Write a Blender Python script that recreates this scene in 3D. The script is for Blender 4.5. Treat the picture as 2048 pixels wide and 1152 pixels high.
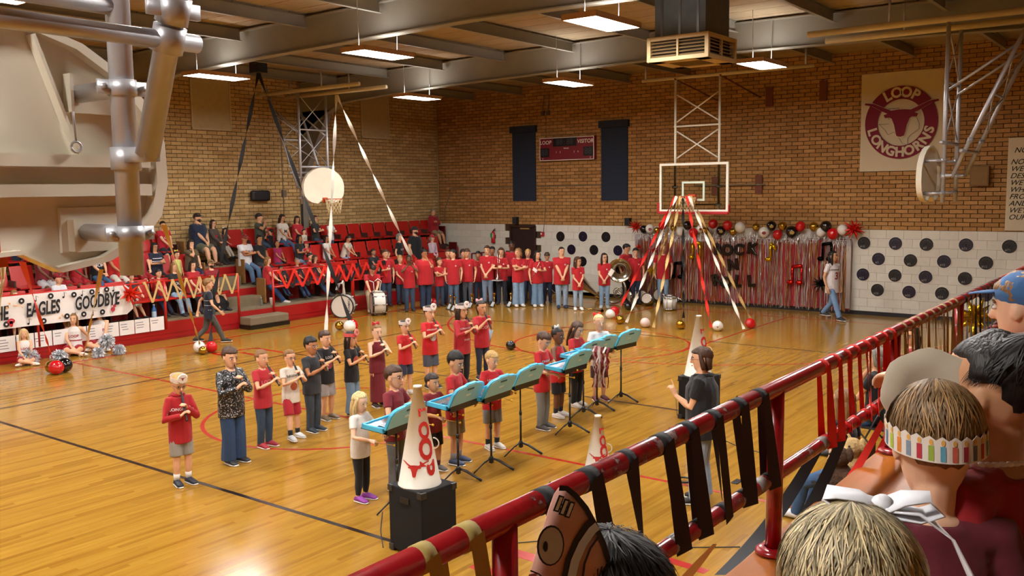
import bpy, math, random
import numpy as np
from mathutils import Vector as V, Matrix
random.seed(7)
for o in list(bpy.data.objects): bpy.data.objects.remove(o)
SC = bpy.context.scene; COL = SC.collection
# ---------------------------------------------------------------- camera, world, exposure
CH = 3.22                                   # camera height above the court
FPX, YAW, PIT, ROL = 1836.54, 0.647334, 0.106331, -0.012818
def cam_axes():
    cy, sy = math.cos(YAW), math.sin(YAW)
    f = V((-sy*math.cos(PIT), cy*math.cos(PIT), -math.sin(PIT)))
    r = V((cy, sy, 0)); u = r.cross(f)
    return math.cos(ROL)*r+math.sin(ROL)*u, -math.sin(ROL)*r+math.cos(ROL)*u, f
CR, CU, CF = cam_axes()
cd = bpy.data.cameras.new('camera'); cam = bpy.data.objects.new('camera', cd); COL.objects.link(cam)
cd.sensor_width = 36; cd.lens = 36*FPX/2048; cd.clip_start = .05; cd.clip_end = 200
m = Matrix((CR, CU, -CF)).transposed().to_4x4(); m.translation = V((0, 0, CH)); cam.matrix_world = m
SC.camera = cam
w = bpy.data.worlds.new('world'); SC.world = w; w.use_nodes = True
w.node_tree.nodes['Background'].inputs[0].default_value = (.9, .92, 1, 1); w.node_tree.nodes['Background'].inputs[1].default_value = .05
SC.view_settings.view_transform = 'Standard'; SC.view_settings.look = 'None'; SC.view_settings.gamma = 1
SC.view_settings.use_curve_mapping = False; SC.view_settings.exposure = 0.0
LIGHT = 118.0                                # radiance of the ceiling fixtures' diffusers
try:
    SC.cycles.max_bounces = 8; SC.cycles.diffuse_bounces = 4; SC.cycles.glossy_bounces = 3; SC.cycles.transparent_max_bounces = 8
    SC.cycles.sample_clamp_indirect = 6; SC.cycles.caustics_reflective = False; SC.cycles.caustics_refractive = False
    SC.cycles.use_denoising = True
except Exception: pass
# measured points: the ray through a photograph point met with a real plane of the room
def ray(px, py):
    return (CR*((px-1024)/FPX)-CU*((py-576)/FPX)+CF)
def P(px, py, x=None, y=None, z=None):
    d = ray(px, py)
    t = x/d.x if x is not None else y/d.y if y is not None else (z-CH)/d.z
    return V((0, 0, CH))+d*t
def ztop(px, py, p):
    d = ray(px, py); return CH+d.z*math.hypot(p.x, p.y)/math.hypot(d.x, d.y)
# ---------------------------------------------------------------- materials
def lin(c):
    if isinstance(c, str):
        c = [int(c[i:i+2], 16)/255 for i in (0, 2, 4)]
        c = [x/12.92 if x <= .04045 else ((x+.055)/1.055)**2.4 for x in c]
    return (*c[:3], 1)
MATS = {}
def nodes(name):
    m = bpy.data.materials.new(name); m.use_nodes = True
    nt = m.node_tree; return m, nt, nt.nodes['Principled BSDF']
def N(nt, t, **k):
    n = nt.nodes.new(t)
    for a, b in k.items():
        if a in n.inputs: n.inputs[a].default_value = b
        else: setattr(n, a, b)
    return n
def mat(c, rough=.6, metal=0, noise=.12, scale=9, bump=0, kind='plain', coat=0, sheen=0, emis=0, alpha=1, trans=0):
    key = (c if isinstance(c, str) else tuple(c), rough, metal, noise, scale, bump, kind, coat, sheen, emis, alpha, trans)
    if key in MATS: return MATS[key]
    m, nt, b = nodes('%s_%d' % (kind, len(MATS))); L = nt.links.new
    col = lin(c)
    b.inputs['Base Color'].default_value = col; b.inputs['Roughness'].default_value = rough; b.inputs['Metallic'].default_value = metal
    if coat: b.inputs['Coat Weight'].default_value = coat; b.inputs['Coat Roughness'].default_value = .08
    if sheen: b.inputs['Sheen Weight'].default_value = sheen; b.inputs['Sheen Roughness'].default_value = .5
    if emis: b.inputs['Emission Color'].default_value = col; b.inputs['Emission Strength'].default_value = emis
    if trans: b.inputs['Transmission Weight'].default_value = trans
    if noise or bump:
        tc = N(nt, 'ShaderNodeTexCoord'); nz = N(nt, 'ShaderNodeTexNoise', Scale=scale, Detail=3.0)
        L(tc.outputs['Object'], nz.inputs['Vector'])
        if noise:
            mx = N(nt, 'ShaderNodeMixRGB'); mx.blend_type = 'MIX'
            mx.inputs[1].default_value = tuple(x*(1-noise) for x in col[:3])+(1,); mx.inputs[2].default_value = tuple(min(1, x*(1+noise)) for x in col[:3])+(1,)
            L(nz.outputs['Fac'], mx.inputs[0]); L(mx.outputs[0], b.inputs['Base Color'])
        if bump:
            bp = N(nt, 'ShaderNodeBump', Strength=bump, Distance=.02); L(nz.outputs['Fac'], bp.inputs['Height']); L(bp.outputs[0], b.inputs['Normal'])
    MATS[key] = m; return m
def cloth(c): return mat(c, .85, noise=.16, scale=14, bump=.35, kind='cloth', sheen=.15)
def denim(c): return mat(c, .9, noise=.3, scale=11, bump=.3, kind='denim')
def skin(c): return mat(c, .55, noise=.07, scale=20, kind='skin')
def metal(c='C8C8C8', r=.3): return mat(c, r, 1, .08, 8, kind='metal')
def paint(c, r=.35, n=.06): return mat(c, r, 0, n, 5, kind='paint', coat=.2)
def sequin():
    if 'seq' in MATS: return MATS['seq']
    m, nt, b = nodes('sequins'); L = nt.links.new; tc = N(nt, 'ShaderNodeTexCoord'); vo = N(nt, 'ShaderNodeTexVoronoi', Scale=110.0); L(tc.outputs['Object'], vo.inputs['Vector'])
    sp = N(nt, 'ShaderNodeSeparateColor'); L(vo.outputs['Color'], sp.inputs[0]); rp = N(nt, 'ShaderNodeValToRGB'); e = rp.color_ramp.elements
    e[0].color = lin('0C0D10'); e[0].position = .55; e[1].color = lin('E0E4EA'); e[1].position = .98; q = e.new(.8); q.color = lin('2A3038'); L(sp.outputs[0], rp.inputs[0]); L(rp.outputs[0], b.inputs['Base Color'])
    b.inputs['Roughness'].default_value = .35; MATS['seq'] = m; return m
def hairmat(c):
    key = ('hair', c)
    if key in MATS: return MATS[key]
    m, nt, b = nodes('hair_%d' % len(MATS)); L = nt.links.new; col = lin(c)
    tc = N(nt, 'ShaderNodeTexCoord'); mp = N(nt, 'ShaderNodeMapping'); mp.inputs['Scale'].default_value = (90, 90, 9)
    nz = N(nt, 'ShaderNodeTexNoise', Scale=1.0, Detail=3.0); rp = N(nt, 'ShaderNodeValToRGB')
    rp.color_ramp.elements[0].position = .3; rp.color_ramp.elements[1].position = .75
    rp.color_ramp.elements[0].color = tuple(x*.5 for x in col[:3])+(1,); rp.color_ramp.elements[1].color = tuple(min(1, x*1.45) for x in col[:3])+(1,)
    L(tc.outputs['Object'], mp.inputs[0]); L(mp.outputs[0], nz.inputs['Vector']); L(nz.outputs['Fac'], rp.inputs[0]); L(rp.outputs[0], b.inputs['Base Color'])
    bp = N(nt, 'ShaderNodeBump', Strength=.6, Distance=.01); L(nz.outputs['Fac'], bp.inputs['Height']); L(bp.outputs[0], b.inputs['Normal'])
    b.inputs['Roughness'].default_value = .5; MATS[key] = m; return m
def island(c1, c2, c3=None, rough=.8, grain=None, key=None, bump=0, coat=0, gc=.2, spec=None):
    """each brick, board or block takes its own shade between two or three colours"""
    k = ('island', c1, c2, c3, rough, grain, coat, spec)
    if k in MATS: return MATS[k]
    m, nt, b = nodes('pieces_%d' % len(MATS)); L = nt.links.new
    g = N(nt, 'ShaderNodeNewGeometry'); oi = N(nt, 'ShaderNodeObjectInfo')
    ad = N(nt, 'ShaderNodeMath', operation='ADD'); fr = N(nt, 'ShaderNodeMath', operation='FRACT')
    L(g.outputs['Random Per Island'], ad.inputs[0]); L(oi.outputs['Random'], ad.inputs[1]); L(ad.outputs[0], fr.inputs[0])
    rp = N(nt, 'ShaderNodeValToRGB'); e = rp.color_ramp.elements
    e[0].color = lin(c1); e[1].color = lin(c2)
    if c3: q = e.new(.5); q.color = lin(c3)
    L(fr.outputs[0], rp.inputs[0])
    tc = N(nt, 'ShaderNodeTexCoord'); mp = N(nt, 'ShaderNodeMapping'); mp.inputs['Scale'].default_value = grain or (12, 12, 12)
    nz = N(nt, 'ShaderNodeTexNoise', Scale=1.0, Detail=4.0, Roughness=.6)
    g2 = N(nt, 'ShaderNodeNewGeometry'); L(g2.outputs['Position'], mp.inputs[0]); L(mp.outputs[0], nz.inputs['Vector'])
    mr = N(nt, 'ShaderNodeMapRange'); mr.inputs[1].default_value = .25; mr.inputs[2].default_value = .75; mr.inputs[3].default_value = 1-gc; mr.inputs[4].default_value = 1+gc*.75
    L(nz.outputs['Fac'], mr.inputs[0])
    mx = N(nt, 'ShaderNodeMixRGB'); mx.blend_type = 'MULTIPLY'; mx.inputs[0].default_value = 1
    L(rp.outputs[0], mx.inputs[1]); L(mr.outputs[0], mx.inputs[2]); L(mx.outputs[0], b.inputs['Base Color'])
    b.inputs['Roughness'].default_value = rough
    if spec is not None: b.inputs['Specular IOR Level'].default_value = spec
    if coat: b.inputs['Coat Weight'].default_value = coat; b.inputs['Coat Roughness'].default_value = .06
    if bump:
        bp = N(nt, 'ShaderNodeBump', Strength=bump, Distance=.01); L(nz.outputs['Fac'], bp.inputs['Height']); L(bp.outputs[0], b.inputs['Normal'])
    MATS[k] = m; return m
# ---------------------------------------------------------------- mesh building
def _face(i, o): return tuple(k+o for k in i)
CUBE = [(0, 3, 2, 1), (4, 5, 6, 7), (0, 1, 5, 4), (1, 2, 6, 5), (2, 3, 7, 6), (3, 0, 4, 7)]
class MB:
    def __init__(s): s.v = []; s.f = []
    def add(s, vs, fs):
        o = len(s.v); s.v += [tuple(v) for v in vs]; s.f += [_face(f, o) for f in fs]; return s
    def box(s, c, d, R=None):
        c = V(c); h = V(d)/2
        p = [V((sx*h.x, sy*h.y, sz*h.z)) for sz in (-1, 1) for sx, sy in ((-1, -1), (1, -1), (1, 1), (-1, 1))]
        if R is not None: p = [R @ q for q in p]
        return s.add([c+q for q in p], CUBE)
    def bar(s, a, b, wd, th=None, up=(0, 0, 1)):
        a = V(a); b = V(b); t = (b-a).normalized(); u = V(up)
        if abs(t.dot(u)) > .98: u = V((1, 0, 0))
        l = t.cross(u).normalized(); u = l.cross(t); th = th or wd
        q = [l*x*wd/2+u*y*th/2 for x, y in ((-1, -1), (1, -1), (1, 1), (-1, 1))]
        return s.add([a+k for k in q]+[b+k for k in q], CUBE)
    def loft(s, cs, rx, ry=None, lat=None, n=8, cap=.6, cap0=None):
        cs = [V(c) for c in cs]; k = len(cs)
        rx = [rx]*k if not hasattr(rx, '__len__') else list(rx)
        ry = rx if ry is None else ([ry]*k if not hasattr(ry, '__len__') else list(ry))
        vs = []; L = V(lat) if lat is not None else None; ts = []
        for i in range(k):
            t = (cs[min(i+1, k-1)]-cs[max(i-1, 0)])
            t = t.normalized() if t.length > 1e-9 else V((0, 0, 1)); ts.append(t)
            if L is None: L = t.orthogonal()
            l = L-t*L.dot(t)
            l = t.orthogonal() if l.length < 1e-6 else l
            l.normalize(); b = t.cross(l)
            if lat is None: L = l
            for j in range(n):
                a = 2*math.pi*j/n
                vs.append(cs[i]+l*(rx[i]*math.cos(a))+b*(ry[i]*math.sin(a)))
        fs = [(i*n+j, i*n+(j+1) % n, (i+1)*n+(j+1) % n, (i+1)*n+j) for i in range(k-1) for j in range(n)]
        c0 = cap if cap0 is None else cap0
        vs.append(cs[0]-ts[0]*min(rx[0], ry[0])*c0); vs.append(cs[-1]+ts[-1]*min(rx[-1], ry[-1])*cap)
        fs += [((j+1) % n, j, k*n) for j in range(n)]+[((k-1)*n+j, (k-1)*n+(j+1) % n, k*n+1) for j in range(n)]
        return s.add(vs, fs)
    def tube(s, a, b, r, r2=None, n=8): return s.loft([a, b], [r, r if r2 is None else r2], n=n, cap=0)
    def ball(s, c, r, nu=10, nv=7, R=None, fn=None):
        c = V(c); r = V(r) if hasattr(r, '__len__') else V((r, r, r)); vs = []
        for i in range(1, nv):
            th = math.pi*i/nv
            for j in range(nu):
                ph = 2*math.pi*j/nu; vs.append(V((math.sin(th)*math.cos(ph), math.sin(th)*math.sin(ph), math.cos(th))))
        vs += [V((0, 0, 1)), V((0, 0, -1))]
        fs = [((i)*nu+j, (i+1)*nu+j, (i+1)*nu+(j+1) % nu, i*nu+(j+1) % nu) for i in range(nv-2) for j in range(nu)]
        t = len(vs)-2; fs += [(t, j, (j+1) % nu) for j in range(nu)]+[(t+1, (nv-2)*nu+(j+1) % nu, (nv-2)*nu+j) for j in range(nu)]
        o = []
        for v in vs:
            k = fn(v) if fn else 1
            q = V((v.x*r.x, v.y*r.y, v.z*r.z))*k
            o.append(c+(R @ q if R is not None else q))
        return s.add(o, fs)
    def lathe(s, prof, c=(0, 0, 0), R=None, n=20, close=True):
        c = V(c); vs = []; k = len(prof)
        for r, z in prof:
            for j in range(n):
                a = 2*math.pi*j/n; q = V((r*math.cos(a), r*math.sin(a), z)); vs.append(c+(R @ q if R is not None else q))
        fs = [(i*n+j, i*n+(j+1) % n, (i+1)*n+(j+1) % n, (i+1)*n+j) for i in range(k-1) for j in range(n)]
        if close: fs += [tuple(range(n))[::-1], tuple(range((k-1)*n, k*n))]
        return s.add(vs, fs)
    def prism(s, poly, th, M=Matrix()):
        """a flat outline in the local XZ plane, thickness th along local Y, placed by M"""
        n = len(poly); vs = [M @ V((x, y, z)) for y in (-th/2, th/2) for x, z in poly]
        fs = [tuple(range(n)), tuple(range(2*n-1, n-1, -1))]+[((i+1) % n, i, n+i, n+(i+1) % n) for i in range(n)]
        return s.add(vs, fs)
    def strip(s, pts, wd, lat=None, twist=0, t0=0, th=0):
        pts = [V(p) for p in pts]; k = len(pts); vs = []
        for i, p in enumerate(pts):
            t = (pts[min(i+1, k-1)]-pts[max(i-1, 0)]).normalized()
            l = V(lat) if lat is not None else V((1, 0, 0))
            l = (l-t*l.dot(t)); l = t.orthogonal() if l.length < 1e-5 else l; l.normalize(); b = t.cross(l)
            a = t0+twist*2*math.pi*i/max(1, k-1); l2 = l*math.cos(a)+b*math.sin(a)
            wi = wd[i] if hasattr(wd, '__len__') else wd
            vs += [p-l2*wi/2, p+l2*wi/2]
        return s.add(vs, [(2*i, 2*i+1, 2*i+3, 2*i+2) for i in range(k-1)])
    def mesh(s, name, smooth=True):
        me = bpy.data.meshes.new(name); me.from_pydata(s.v, [], s.f)
        if smooth: me.polygons.foreach_set('use_smooth', [True]*len(me.polygons))
        me.update(); return me
    def build(s, name, m, parent=None, smooth=True, loc=None, rot=None):
        o = bpy.data.objects.new(name, s.mesh(name, smooth)); COL.objects.link(o)
        if m: o.data.materials.append(m)
        if parent: o.parent = parent
        if loc is not None: o.location = loc
        if rot is not None: o.rotation_euler = rot
        return o
def auto(o, ang=35):
    try: o.data.set_sharp_from_angle(angle=math.radians(ang))
    except Exception: pass
    return o
def bevel(o, wd=.01, seg=2):
    b = o.modifiers.new('bevel', 'BEVEL'); b.width = wd; b.segments = seg; b.limit_method = 'ANGLE'; return o
def tag(o, label, cat=None, group=None, kind=None):
    if label: o['label'] = label
    if cat: o['category'] = cat
    if group: o['group'] = group
    if kind: o['kind'] = kind
    return o
def empty(name, loc=(0, 0, 0), rz=0, label=None, cat=None, group=None, kind=None):
    o = bpy.data.objects.new(name, None); COL.objects.link(o); o.location = loc; o.rotation_euler = (0, 0, rz); o.empty_display_size = .1
    return tag(o, label, cat, group, kind)
def copy_tree(o, parent=None):
    c = o.copy(); COL.objects.link(c)
    if parent is not None: c.parent = parent
    for ch in o.children: copy_tree(ch, c)
    return c
def text_geo(txt, size=1, bold=0, align='CENTER', extrude=0, bev=0, res=3, sx=1, shear=0):
    cu = bpy.data.curves.new('t', 'FONT'); cu.body = txt; cu.size = size; cu.align_x = align; cu.align_y = 'CENTER'; cu.offset = bold*size
    cu.extrude = extrude; cu.bevel_depth = bev; cu.resolution_u = res; cu.shear = shear
    ob = bpy.data.objects.new('t', cu); COL.objects.link(ob)
    dg = bpy.context.evaluated_depsgraph_get(); me = bpy.data.meshes.new_from_object(ob.evaluated_get(dg))
    vs = [V((v.co.x*sx, v.co.y, v.co.z)) for v in me.vertices]; fs = [tuple(p.vertices) for p in me.polygons]
    bpy.data.objects.remove(ob); bpy.data.meshes.remove(me); bpy.data.curves.remove(cu)
    return vs, fs
TEXTS = {}
def text(txt, size, fn, name, m, parent=None, **k):
    """lettering: fn maps (x, y, z) of the flat text to the place where it stands"""
    key = (txt, tuple(sorted(k.items())))
    if key not in TEXTS: TEXTS[key] = text_geo(txt, 1, **k)
    vs, fs = TEXTS[key]
    return MB().add([fn(v.x*size, v.y*size, v.z*size) for v in vs], fs).build(name, m, parent, smooth=False)
def disc(r, n=16, c=(0, 0)): return [(c[0]+r*math.cos(2*math.pi*i/n), c[1]+r*math.sin(2*math.pi*i/n)) for i in range(n)]
LONGHORN = [(0, -.5), (.10, -.47), (.13, -.36), (.17, -.16), (.24, .02), (.30, .06), (.42, .05), (.46, .13), (.36, .17), (.52, .25), (.78, .40), (.98, .45), (.97, .50), (.74, .47), (.46, .34), (.26, .25), (.1, .27), (0, .27)]
LONGHORN = LONGHORN+[(-x, y) for x, y in LONGHORN[::-1] if x > 0]
def fan(poly):
    """faces of an outline split into quads between its mirrored halves (concave outlines fill safely)"""
    n = len(poly); return [(i, i+1, n-2-i+1 if False else (n-1-i), n-i if i else 0) for i in range(1, n//2-1)]
def longhorn(mb, s, fn):
    h = LONGHORN[:18]; L = [fn(x*s, y*s) for x, y in h]; Rr = [fn(-x*s, y*s) for x, y in h]
    # head: bridge left and right below the horns; horns: strips
    vs = L+Rr; f = []
    head = [0, 1, 2, 3, 4, 15, 16]
    seq = [(0, 0), (1, 1), (2, 2), (3, 3), (4, 4), (15, 15), (16, 16)]
    for a, b in zip(head, head[1:]): f.append((a, b, 18+b, 18+a))
    f.append((16, 17, 35, 34))
    for o in (0, 18):
        f += [(4+o, 5+o, 8+o, 15+o), (5+o, 6+o, 7+o, 8+o), (8+o, 9+o, 14+o, 15+o), (9+o, 10+o, 13+o, 14+o), (10+o, 11+o, 12+o, 13+o)]
    mb.add(vs, f); return mb
# ---------------------------------------------------------------- the setting
XL, XR, YF, YN = -20.85, 4.0, 23.5, -6.0     # left wall, right wall, far wall, near wall
def zc(x): return 6.52-.016*abs(x+9.5)       # underside of the roof deck: a low gable
UNIT = MB().box((0, 0, 0), (1, 1, 1)).mesh('piece', smooth=False)
def pieces(parent, name, items, m, limit=300):
    """alike pieces: the ones that show largest are objects, the others one joined part"""
    sc = []
    for it in items:
        d = V(it[:3])-V((0, 0, CH)); z = d.dot(CF)
        if z < .3: sc.append(0); continue
        u, v = d.dot(CR)/z*FPX, -d.dot(CU)/z*FPX
        sc.append(1/z if abs(u) < 1040 and abs(v) < 590 else 0)
    order = sorted(range(len(items)), key=lambda i: -sc[i]); one = set(i for i in order[:limit] if sc[i] > 0)
    me = UNIT.copy(); me.materials.append(m); mb = MB()
    for i, it in enumerate(items):
        if i in one:
            o = bpy.data.objects.new(name, me); COL.objects.link(o); o.location = it[:3]; o.scale = it[3:6]; o.parent = parent
        else: mb.box(it[:3], it[3:6])
    if mb.v: tag(mb.build(name+'_field', m, parent, smooth=False), None, kind='stuff')
def structure(name, mb, m, label=None): return tag(mb.build(name, m, smooth=False), label, kind='structure')
RNG = random.Random(3)
# floor: maple strips laid along the court
floor = structure('floor', MB().box(((XL+XR)/2, (YF+YN)/2, -.06), (XR-XL, YF-YN, .1)), paint('A87838', .3), 'glossy maple strip gym floor with painted court lines')
boards = []; W = .057; x = -18.4
while x < -.9:
    y = 1.2-RNG.random()*1.2
    while y < YF:
        l = RNG.uniform(.45, 1.9); l = min(l, YF-y); boards.append((x+W/2, y+l/2, -.004, W-.0004, l-.0006, .008)); y += l
    x += W
m_floor = island('A07528', '926722', 'A87D2E', rough=.15, grain=(25, 1.3, 1), spec=.4)
pieces(floor, 'floor_board', boards, m_floor)
RED, BLK = mat('A81810', .28, noise=.05), mat('1A0A08', .28, noise=.05)
def line(a, b, wd, m=RED):
    MB().bar((*a, .0006), (*b, .0006), wd, .0012).build('court_line', m, floor, smooth=False)
def arc(c, r, a0, a1, wd, m=RED, n=48):
    vs = []; fs = []
    for i in range(n+1):
        a = math.radians(a0+(a1-a0)*i/n)
        for q in (r-wd/2, r+wd/2): vs.append((c[0]+q*math.cos(a), c[1]+q*math.sin(a), .0013))
    MB().add(vs, [(2*i, 2*i+1, 2*i+3, 2*i+2) for i in range(n)]).build('court_line', m, floor, smooth=False)
CX, CY = -10.0, 8.87
line((-17.42, -4), (-17.42, 22.1), .09); line((-2.55, -4), (-2.55, 22.1), .09); line((-17.42, 22.06), (-2.55, 22.06), .06)
line((-17.42, CY), (-2.55, CY), .055); arc((CX, CY), 1.81, 0, 360, .055)
line((-14.55, 0), (-14.55, 17.73), .05, BLK); line((-5.5, 0), (-5.5, 17.73), .05, BLK)
line((-14.55, 5.86), (-5.5, 5.86), .055, BLK); line((-17.4, 17.73), (-2.6, 17.73), .05, BLK); line((-14.55, 11.9), (-5.5, 11.9), .05, BLK)
line((-8.15, 22.06), (-8.15, 16.3), .05); line((-11.85, 22.06), (-11.85, 16.3), .05); line((-11.85, 16.3), (-8.15, 16.3), .05)
arc((-10, 16.3), 1.83, 0, 360, .05); arc((-10, 20.6), 6.02, 180, 360, .05)
line((-4.9, 5.86), (-4.45, 5.86), .1); line((-4.85, 6.3), (-3.0, 6.3), .14); line((-4.0, 7.0), (-3.2, 6.9), .1)
for a, b in (((-15.95, 11.0), (-15.75, 11.9)), ((-15.75, 11.9), (-14.6, 11.85)), ((-15.55, 11.4), (-14.9, 11.35)), ((-15.95, 11.0), (-15.2, 10.95))): line(a, b, .09)
# far wall
m_brick = island('A0743F', 'BA8C54', 'AC7F49', rough=.85, grain=(14, 14, 30), bump=.4)
m_mortar = mat('46341F', .95, noise=.2, scale=20)
wall_far = structure('wall_far', MB().box(((XL+XR)/2, YF+.12, 3.3), (XR-XL+.6, .2, 6.9)), m_mortar, 'tan brick end wall above white painted blocks')
ZB = 2.13
br = []; k = 0; z = ZB
while z < 6.5:
    x = XL+(.152 if k % 2 else 0)-.1
    while x < XR:
        br.append((x+.152, YF+.005+RNG.uniform(-.002, .002), z+.05, .287, .05, .087)); x += .304
    z += .1016; k += 1
pieces(wall_far, 'brick', br, m_brick)
bl = []; k = 0; z = 0
while z < ZB-.02:
    x = XL+(.2 if k % 2 else 0)-.2
    while x < XR:
        if not (-17.95 < x+.2 < -16.6): bl.append((x+.2, YF+.003, z+.1065, .402, .05, .209))
        x += .406
    z += .213; k += 1
m_block = island('D6D0C2', 'DED9CC', 'DAD5C7', rough=.55, grain=(9, 9, 9), bump=.1, gc=.05)
pieces(wall_far, 'block', bl, m_block)
structure('baseboard_far', MB().box((-6.0, YF-.025, .05), (19, .02, .1)).box((-15.6, YF-.025, .05), (2.2, .02, .1)), paint('14141A', .4), 'black rubber base along the white block wall')
# left wall
wall_left = structure('wall_left', MB().box((XL-.12, (YF+YN)/2, 3.3), (.2, YF-YN, 6.9)), m_mortar, 'tan brick side wall behind the far bleachers')
m_brick2 = island('B49460', 'CEB07C', 'C0A06C', rough=.85, grain=(14, 14, 30), bump=.4)
br = []; k = 0; z = 1.5
while z < 6.45:
    y = 6+(.152 if k % 2 else 0)
    while y < YF:
        br.append((XL-.005+RNG.uniform(-.002, .002), y+.152, z+.05, .05, .287, .087)); y += .304
    z += .1016; k += 1
pieces(wall_left, 'brick', br, m_brick2)
wall_right = structure('wall_right', MB().box((XR+.1, (YF+YN)/2, 3.3), (.2, YF-YN, 6.9)), mat('A8834E', .85), 'brick wall behind the near bleachers')
wall_near = structure('wall_near', MB().box(((XL+XR)/2, YN-.1, 3.3), (XR-XL+.6, .2, 6.9)), mat('A8834E', .85), 'brick wall behind the camera')
# ceiling: deck panels on purlins on tapered steel frames
cb = MB()
for a, b in ((XL-.2, -9.5), (-9.5, XR+.2)):
    va = [V((a, YN, zc(a)+.05)), V((b, YN, zc(b)+.05)), V((b, YF+.2, zc(b)+.05)), V((a, YF+.2, zc(a)+.05))]
    cb.add(va+[v+V((0, 0, .1)) for v in va], CUBE)
ceiling = structure('ceiling', cb, mat('4A3A28', .9), 'low gabled roof deck of fibre panels')
PUR = 1.92; pn = []; x = -9.56-6*PUR
while x < XR:
    y = YN+.1
    while y < YF:
        pn.append((x+PUR/2, y+.305, zc(x+PUR/2)+.03, PUR-.03, .592, .05)); y += .61
    x += PUR
pieces(ceiling, 'ceiling_panel', pn, island('98866C', 'A8947A', '9E8C72', rough=.95, grain=(5, 20, 20), bump=.3))
m_steel = mat('8C887E', .55, .0, .12, 3, kind='steel', coat=.1)
FR = (-.4, 5.6, 11.6, 17.6)
def zb(x):
    t = abs(x+9.5); return 5.9-.016*t-.02*max(0, t-6)**1.3 if t < 10.3 else 5.2
for i, y in enumerate(FR):
    mb = MB(); xs = [XL+.02, -20, -19, -17.5, -15, -12, -9.5, -7, -4, -1.5, 0, 1, 2.5, XR-.02]
    lo = [4.7 if x in (xs[0], xs[-1]) else zb(x) for x in xs]; up = [zc(x)-.06 for x in xs]
    for a in range(len(xs)-1):
        for zz, hh, ww in ((lo, .02, .2), (up, .02, .2)):
            v = [V((xs[a+e], y+s*ww/2, zz[a+e]+k2*hh)) for k2 in (0, 1) for e, s in ((0, -1), (1, -1), (1, 1), (0, 1))]; mb.add(v, CUBE)
        v = [V((xs[a+e], y+s*.006, zz[a+e])) for zz in (lo, up) for e, s in ((0, -1), (1, -1), (1, 1), (0, 1))]; mb.add(v, CUBE)
    beam = structure('roof_beam', mb, m_steel, 'tapered grey steel roof frame spanning the gym')
    c = MB(); p0, p1 = [(XL+.02, 0), (XL+.13, 0), (XL+.15, 3.6), (XL+1.25, 5.35), (XL+1.25, 5.5), (XL+.02, 5.5)], None
    c.prism(p0, .012, Matrix.Translation((0, y, 0)))
    for (ax, az), (bx, bz) in zip(p0[1:4], p0[2:5]): c.bar((ax, y, az), (bx, y, bz), .2, .015, up=(1, 0, 0))
    c.box((XL+.03, y, 2.75), (.02, .2, 5.5)); c.build('column', mat('77736A', .55), beam, smooth=False)
pu = 0
x = -9.56-5*PUR
while x < XR:
    for y0, y1 in zip((YN,)+FR, FR+(YF,)):
        mb = MB(); z = zc(x)-.02; ya, yb = y0+.08, y1-.08
        mb.box((x, (ya+yb)/2, z-.11), (.012, yb-ya, .22)); mb.box((x+.035, (ya+yb)/2, z-.215), (.07, yb-ya, .012)); mb.box((x, (ya+yb)/2, z-.005), (.07, yb-ya, .012))
        tag(mb.build('roof_beam', m_steel, smooth=False), 'grey steel purlin under the roof deck', kind='structure')
    x += PUR
# light fixtures: hung LED panels
m_fix = paint('B08A6A', .5); m_dif = mat((1.0, .965, .92), .5, noise=0, emis=LIGHT); m_up = mat((1.0, .96, .9), .5, noise=0, emis=LIGHT*.16)
def fixture(x, y, label, z=5.52):
    t = empty('ceiling_light', (x, y, z), 0, label, 'light', 'hung LED panels')
    f = MB()
    for s in (-1, 1): f.box((s*.27, 0, .03), (.02, 1.2, .08)); f.box((0, s*.6, .03), (.56, .02, .08))
    f.box((0, 0, .065), (.54, 1.2, .012)); f.build('housing', m_fix, t, smooth=False)
    MB().box((0, 0, 0), (.52, 1.18, .006)).build('diffuser', m_dif, t, smooth=False); MB().box((0, 0, .076), (.3, .9, .006)).build('top_diffuser', m_up, t, smooth=False)
    for s in (-1, 1): MB().tube((0, s*.45, .07), (s*.01, s*.46, zc(x)-z), .006, n=6).build('hanger', metal(), t)
LN = {(-6.9, 11.3): 'bright LED panel hung over the glockenspiel players, largest in view', (-11.3, 11.3): 'bright LED panel hung above the middle of the recorder row',
 (-15.8, 11.3): 'LED panel half hidden behind the galvanised goal pipes', (-15.8, 17.1): 'LED panel hung near the tall side goal mast and a wall panel',
 (-11.3, 17.1): 'LED panel hung above the scoreboard', (-6.9, 17.1): 'LED panel hung beside the square ceiling duct grille'}
for x in (-2.4, -6.9, -11.3, -15.8):
    for y in (-.9, 4.9, 11.3, 17.1):
      if (x, y) != (-2.4, 17.1): fixture(x, y, LN.get((x, y), 'LED panel hung out of sight near the camera'))
# far bleachers: three concrete tiers with red risers
m_conc = mat('7A6C55', .8, noise=.2, scale=6, bump=.2); m_rise = paint('A01418', .35); m_rail = paint('C02016', .3)
TX, TZ = (-18.38, -19.2, -20.0, XL), (.45, .9, 1.4)
AI = (13.45, 14.45)                                     # the aisle
t = structure('floor_tiers', MB().box(((TX[0]+XL)/2-.01, 14, .2), (TX[0]-XL-.02, 19, .4)), m_conc, 'stepped concrete platforms of the far bleachers')
for i in range(3):
    z0 = 0 if i == 0 else TZ[i-1]
    MB().box(((TX[i]+XL)/2, 14.25, TZ[i]-.03), (TX[i]-XL, 18.5, .06)).build('platform', m_conc, t, smooth=False)
    MB().box((TX[i]+.012, 14.25, (z0+TZ[i]-.05)/2), (.024, 18.5, TZ[i]-z0-.05)).build('riser', m_rise, t, smooth=False)
MB().box((TX[0]+.03, 14.25, .03), (.03, 18.5, .06)).box((TX[0]+.028, 14.25, .14), (.01, 18.5, .006)).build('kick_board', paint('8A1014', .4), t, smooth=False)
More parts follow.
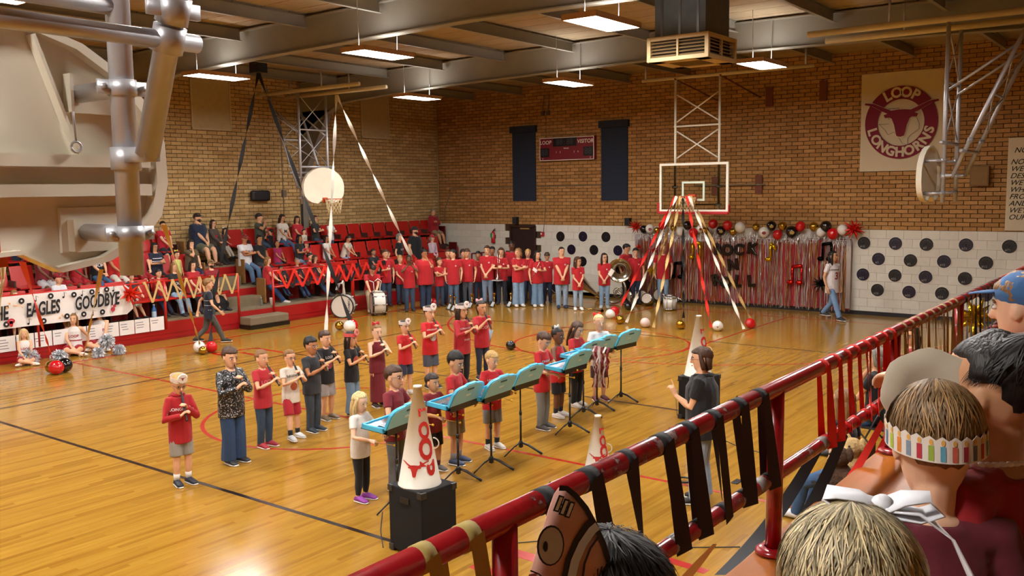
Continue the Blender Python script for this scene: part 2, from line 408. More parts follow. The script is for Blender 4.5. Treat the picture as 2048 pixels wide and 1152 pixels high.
for i in (0, 1):
    MB().box((TX[i+1]+.21, sum(AI)/2, TZ[i]+.115), (.4, 1.0, .23)).build('aisle_step', m_conc, t, smooth=False)
bs = empty('portable_step', (-18.12, 14.0, 0), 0, 'low concrete step block with black base below the bleacher aisle', 'step')
bevel(MB().box((0, 0, .19), (.42, 1.15, .2)).build('step_block', m_conc, bs, smooth=False), .03); MB().box((0, 0, .045), (.44, 1.17, .09)).build('base', paint('15130F'), bs, smooth=False)
# ---------------------------------------------------------------- basketball goals
m_galv = mat('BCBCC0', .42, .55, .15, 12, bump=.15, kind='galvanised'); m_cream = mat('E6DECA', .5, 0, .1, 4, kind='cream', coat=.1)
m_orange = paint('C2491A', .4); m_net = mat('D8C49A', .8)
HALF = [(0, .07), (.09, .075), (.23, 0), (.42, .03), (.56, .10), (.65, .20), (.685, .33), (.68, .49), (.63, .62), (.52, .75), (.36, .85), (.18, .905), (0, .925)]
FANP = HALF+[(-a, b) for a, b in HALF[-2:0:-1]]
def net(root, cx, z, r=.225):
    mb = MB()
    for s in (1, -1):
        for k in range(12):
            pts = []
            for i in range(6):
                a = 2*math.pi*(k+s*i*.5)/12; q = r*(1-.09*i+.006*i*i); pts.append((cx+q*math.cos(a), q*math.sin(a), z-.075*i))
            mb.loft(pts, .006, n=4)
    mb.build('net', m_net, root)
def torus(mb, c, R, r, ax='z', n=24, k=8, a0=0, a1=2*math.pi):
    pts = []
    for i in range(n+1):
        a = a0+(a1-a0)*i/n; u, v = R*math.cos(a), R*math.sin(a)
        pts.append(V(c)+(V((u, v, 0)) if ax == 'z' else V((0, u, v)) if ax == 'x' else V((u, 0, v))))
    return mb.loft(pts, r, n=k, cap=0)
def fan_goal(name, loc, rz, label, mast=True, detail=False, hoop=True):
    """local +x is the playing side, origin below the backboard's centre on the floor"""
    t = empty(name, loc, rz, label, 'basketball goal'); zb0 = 2.935
    M = Matrix.Translation((0, 0, zb0)) @ Matrix.Rotation(math.pi/2, 4, 'Z')
    mb = MB(); n = len(FANP); c = len(mb.v)
    inner = [(a*.93, .02+b*.95) for a, b in FANP]
    ring = lambda p, x: [V((x, a, zb0+b)) for a, b in p]
    vs = ring(FANP, .03)+ring(FANP, -.055)+ring(inner, -.055)+ring(inner, 0)
    fs = []
    for k in range(3):
        for i in range(n): fs.append((k*n+i, k*n+(i+1) % n, (k+1)*n+(i+1) % n, (k+1)*n+i))
    H = len(HALF)
    for o, x, rev in ((0, .03, 0), (3*n, 0, 1)):
        vs.append(V((x, 0, zb0+.45))); c = len(vs)-1
        for i in range(n): q = (o+i, o+(i+1) % n, c); fs.append(q if rev else q[::-1])
    auto(mb.add(vs, fs).build('backboard', m_cream, t), 30)
    MB().box((.045, 0, zb0+.09), (.03, .15, .12)).box((.1, 0, zb0+.115), (.12, .1, .02)).build('rim_bracket', m_orange, t, smooth=False)
    if hoop: torus(MB(), (.38, 0, 3.05), .225, .009).build('rim', m_orange, t); net(t, .38, 3.05)
    if detail:
        MB().box((-.03, .08, zb0+.095), (.02, .2, .09)).build('rim_plate', m_orange, t, smooth=False)
        rb = MB()
        for z in (.175, .285): rb.box((-.03, 0, zb0+z+.11), (.055, 1.22, .006)).box((-.055, 0, zb0+z+.13), (.004, 1.22, .045))
        rb.build('stiffener', m_cream, t, smooth=False)
        MB().bar((-.03, .33, 3.36), (-.03, .18, 3.8), .012, .05, up=(1, 0, 0)).build('back_brace', m_cream, t, smooth=False); MB().bar((-.03, -.33, 3.36), (-.03, -.18, 3.8), .012, .05, up=(1, 0, 0)).build('back_brace', m_cream, t, smooth=False)
        for s in (-1, 1):
            MB().box((-.012, s*.40, 3.09), (.02, .3, .17)).build('mount_plate', m_cream, t, smooth=False)
            MB().box((-.012, s*.40, 3.6), (.02, .2, .14)).build('mount_plate', m_cream, t, smooth=False)
            MB().box((-.045, s*.30, 3.6), (.05, .012, .14)).box((-.045, s*.28, 3.07), (.05, .012, .12)).build('angle_bracket', m_cream, t, smooth=False)
        torus(MB(), (-.075, -.3, 3.4), .02, .005, 'x', 10, 6).tube((-.075, -.3, 3.42), (-.06, -.3, 3.6), .004).build('hook_ring', m_galv, t)
    X0, rr = -.33, (.042 if detail else .034)
    for s in (-1, 1):
        y = s*(.345 if detail else .46)
        p = MB().tube((X0, y, 2.93), (X0, y, 5.75), rr, n=16).build('mast_pipe', m_galv, t)
        MB().loft([(X0-.14, y, 3.36), (X0-.6, y, 4.45), (X0-1.25, y, 5.95)], rr, n=14, cap=0).build('diagonal_pipe', m_galv, t)
        for z in (3.08, 3.6):
            MB().tube((X0+.03, y, z), (-.03, y, z), rr*.8, n=12).build('standoff', m_galv, t)
            MB().tube((X0, y, z-.028), (X0, y, z+.028), rr*1.22, n=16).box((X0, y, z), (.012, rr*4.4, .05)).build('clamp', m_galv, t)
            MB().tube((X0-.02, y+rr*1.8, z), (X0+.02, y+rr*1.8, z), .012, n=6).tube((X0-.02, y-rr*1.8, z), (X0+.02, y-rr*1.8, z), .012, n=6).build('bolt', m_galv, t)
        MB().tube((X0, y, 3.31), (X0, y, 3.39), rr*1.25, n=16).bar((X0, y, 3.36), (X0-.17, y, 3.36), .06, .05).build('hinge_clamp', m_galv, t)
        q = MB()
        for z in ((3.74, 3.83) if detail else (3.9,)):
            x = X0-.14-(z-3.36)*.425; q.tube((x+.017, y, z-.04), (x-.017, y, z+.04), rr*1.3, n=16).box((x, y, z), (.02, rr*4.6, .05))
        q.build('clamp', m_galv, t)
    Y = .36 if detail else .48
    MB().tube((X0-.3, -Y-.1, 3.735), (X0-.3, Y+.25, 3.735), .03, n=14).build('cross_pipe', m_galv, t); MB().tube((X0, -Y+.02, 3.88), (X0, Y+.2, 3.88), .03, n=14).build('cross_pipe', m_galv, t)
    if not detail:
        xb = MB()
        for z0, z1 in ((3.95, 4.75), (4.9, 5.7)):
            xb.tube((X0, -.44, z0), (X0, .44, z1), .012, n=6).tube((X0, .44, z0), (X0, -.44, z1), .012, n=6)
        xb.build('cross_brace', m_galv, t); MB().tube((X0, -.48, 4.83), (X0, .48, 4.83), .02, n=8).build('cross_pipe', m_galv, t)
        xb = MB()
        for a, b in ((4.1, 4.6), (4.6, 5.2)):
            f = lambda z: X0-.14-(z-3.36)*.425
            xb.tube((f(a), -.44, a), (f(b), .44, b), .012, n=6).tube((f(a), .44, a), (f(b), -.44, b), .012, n=6)
        xb.tube((f(4.6), -.48, 4.6), (f(4.6), .48, 4.6), .02).build('cross_brace', m_galv, t)
        [MB().tube((X0, y, 4.7), (X0-1.0, y, 5.35), .022).build('strut', m_galv, t) for y in (-.4, .4)]
    for y in ((-.46, .46) if not detail else (-.4, .4)):
        MB().tube((X0-1.6, y, 5.8), (1.9 if not detail else .8, y, 5.8), .052, n=10).build('ceiling_pipe', mat('CFC2A0', .5), t)
        MB().tube((X0+.9, y, 5.8), (X0+.9, y, 6.3), .022).tube((X0-1.4, y, 5.8), (X0-1.4, y, 6.3), .022).build('pipe_hanger', m_galv, t)
    return t
fan_goal('basketball_goal', (-3.45, 1.485, 0), math.pi, 'cream fan-shaped basketball backboard seen from behind on thick galvanised pipes', detail=True)
fan_goal('basketball_goal', (-18.3, 16.17, 0), 0, 'cream fan-shaped basketball goal hanging before the red seats of the far bleachers')
fan_goal('basketball_goal', (-3.72, 16.4, 0), math.pi, 'basketball goal seen edge-on in front of the longhorn banner', hoop=False)
# glass goal at the end of the court
g = empty('basketball_goal', (-10.15, 20.9, 0), 0, 'glass basketball goal with white frame and tied streamers', 'basketball goal')
fr = MB()
for z in (2.65, 3.80): fr.box((0, 0, z), (1.85, .05, .06))
for x in (-.895, .895): fr.box((x, 0, 3.225), (.06, .05, 1.1))
m_wht = paint('ECE8DA', .4)
bevel(fr.build('board_frame', m_wht, g, smooth=False), .006)
MB().box((0, 0, 3.225), (1.74, .012, 1.1)).build('glass_pane', mat('EEF4EE', .03, trans=1, noise=0), g, smooth=False)
tg = MB()
for z in (2.92, 3.35): tg.box((0, -.01, z), (.61, .006, .05))
for x in (-.28, .28): tg.box((x, -.01, 3.135), (.05, .006, .4))
tg.build('target_square', paint('D6E6D2'), g, smooth=False)
pd = MB().box((0, -.005, 2.6), (1.86, .09, .07)).box((-.95, -.005, 2.72), (.06, .09, .28)).box((.95, -.005, 2.70), (.03, .09, .2)); bevel(pd.build('edge_padding', paint('B01820', .5), g, smooth=False), .02, 3)
for x in (-.56, .62):
    MB().tube((x, .12, 2.68), (x, .12, 5.9), .03, n=10).build('mast_pipe', m_wht, g)
    MB().tube((x-.07, .12, 3.24), (x+.07, .12, 3.24), .035).tube((x-.07, .12, 2.8), (x+.07, .12, 2.8), .035).build('clamp', m_galv, g)
b1 = MB()
for z0, z1 in ((3.95, 4.62), (4.85, 5.52)):
    b1.tube((-.52, .12, z0), (.58, .12, z1), .018, n=8).tube((.58, .12, z0), (-.52, .12, z1), .018, n=8)
b1.build('cross_brace', m_wht, g)
MB().tube((-.6, .12, 4.74), (.66, .12, 4.74), .022).build('cross_pipe', m_wht, g); MB().tube((-.6, .12, 2.8), (.66, .12, 2.8), .022).build('cross_pipe', m_wht, g)
MB().tube((-1.5, .12, 5.93), (2.9, .12, 5.93), .045, n=10).build('ceiling_pipe', mat('C8B890', .5), g)
for x in (-1.4, 2.7): MB().tube((x, .12, 5.93), (x, .12, 6.4), .025).box((x, .12, 6.36), (.2, .06, .03)).build('pipe_hanger', m_galv, g)
MB().box((0, -.06, 2.98), (.2, .1, .16)).build('rim_bracket', m_orange, g, smooth=False)
torus(MB(), (0, -.36, 3.0), .225, .01).build('rim', m_orange, g)
nn = empty('e', (0, -.36, 0)); nn.name = 'net_hanger'; nn.parent = g; net(nn, 0, 3.0)
for x in (-10.7, -9.5):
    MB().tube((x+10.15, YF-20.92, 5.55), (x+10.15, .05, 5.9), .02).build('rear_strut', paint('6A2A20'), g)
for x, z in ((-10.74, 3.26), (-9.5, 3.28), (-9.25, 5.55), (-7.85, 5.6)):
    tag(MB().box((x, YF-.05, z), (.19, .05, .5)).build('wall_plate', mat('6E3A24', .7), None, smooth=False), {-10.74: 'brown board bolted to the brick wall behind the glass', -9.5: 'brown board bolted to the brick wall right of the glass board', -9.25: 'dark red board high on the brick wall behind the mast', -7.85: 'dark red board high on the brick wall right of the mast'}[x], 'board')
tag(MB().tube((-11.3, YF-.12, 3.28), (-9.3, YF-.12, 3.28), .02).box((-9.5, YF-.1, 3.28), (.06, .06, .06)).box((-10.74, YF-.1, 3.28), (.06, .06, .06)).build('tie_bar', paint('8A7A60'), None), 'grey bar fixed across the two lower wall boards', 'bar')
# ---------------------------------------------------------------- folding seats of the far bleachers
m_seat = mat('B8201A', .42, noise=.08, scale=4, kind='seat', coat=.15); m_stan = paint('3A2A22', .5); m_oak = mat('8A6232', .6, noise=.2)
def seat_meshes():
    b = MB(); R = Matrix.Rotation(math.radians(-14), 3, 'Y')
    b.box((-.17, 0, .64), (.025, .48, .46), R); a = b.mesh('backrest', False)
    c = MB().box((.05, 0, .43), (.4, .47, .03), Matrix.Rotation(math.radians(4), 3, 'Y')).mesh('seat_pan', False)
    d = MB().box((-.06, .255, .21), (.24, .03, .42)).box((-.02, .255, .5), (.3, .035, .16)).mesh('stanchion', False)
    e = MB().box((-.08, 0, .62), (.03, .45, .36), Matrix.Rotation(math.radians(10), 3, 'Y')).mesh('seat_pan', False)
    for q, mm in ((a, m_seat), (c, m_seat), (d, m_stan), (e, m_seat)): q.materials.append(mm)
    return a, c, d, e
SM = seat_meshes(); SEATS = []
NTH = 'first second third fourth fifth sixth seventh eighth ninth tenth eleventh twelfth thirteenth fourteenth fifteenth sixteenth seventeenth'.split()
def seat(x, y, z, row):
    k = int((AI[0]-.25-y)/.54) if y < AI[0] else int((y-AI[1]-.25)/.54)
    t = empty('stadium_seat', (x, y, z), 0, 'red folding seat, %s %s of the bleacher aisle in the %s row' % (NTH[k], 'left' if y < AI[0] else 'right', row), 'seat', 'red folding seats, %s row' % row)
    for nm, me in zip(('backrest', 'seat_pan', 'stanchion'), SM[:3]):
        o = bpy.data.objects.new(nm, me); COL.objects.link(o); o.parent = t
        if nm == 'backrest':
            bv = o.modifiers.new('bevel', 'BEVEL'); bv.width = .05; bv.segments = 2; bv.limit_method = 'ANGLE'
ROWX = (-18.9, -19.7, -20.5)
for r, nm in enumerate(('front', 'middle', 'top')):
    y = 7.0
    while y < (22.1, 22.6, 22.9)[r]:
        if not (AI[0]-.25 < y < AI[1]+.25): seat(ROWX[r], y, TZ[r], nm)
        y += .54
def end_panel(x, y, z, lab, m=m_oak):
    tag(bevel(MB().box((x+.02, y, z+.34), (.34, .04, .62)).build('seat_end_panel', m, None, smooth=False), .01), lab, 'panel')
for r, nm in enumerate(('front', 'middle', 'top')):
    end_panel(ROWX[r], AI[1]+.07, TZ[r], 'brown end panel of the %s seat row, right of the aisle' % nm)
    if r: end_panel(ROWX[r], AI[0]-.1, TZ[r], 'brown end panel of the %s seat row, left of the aisle' % nm)
    end_panel(ROWX[r], (22.3, 22.85, 23.2)[r], TZ[r], 'dark red end panel closing the %s seat row by the white wall' % nm, paint('5A1216'))
# rails of the far bleachers
def rail(y0, y1, z0, z1, posts, label, x=-18.35, zb=.45, m=m_rail, name='handrail'):
    t = empty(name, (x, (y0+y1)/2, zb), 0, label, 'railing'); c = (y0+y1)/2
    MB().tube((0, y0-c, z1-zb), (0, y1-c, z1-zb), .024).build('top_rail', m, t); MB().tube((0, y0-c, z0-zb), (0, y1-c, z0-zb), .024).build('lower_rail', m, t)
    for p in posts: MB().tube((0, p-c, -.2), (0, p-c, z1-zb), .028).build('post', m, t)
rail(5.5, 13.44, .9, 1.31, (6.4, 8.7, 11.5, 13.44), 'red pipe handrail along the bleacher front, left of the aisle')
rail(14.47, 17.1, .9, 1.3, (14.47, 17.1), 'red pipe handrail right of the aisle, wrapped in red and black streamers')
rail(17.1, 21.3, .85, 1.2, (17.15, 19.2, 21.3), 'red pipe handrail continuing behind the band')
rail(22.2, 23.2, .95, 1.25, (22.2, 22.7, 23.2), 'short dark red railing at the end of the bleachers by the door', m=paint('701218'))
# ---------------------------------------------------------------- streamers
C_TAN, C_RED, C_BLK, C_WHT = 'C8A86A', 'E02818', '18181A', 'E6E0D4'
def paper(c): return mat(c, .8, noise=.1, scale=6, kind='crepe')
def streamer(a, b, c, label, wd=.05, tw=4, sag=.0, group='crepe streamers', t0=0):
    a = V(a); b = V(b); n = max(10, int(10*tw)); pts = [a.lerp(b, i/n)-V((0, 0, 1))*sag*4*(i/n)*(1-i/n) for i in range(n+1)]
    return tag(MB().strip(pts, wd, lat=(CR.x, CR.y, 0), twist=tw/2, t0=t0).build('streamer', paper(c), None), label, 'streamer', group)
RIM = V((-10.15, 20.54, 3.0))
for (dx, c, px, py, tx) in ((-.2, C_RED, 1232, 630, 'red streamer from the glass goal rim to a white balloon'), (-.17, C_WHT, 1253, 645, 'white streamer from the glass goal rim to the left floor'),
    (-.1, C_TAN, 1290, 600, 'tan streamer hanging from the glass goal to a gold spike'), (-.06, C_TAN, 1307, 655, 'tan streamer from the glass goal rim to a clear balloon'), (.0, C_BLK, 1367, 636, 'black streamer hanging straight from the glass goal rim'),
    (.1, C_RED, 1422, 655, 'red streamer from the glass goal rim to a white printed balloon'), (.16, C_WHT, 1488, 658, 'white streamer from the glass goal rim to a red balloon'), (.2, C_TAN, 1502, 640, 'tan streamer from the glass goal rim ending behind a red balloon')):
    e = P(px, py, z=.05); streamer(RIM+V((dx, -.2, .02)), e, c, tx, .07, 6)
hub = P(517, 146, x=-18.0); hub2 = P(673, 190, x=-17.3)
hb = tag(bevel(MB().box(hub+V((0, 0, .12)), (.3, .3, .25)).tube(hub+V((0, 0, .2)), (hub.x, hub.y, zc(hub.x)), .02).build('ceiling_hook_box', paint('20242C'), None, smooth=False), .02), 'dark box under the roof where the black streamers start', 'box')
streamer(hub, P(428, 590, x=-18.1), C_BLK, 'black streamer from the roof down to the bleacher rail', .09, 5)
streamer(P(432, 575, x=-18.05), P(420, 690, z=.1), C_BLK, 'black streamer end hanging at the floor by the walking boy', .09, 2)
streamer(hub, P(700, 640, z=.3), C_BLK, 'black streamer from the roof crossing to the bass drum', .09, 5)
streamer(hub2, P(652, 660, z=.05), C_WHT, 'white streamer hanging straight down past the fan-shaped board', .085, 5)
streamer(hub2, P(866, 610, z=.05), C_WHT, 'long white streamer slanting from the roof to the red balloon', .085, 7)
streamer((-3.46, 1.6, 2.98), P(104, 716, z=.1), C_RED, 'red streamer hanging from the near goal to the balloons', .024, 4)
streamer((-3.46, 1.9, 2.93), P(165, 722, z=.02), C_TAN, 'tan streamer hanging from the near goal past the cheerleaders', .018, 4)
streamer(P(328, 450, x=-5.2), P(400, 690, z=.1), C_TAN, 'tan streamer hanging past the woman in stripes to the walking boy', .035, 4)
def zigzag(label, y0, y1, n, c, x=-18.33, zt=1.31, zl=.9, wd=.05):
    mb = MB(); ph = 0
    for i in range(n):
        a = y0+(y1-y0)*i/n; b = y0+(y1-y0)*(i+.5)/n; d = y0+(y1-y0)*(i+1)/n
        mb.strip([(x+.03, a, zt+.03), (x+.035, (a+b)/2, (zt+zl)/2), (x+.03, b, zl-.03)], wd, lat=(0, 1, 0)).strip([(x+.03, b, zl-.03), (x+.036, (b+d)/2, (zt+zl)/2), (x+.03, d, zt+.03)], wd, lat=(0, 1, 0))
        mb.box((x, a, zt), (.056, wd, .056))
    tag(mb.build('streamer', paper(c), None), label, 'streamer', 'streamers woven on the rails')
zigzag('tan streamers laced in zigzags on the rail left of the aisle', 11.0, 13.4, 7, C_TAN)
zigzag('red streamers laced in zigzags on the rail right of the aisle', 14.6, 19.6, 10, C_RED, x=-18.32, zt=1.27, zl=.88, wd=.07)
zigzag('black streamers laced between the red ones right of the aisle', 14.8, 19.8, 10, C_BLK, x=-18.34, zt=1.27, zl=.88, wd=.07)
# ---------------------------------------------------------------- things on the walls
def flat(c, y=YF-.05):                       # map flat text/print coordinates to the far wall
    return lambda x, v, z=0: V((c[0]+x, y-z, c[1]+v))
m_black = paint('14151A', .5)
for x, nm, lab in ((-17.2, 'window_1', 'tall window covered with a dark shade, left of the scoreboard'), (-13.92, 'window_2', 'tall window covered with a dark shade, right of the scoreboard')):
    wv = structure(nm, MB().box((x, YF-.03, 4.0), (.9, .03, 2.26)), mat('1E2636', .9, noise=.15), lab)
    bevel(MB().box((x, YF-.07, 5.1), (1.0, .12, .2)).build('shade_box', mat('1A2130', .8), wv, smooth=False), .01)
    sl = MB()
    for i in range(14): sl.box((x, YF-.048, 2.95+i*.15), (.88, .012, .135))
    sl.build('shade', mat('222B3C', .9, noise=.15), wv, smooth=False)
for y, nm, lab in ((14.65, 'window_3', 'window boarded with a cream panel, high on the side wall'), (20.57, 'window_4', 'window boarded with a cream panel, near the corner of the side wall')):
    wv = structure(nm, MB().box((XL+.04, y, 5.55), (.03, 1.15, 1.3)), mat('B5A47E', .8), lab)
    f = MB()
    for s in (-1, 1): f.box((XL+.05, y+s*.58, 5.55), (.04, .04, 1.34)).box((XL+.05, y, 5.55+s*.66), (.04, 1.2, .04))
    f.build('frame', mat('C0B08A', .7), wv, smooth=False)
# scoreboard
sb = empty('scoreboard', (-15.53, YF-.08, 4.44), 0, 'dark red electric scoreboard lettered LOOP and VISITOR', 'scoreboard')
m_mar = paint('7A1024', .45); m_w = mat('E8E2D8', .6, noise=0)
bevel(MB().box((0, 0, 0), (1.98, .14, .7)).build('case', m_mar, sb, smooth=False), .01)
e = MB()
for s in (-1, 1): e.box((s*.97, -.075, 0), (.02, .01, .68)).box((0, -.075, s*.335), (1.96, .01, .02))
e.build('edge_trim', m_w, sb, smooth=False)
MB().box((-.06, -.072, .2), (.84, .012, .25)).build('clock_window', paint('0C0C10'), sb, smooth=False)
for x in (-.8, .78): MB().box((x, -.072, -.1), (.34, .012, .27)).build('score_window', paint('0C0C10'), sb, smooth=False)
fl = lambda cx, cz, yy=-.08: (lambda x, v, z=0: V((cx+x, yy-z, cz+v)))
m_seg = mat('3A3C44', .5, noise=0)
for x, t in ((-.25, '88'), (.13, '88')): text(t, .24, fl(x, .2), 'digits', m_seg, sb, bold=.01)
text(':', .2, fl(-.06, .2), 'digits', mat('A03030', .5), sb)
for x in (-.8, .78): text('88', .26, fl(x, -.1), 'digits', m_seg, sb, bold=.01)
text('LOOP', .16, fl(-.76, .2), 'lettering', m_w, sb, bold=.015, shear=.1); text('VISITOR', .16, fl(.68, .2), 'lettering', m_w, sb, bold=.015, shear=.1)
for x, t in ((-.36, '1'), (-.22, '2'), (.28, '3'), (.42, '4')): text(t, .08, fl(x, -.1), 'lettering', m_w, sb)
text('PERIOD', .055, fl(0, .01), 'lettering', m_w, sb, bold=.01); text('F', .07, fl(-.86, -.29), 'lettering', m_w, sb); text('F', .07, fl(.86, -.29), 'lettering', m_w, sb)
# longhorn banner
bn = empty('cloth_banner', (-5.97, YF-.05, 4.74), 0, 'white cloth banner reading LOOP LONGHORNS around a maroon longhorn head', 'banner')
m_canv = mat('D2C4A6', .9, noise=.08, scale=3, bump=.1, kind='canvas'); m_maro = mat('7A1230', .8, noise=.06)
g1 = MB()
for i in range(12):
    for j in range(12): pass
nx = 16; vs = [V((-.94+1.88*i/nx, .012*math.sin(i*.9+j*.3), -1.18+2.36*j/nx)) for j in range(nx+1) for i in range(nx+1)]
g1.add(vs, [(j*(nx+1)+i, j*(nx+1)+i+1, (j+1)*(nx+1)+i+1, (j+1)*(nx+1)+i) for j in range(nx) for i in range(nx)]).build('cloth', m_canv, bn)
MB().tube((-.96, 0, 1.17), (.96, 0, 1.17), .015).build('top_rod', m_canv, bn)
fb = lambda cx, cz, yy: (lambda x, v, z=0: V((cx+x, yy, cz+v)))
RB = .83
rg = MB(); n = 64; vs = []
for i in range(n):
    a = 2*math.pi*i/n
    for q in (RB, RB*.64): vs.append(V((q*math.cos(a), -.03, q*math.sin(a)*1.04-.03)))
rg.add(vs, [(2*i, 2*((i+1) % n), 2*((i+1) % n)+1, 2*i+1) for i in range(n)]).build('ring', m_maro, bn, smooth=False)
lh = MB(); longhorn(lh, .86, lambda x, z: V((x, -.044, z*.98+.05))); lh.build('longhorn_head', m_maro, bn, smooth=False)
lh = MB(); longhorn(lh, .93, lambda x, z: V((x*1.01, -.037, z*.99+.05))); lh.build('longhorn_outline', m_canv, bn, smooth=False)
TEX = [(-.27, .1), (-.27, .36), (-.05, .36), (-.05, .2), (.3, .14), (.36, .12), (.42, -.02), (.42, -.15), (.25, -.27), (.17, -.36), (.18, -.52), (.05, -.48), (-.05, -.3), (-.15, -.2), (-.28, -.26), (-.36, -.14), (-.5, 0), (-.27, .0)]
sd = MB()
for a, b in zip(TEX, TEX[1:]):
    sd.bar((a[0], -.033, a[1]-.05), (b[0], -.033, b[1]-.05), .018, .004)
sd.build('state_outline', mat('1A1A1A', .8), bn, smooth=False)
def ring_text(s, r, a0, a1, size, flip, m, yy=-.04, bold=.04):
    for i, ch in enumerate(s):
        a = math.radians(a0+(a1-a0)*i/(len(s)-1)); th = a-math.pi/2 if not flip else a+math.pi/2
        def f(x, v, z=0, a=a, th=th): return V((r*math.cos(a)+x*math.cos(th)-v*math.sin(th), yy, (r*math.sin(a)+x*math.sin(th)+v*math.cos(th))*1.04-.03))
        text(ch, size, f, 'lettering', m, bn, bold=bold)
ring_text('LOOP', RB*.82, 118, 62, .32, False, m_canv); ring_text('LONGHORNS', RB*.82, 196, 344, .3, True, m_canv)
# poem banner at the frame's right edge
pb = empty('cloth_banner', (-2.6, YF-.05, 3.2), 0, 'white cloth banner with lines of black script at the edge of view', 'banner')
MB().box((0, 0, 0), (2.1, .02, 2.08)).build('cloth', m_canv, pb, smooth=False)
for i, t in enumerate(('NO', 'NOT', 'WE', 'DES', 'WE', 'WHI', 'FRO', 'AND', "WE'L", 'OUR')):
    z = .76-.13*i if i == 0 else .5-.155*(i-1)
    text(t, .165, lambda x, v, zz=0, z=z, i=i: V((-.99+(.06 if i == 0 else 0)+x+v*.0, -.014, z+v)), 'lettering', mat('17151A', .8), pb, align='LEFT', shear=.35, bold=.008)
# door in the corner
dr = structure('door_1', MB().box((-17.28, YF+.02, 1.02), (.9, .04, 2.02)), mat('2A1A18', .5), 'dark brown door near the corner')
f = MB()
for s in (-1, 1): f.box((-17.28+s*.48, YF-.02, 1.04), (.06, .1, 2.08))
f.box((-17.28, YF-.02, 2.07), (1.02, .1, .06)); f.build('door_frame', paint('3A2420'), dr, smooth=False)
MB().box((-17.2, YF-.03, 2.0), (.35, .05, .04)).build('door_closer', paint('A08040', .4), dr, smooth=False); MB().tube((-16.95, YF-.05, 1.0), (-17.06, YF-.05, 1.0), .02).build('door_handle', metal(), dr)
# little wall fittings
fe = empty('fire_extinguisher', (-18.43, YF-.1, 1.72), 0, 'red fire extinguisher with a green tag on the white wall', 'extinguisher')
MB().lathe([(.06, -.2), (.065, -.17), (.065, .12), (.03, .17), (.02, .2)], n=14).build('cylinder', paint('B01418', .25), fe); MB().bar((0, 0, .2), (.1, -.02, .26), .02).bar((0, 0, .2), (.1, -.02, .21), .02).build('lever', m_black, fe, smooth=False)
MB().box((-.02, -.072, .05), (.08, .01, .14)).build('tag', mat('30A050', .7), fe, smooth=False); MB().box((0, .07, 0), (.1, .04, .12)).build('wall_bracket', m_black, fe, smooth=False)
al = empty('fire_alarm', (-16.5, YF-.06, 1.84), 0, 'small red fire alarm box with white strobe beside the door', 'alarm')
bevel(MB().box((0, 0, 0), (.11, .07, .14)).build('case', paint('B01820'), al, smooth=False), .008); MB().box((-.02, -.04, .01), (.05, .02, .05)).build('strobe', m_w, al, smooth=False)
for x, lab in ((-17.5, 'small black speaker box above the door'), (-13.42, 'small black speaker box by the red foil star')):
    t = empty('wall_speaker', (x, YF-.12, 2.26), 0, lab, 'speaker'); bevel(MB().box((0, 0, 0), (.15, .16, .22)).build('case', m_black, t, smooth=False), .01); MB().box((0, -.083, 0), (.12, .006, .19)).build('grille', mat('202226', .9), t, smooth=False)
t = empty('wall_speaker', (XL+.12, 16.04, 3.15), 0, 'black oblong speaker with rounded ends on the side wall', 'speaker')
bevel(MB().box((0, 0, 0), (.16, .62, .3)).build('case', m_black, t, smooth=False), .07, 3); MB().box((.083, 0, 0), (.006, .42, .2)).build('grille', mat('25262C', .9), t, smooth=False)
t = empty('wall_speaker', (-4.2, YF-.1, 3.4), 0, 'brown wooden speaker box on the brick wall by the right goal', 'speaker')
bevel(MB().box((0, 0, 0), (.4, .14, .46)).build('case', mat('7A5A32', .6), t, smooth=False), .01); MB().box((0, -.073, 0), (.34, .008, .4)).build('grille', mat('8A6A40', .9), t, smooth=False)
def conduit(pts, r, lab, c='7A6A52'): tag(MB().loft(pts, r, n=6).build('conduit', paint(c, .5), None), lab, 'conduit')
conduit([(XL+.03, 16.9, 2.1), (XL+.03, 16.9, 5.3)], .014, 'thin grey conduit up the side wall left of the column')
tag(bevel(MB().box((XL+.06, 16.9, 3.2), (.1, .12, .2)).build('junction_box', paint('6A6256'), None, smooth=False), .008), 'grey electrical box on the side wall conduit', 'box')
conduit([(-20.55, YF-.03, 2.2), (-20.55, YF-.03, 2.6), (-20.3, YF-.03, 3.1), (-20.3, YF-.03, 3.3), (-13.9, YF-.03, 3.33)], .016, 'grey conduit running along the end brick wall from the corner')
conduit([(-16.48, YF-.03, 1.92), (-16.38, YF-.03, 2.9), (-16.5, YF-.03, 3.05), (-16.6, YF-.03, 3.1)], .01, 'thin grey conduit rising from the fire alarm')
conduit([(-16.35, YF-.03, 4.8), (-16.35, YF-.03, 5.45)], .01, 'thin cable above the scoreboard')
for x, lab in ((-16.45, 'left of two small grey outlet boxes above the scoreboard'), (-16.25, 'right of two small grey outlet boxes above the scoreboard')):
    tag(bevel(MB().box((x, YF-.06, 5.55), (.1, .08, .14)).tube((x, YF-.06, 5.6), (x+.05, YF-.06, 6.1), .012).build('outlet_box', paint('5A5248'), None, smooth=False), .006), lab, 'box')
conduit([(XL+.06, YF-.06, 2.1), (XL+.06, YF-.06, 5.2)], .025, 'cream pipe in the corner of the brick walls', 'A08A5A')
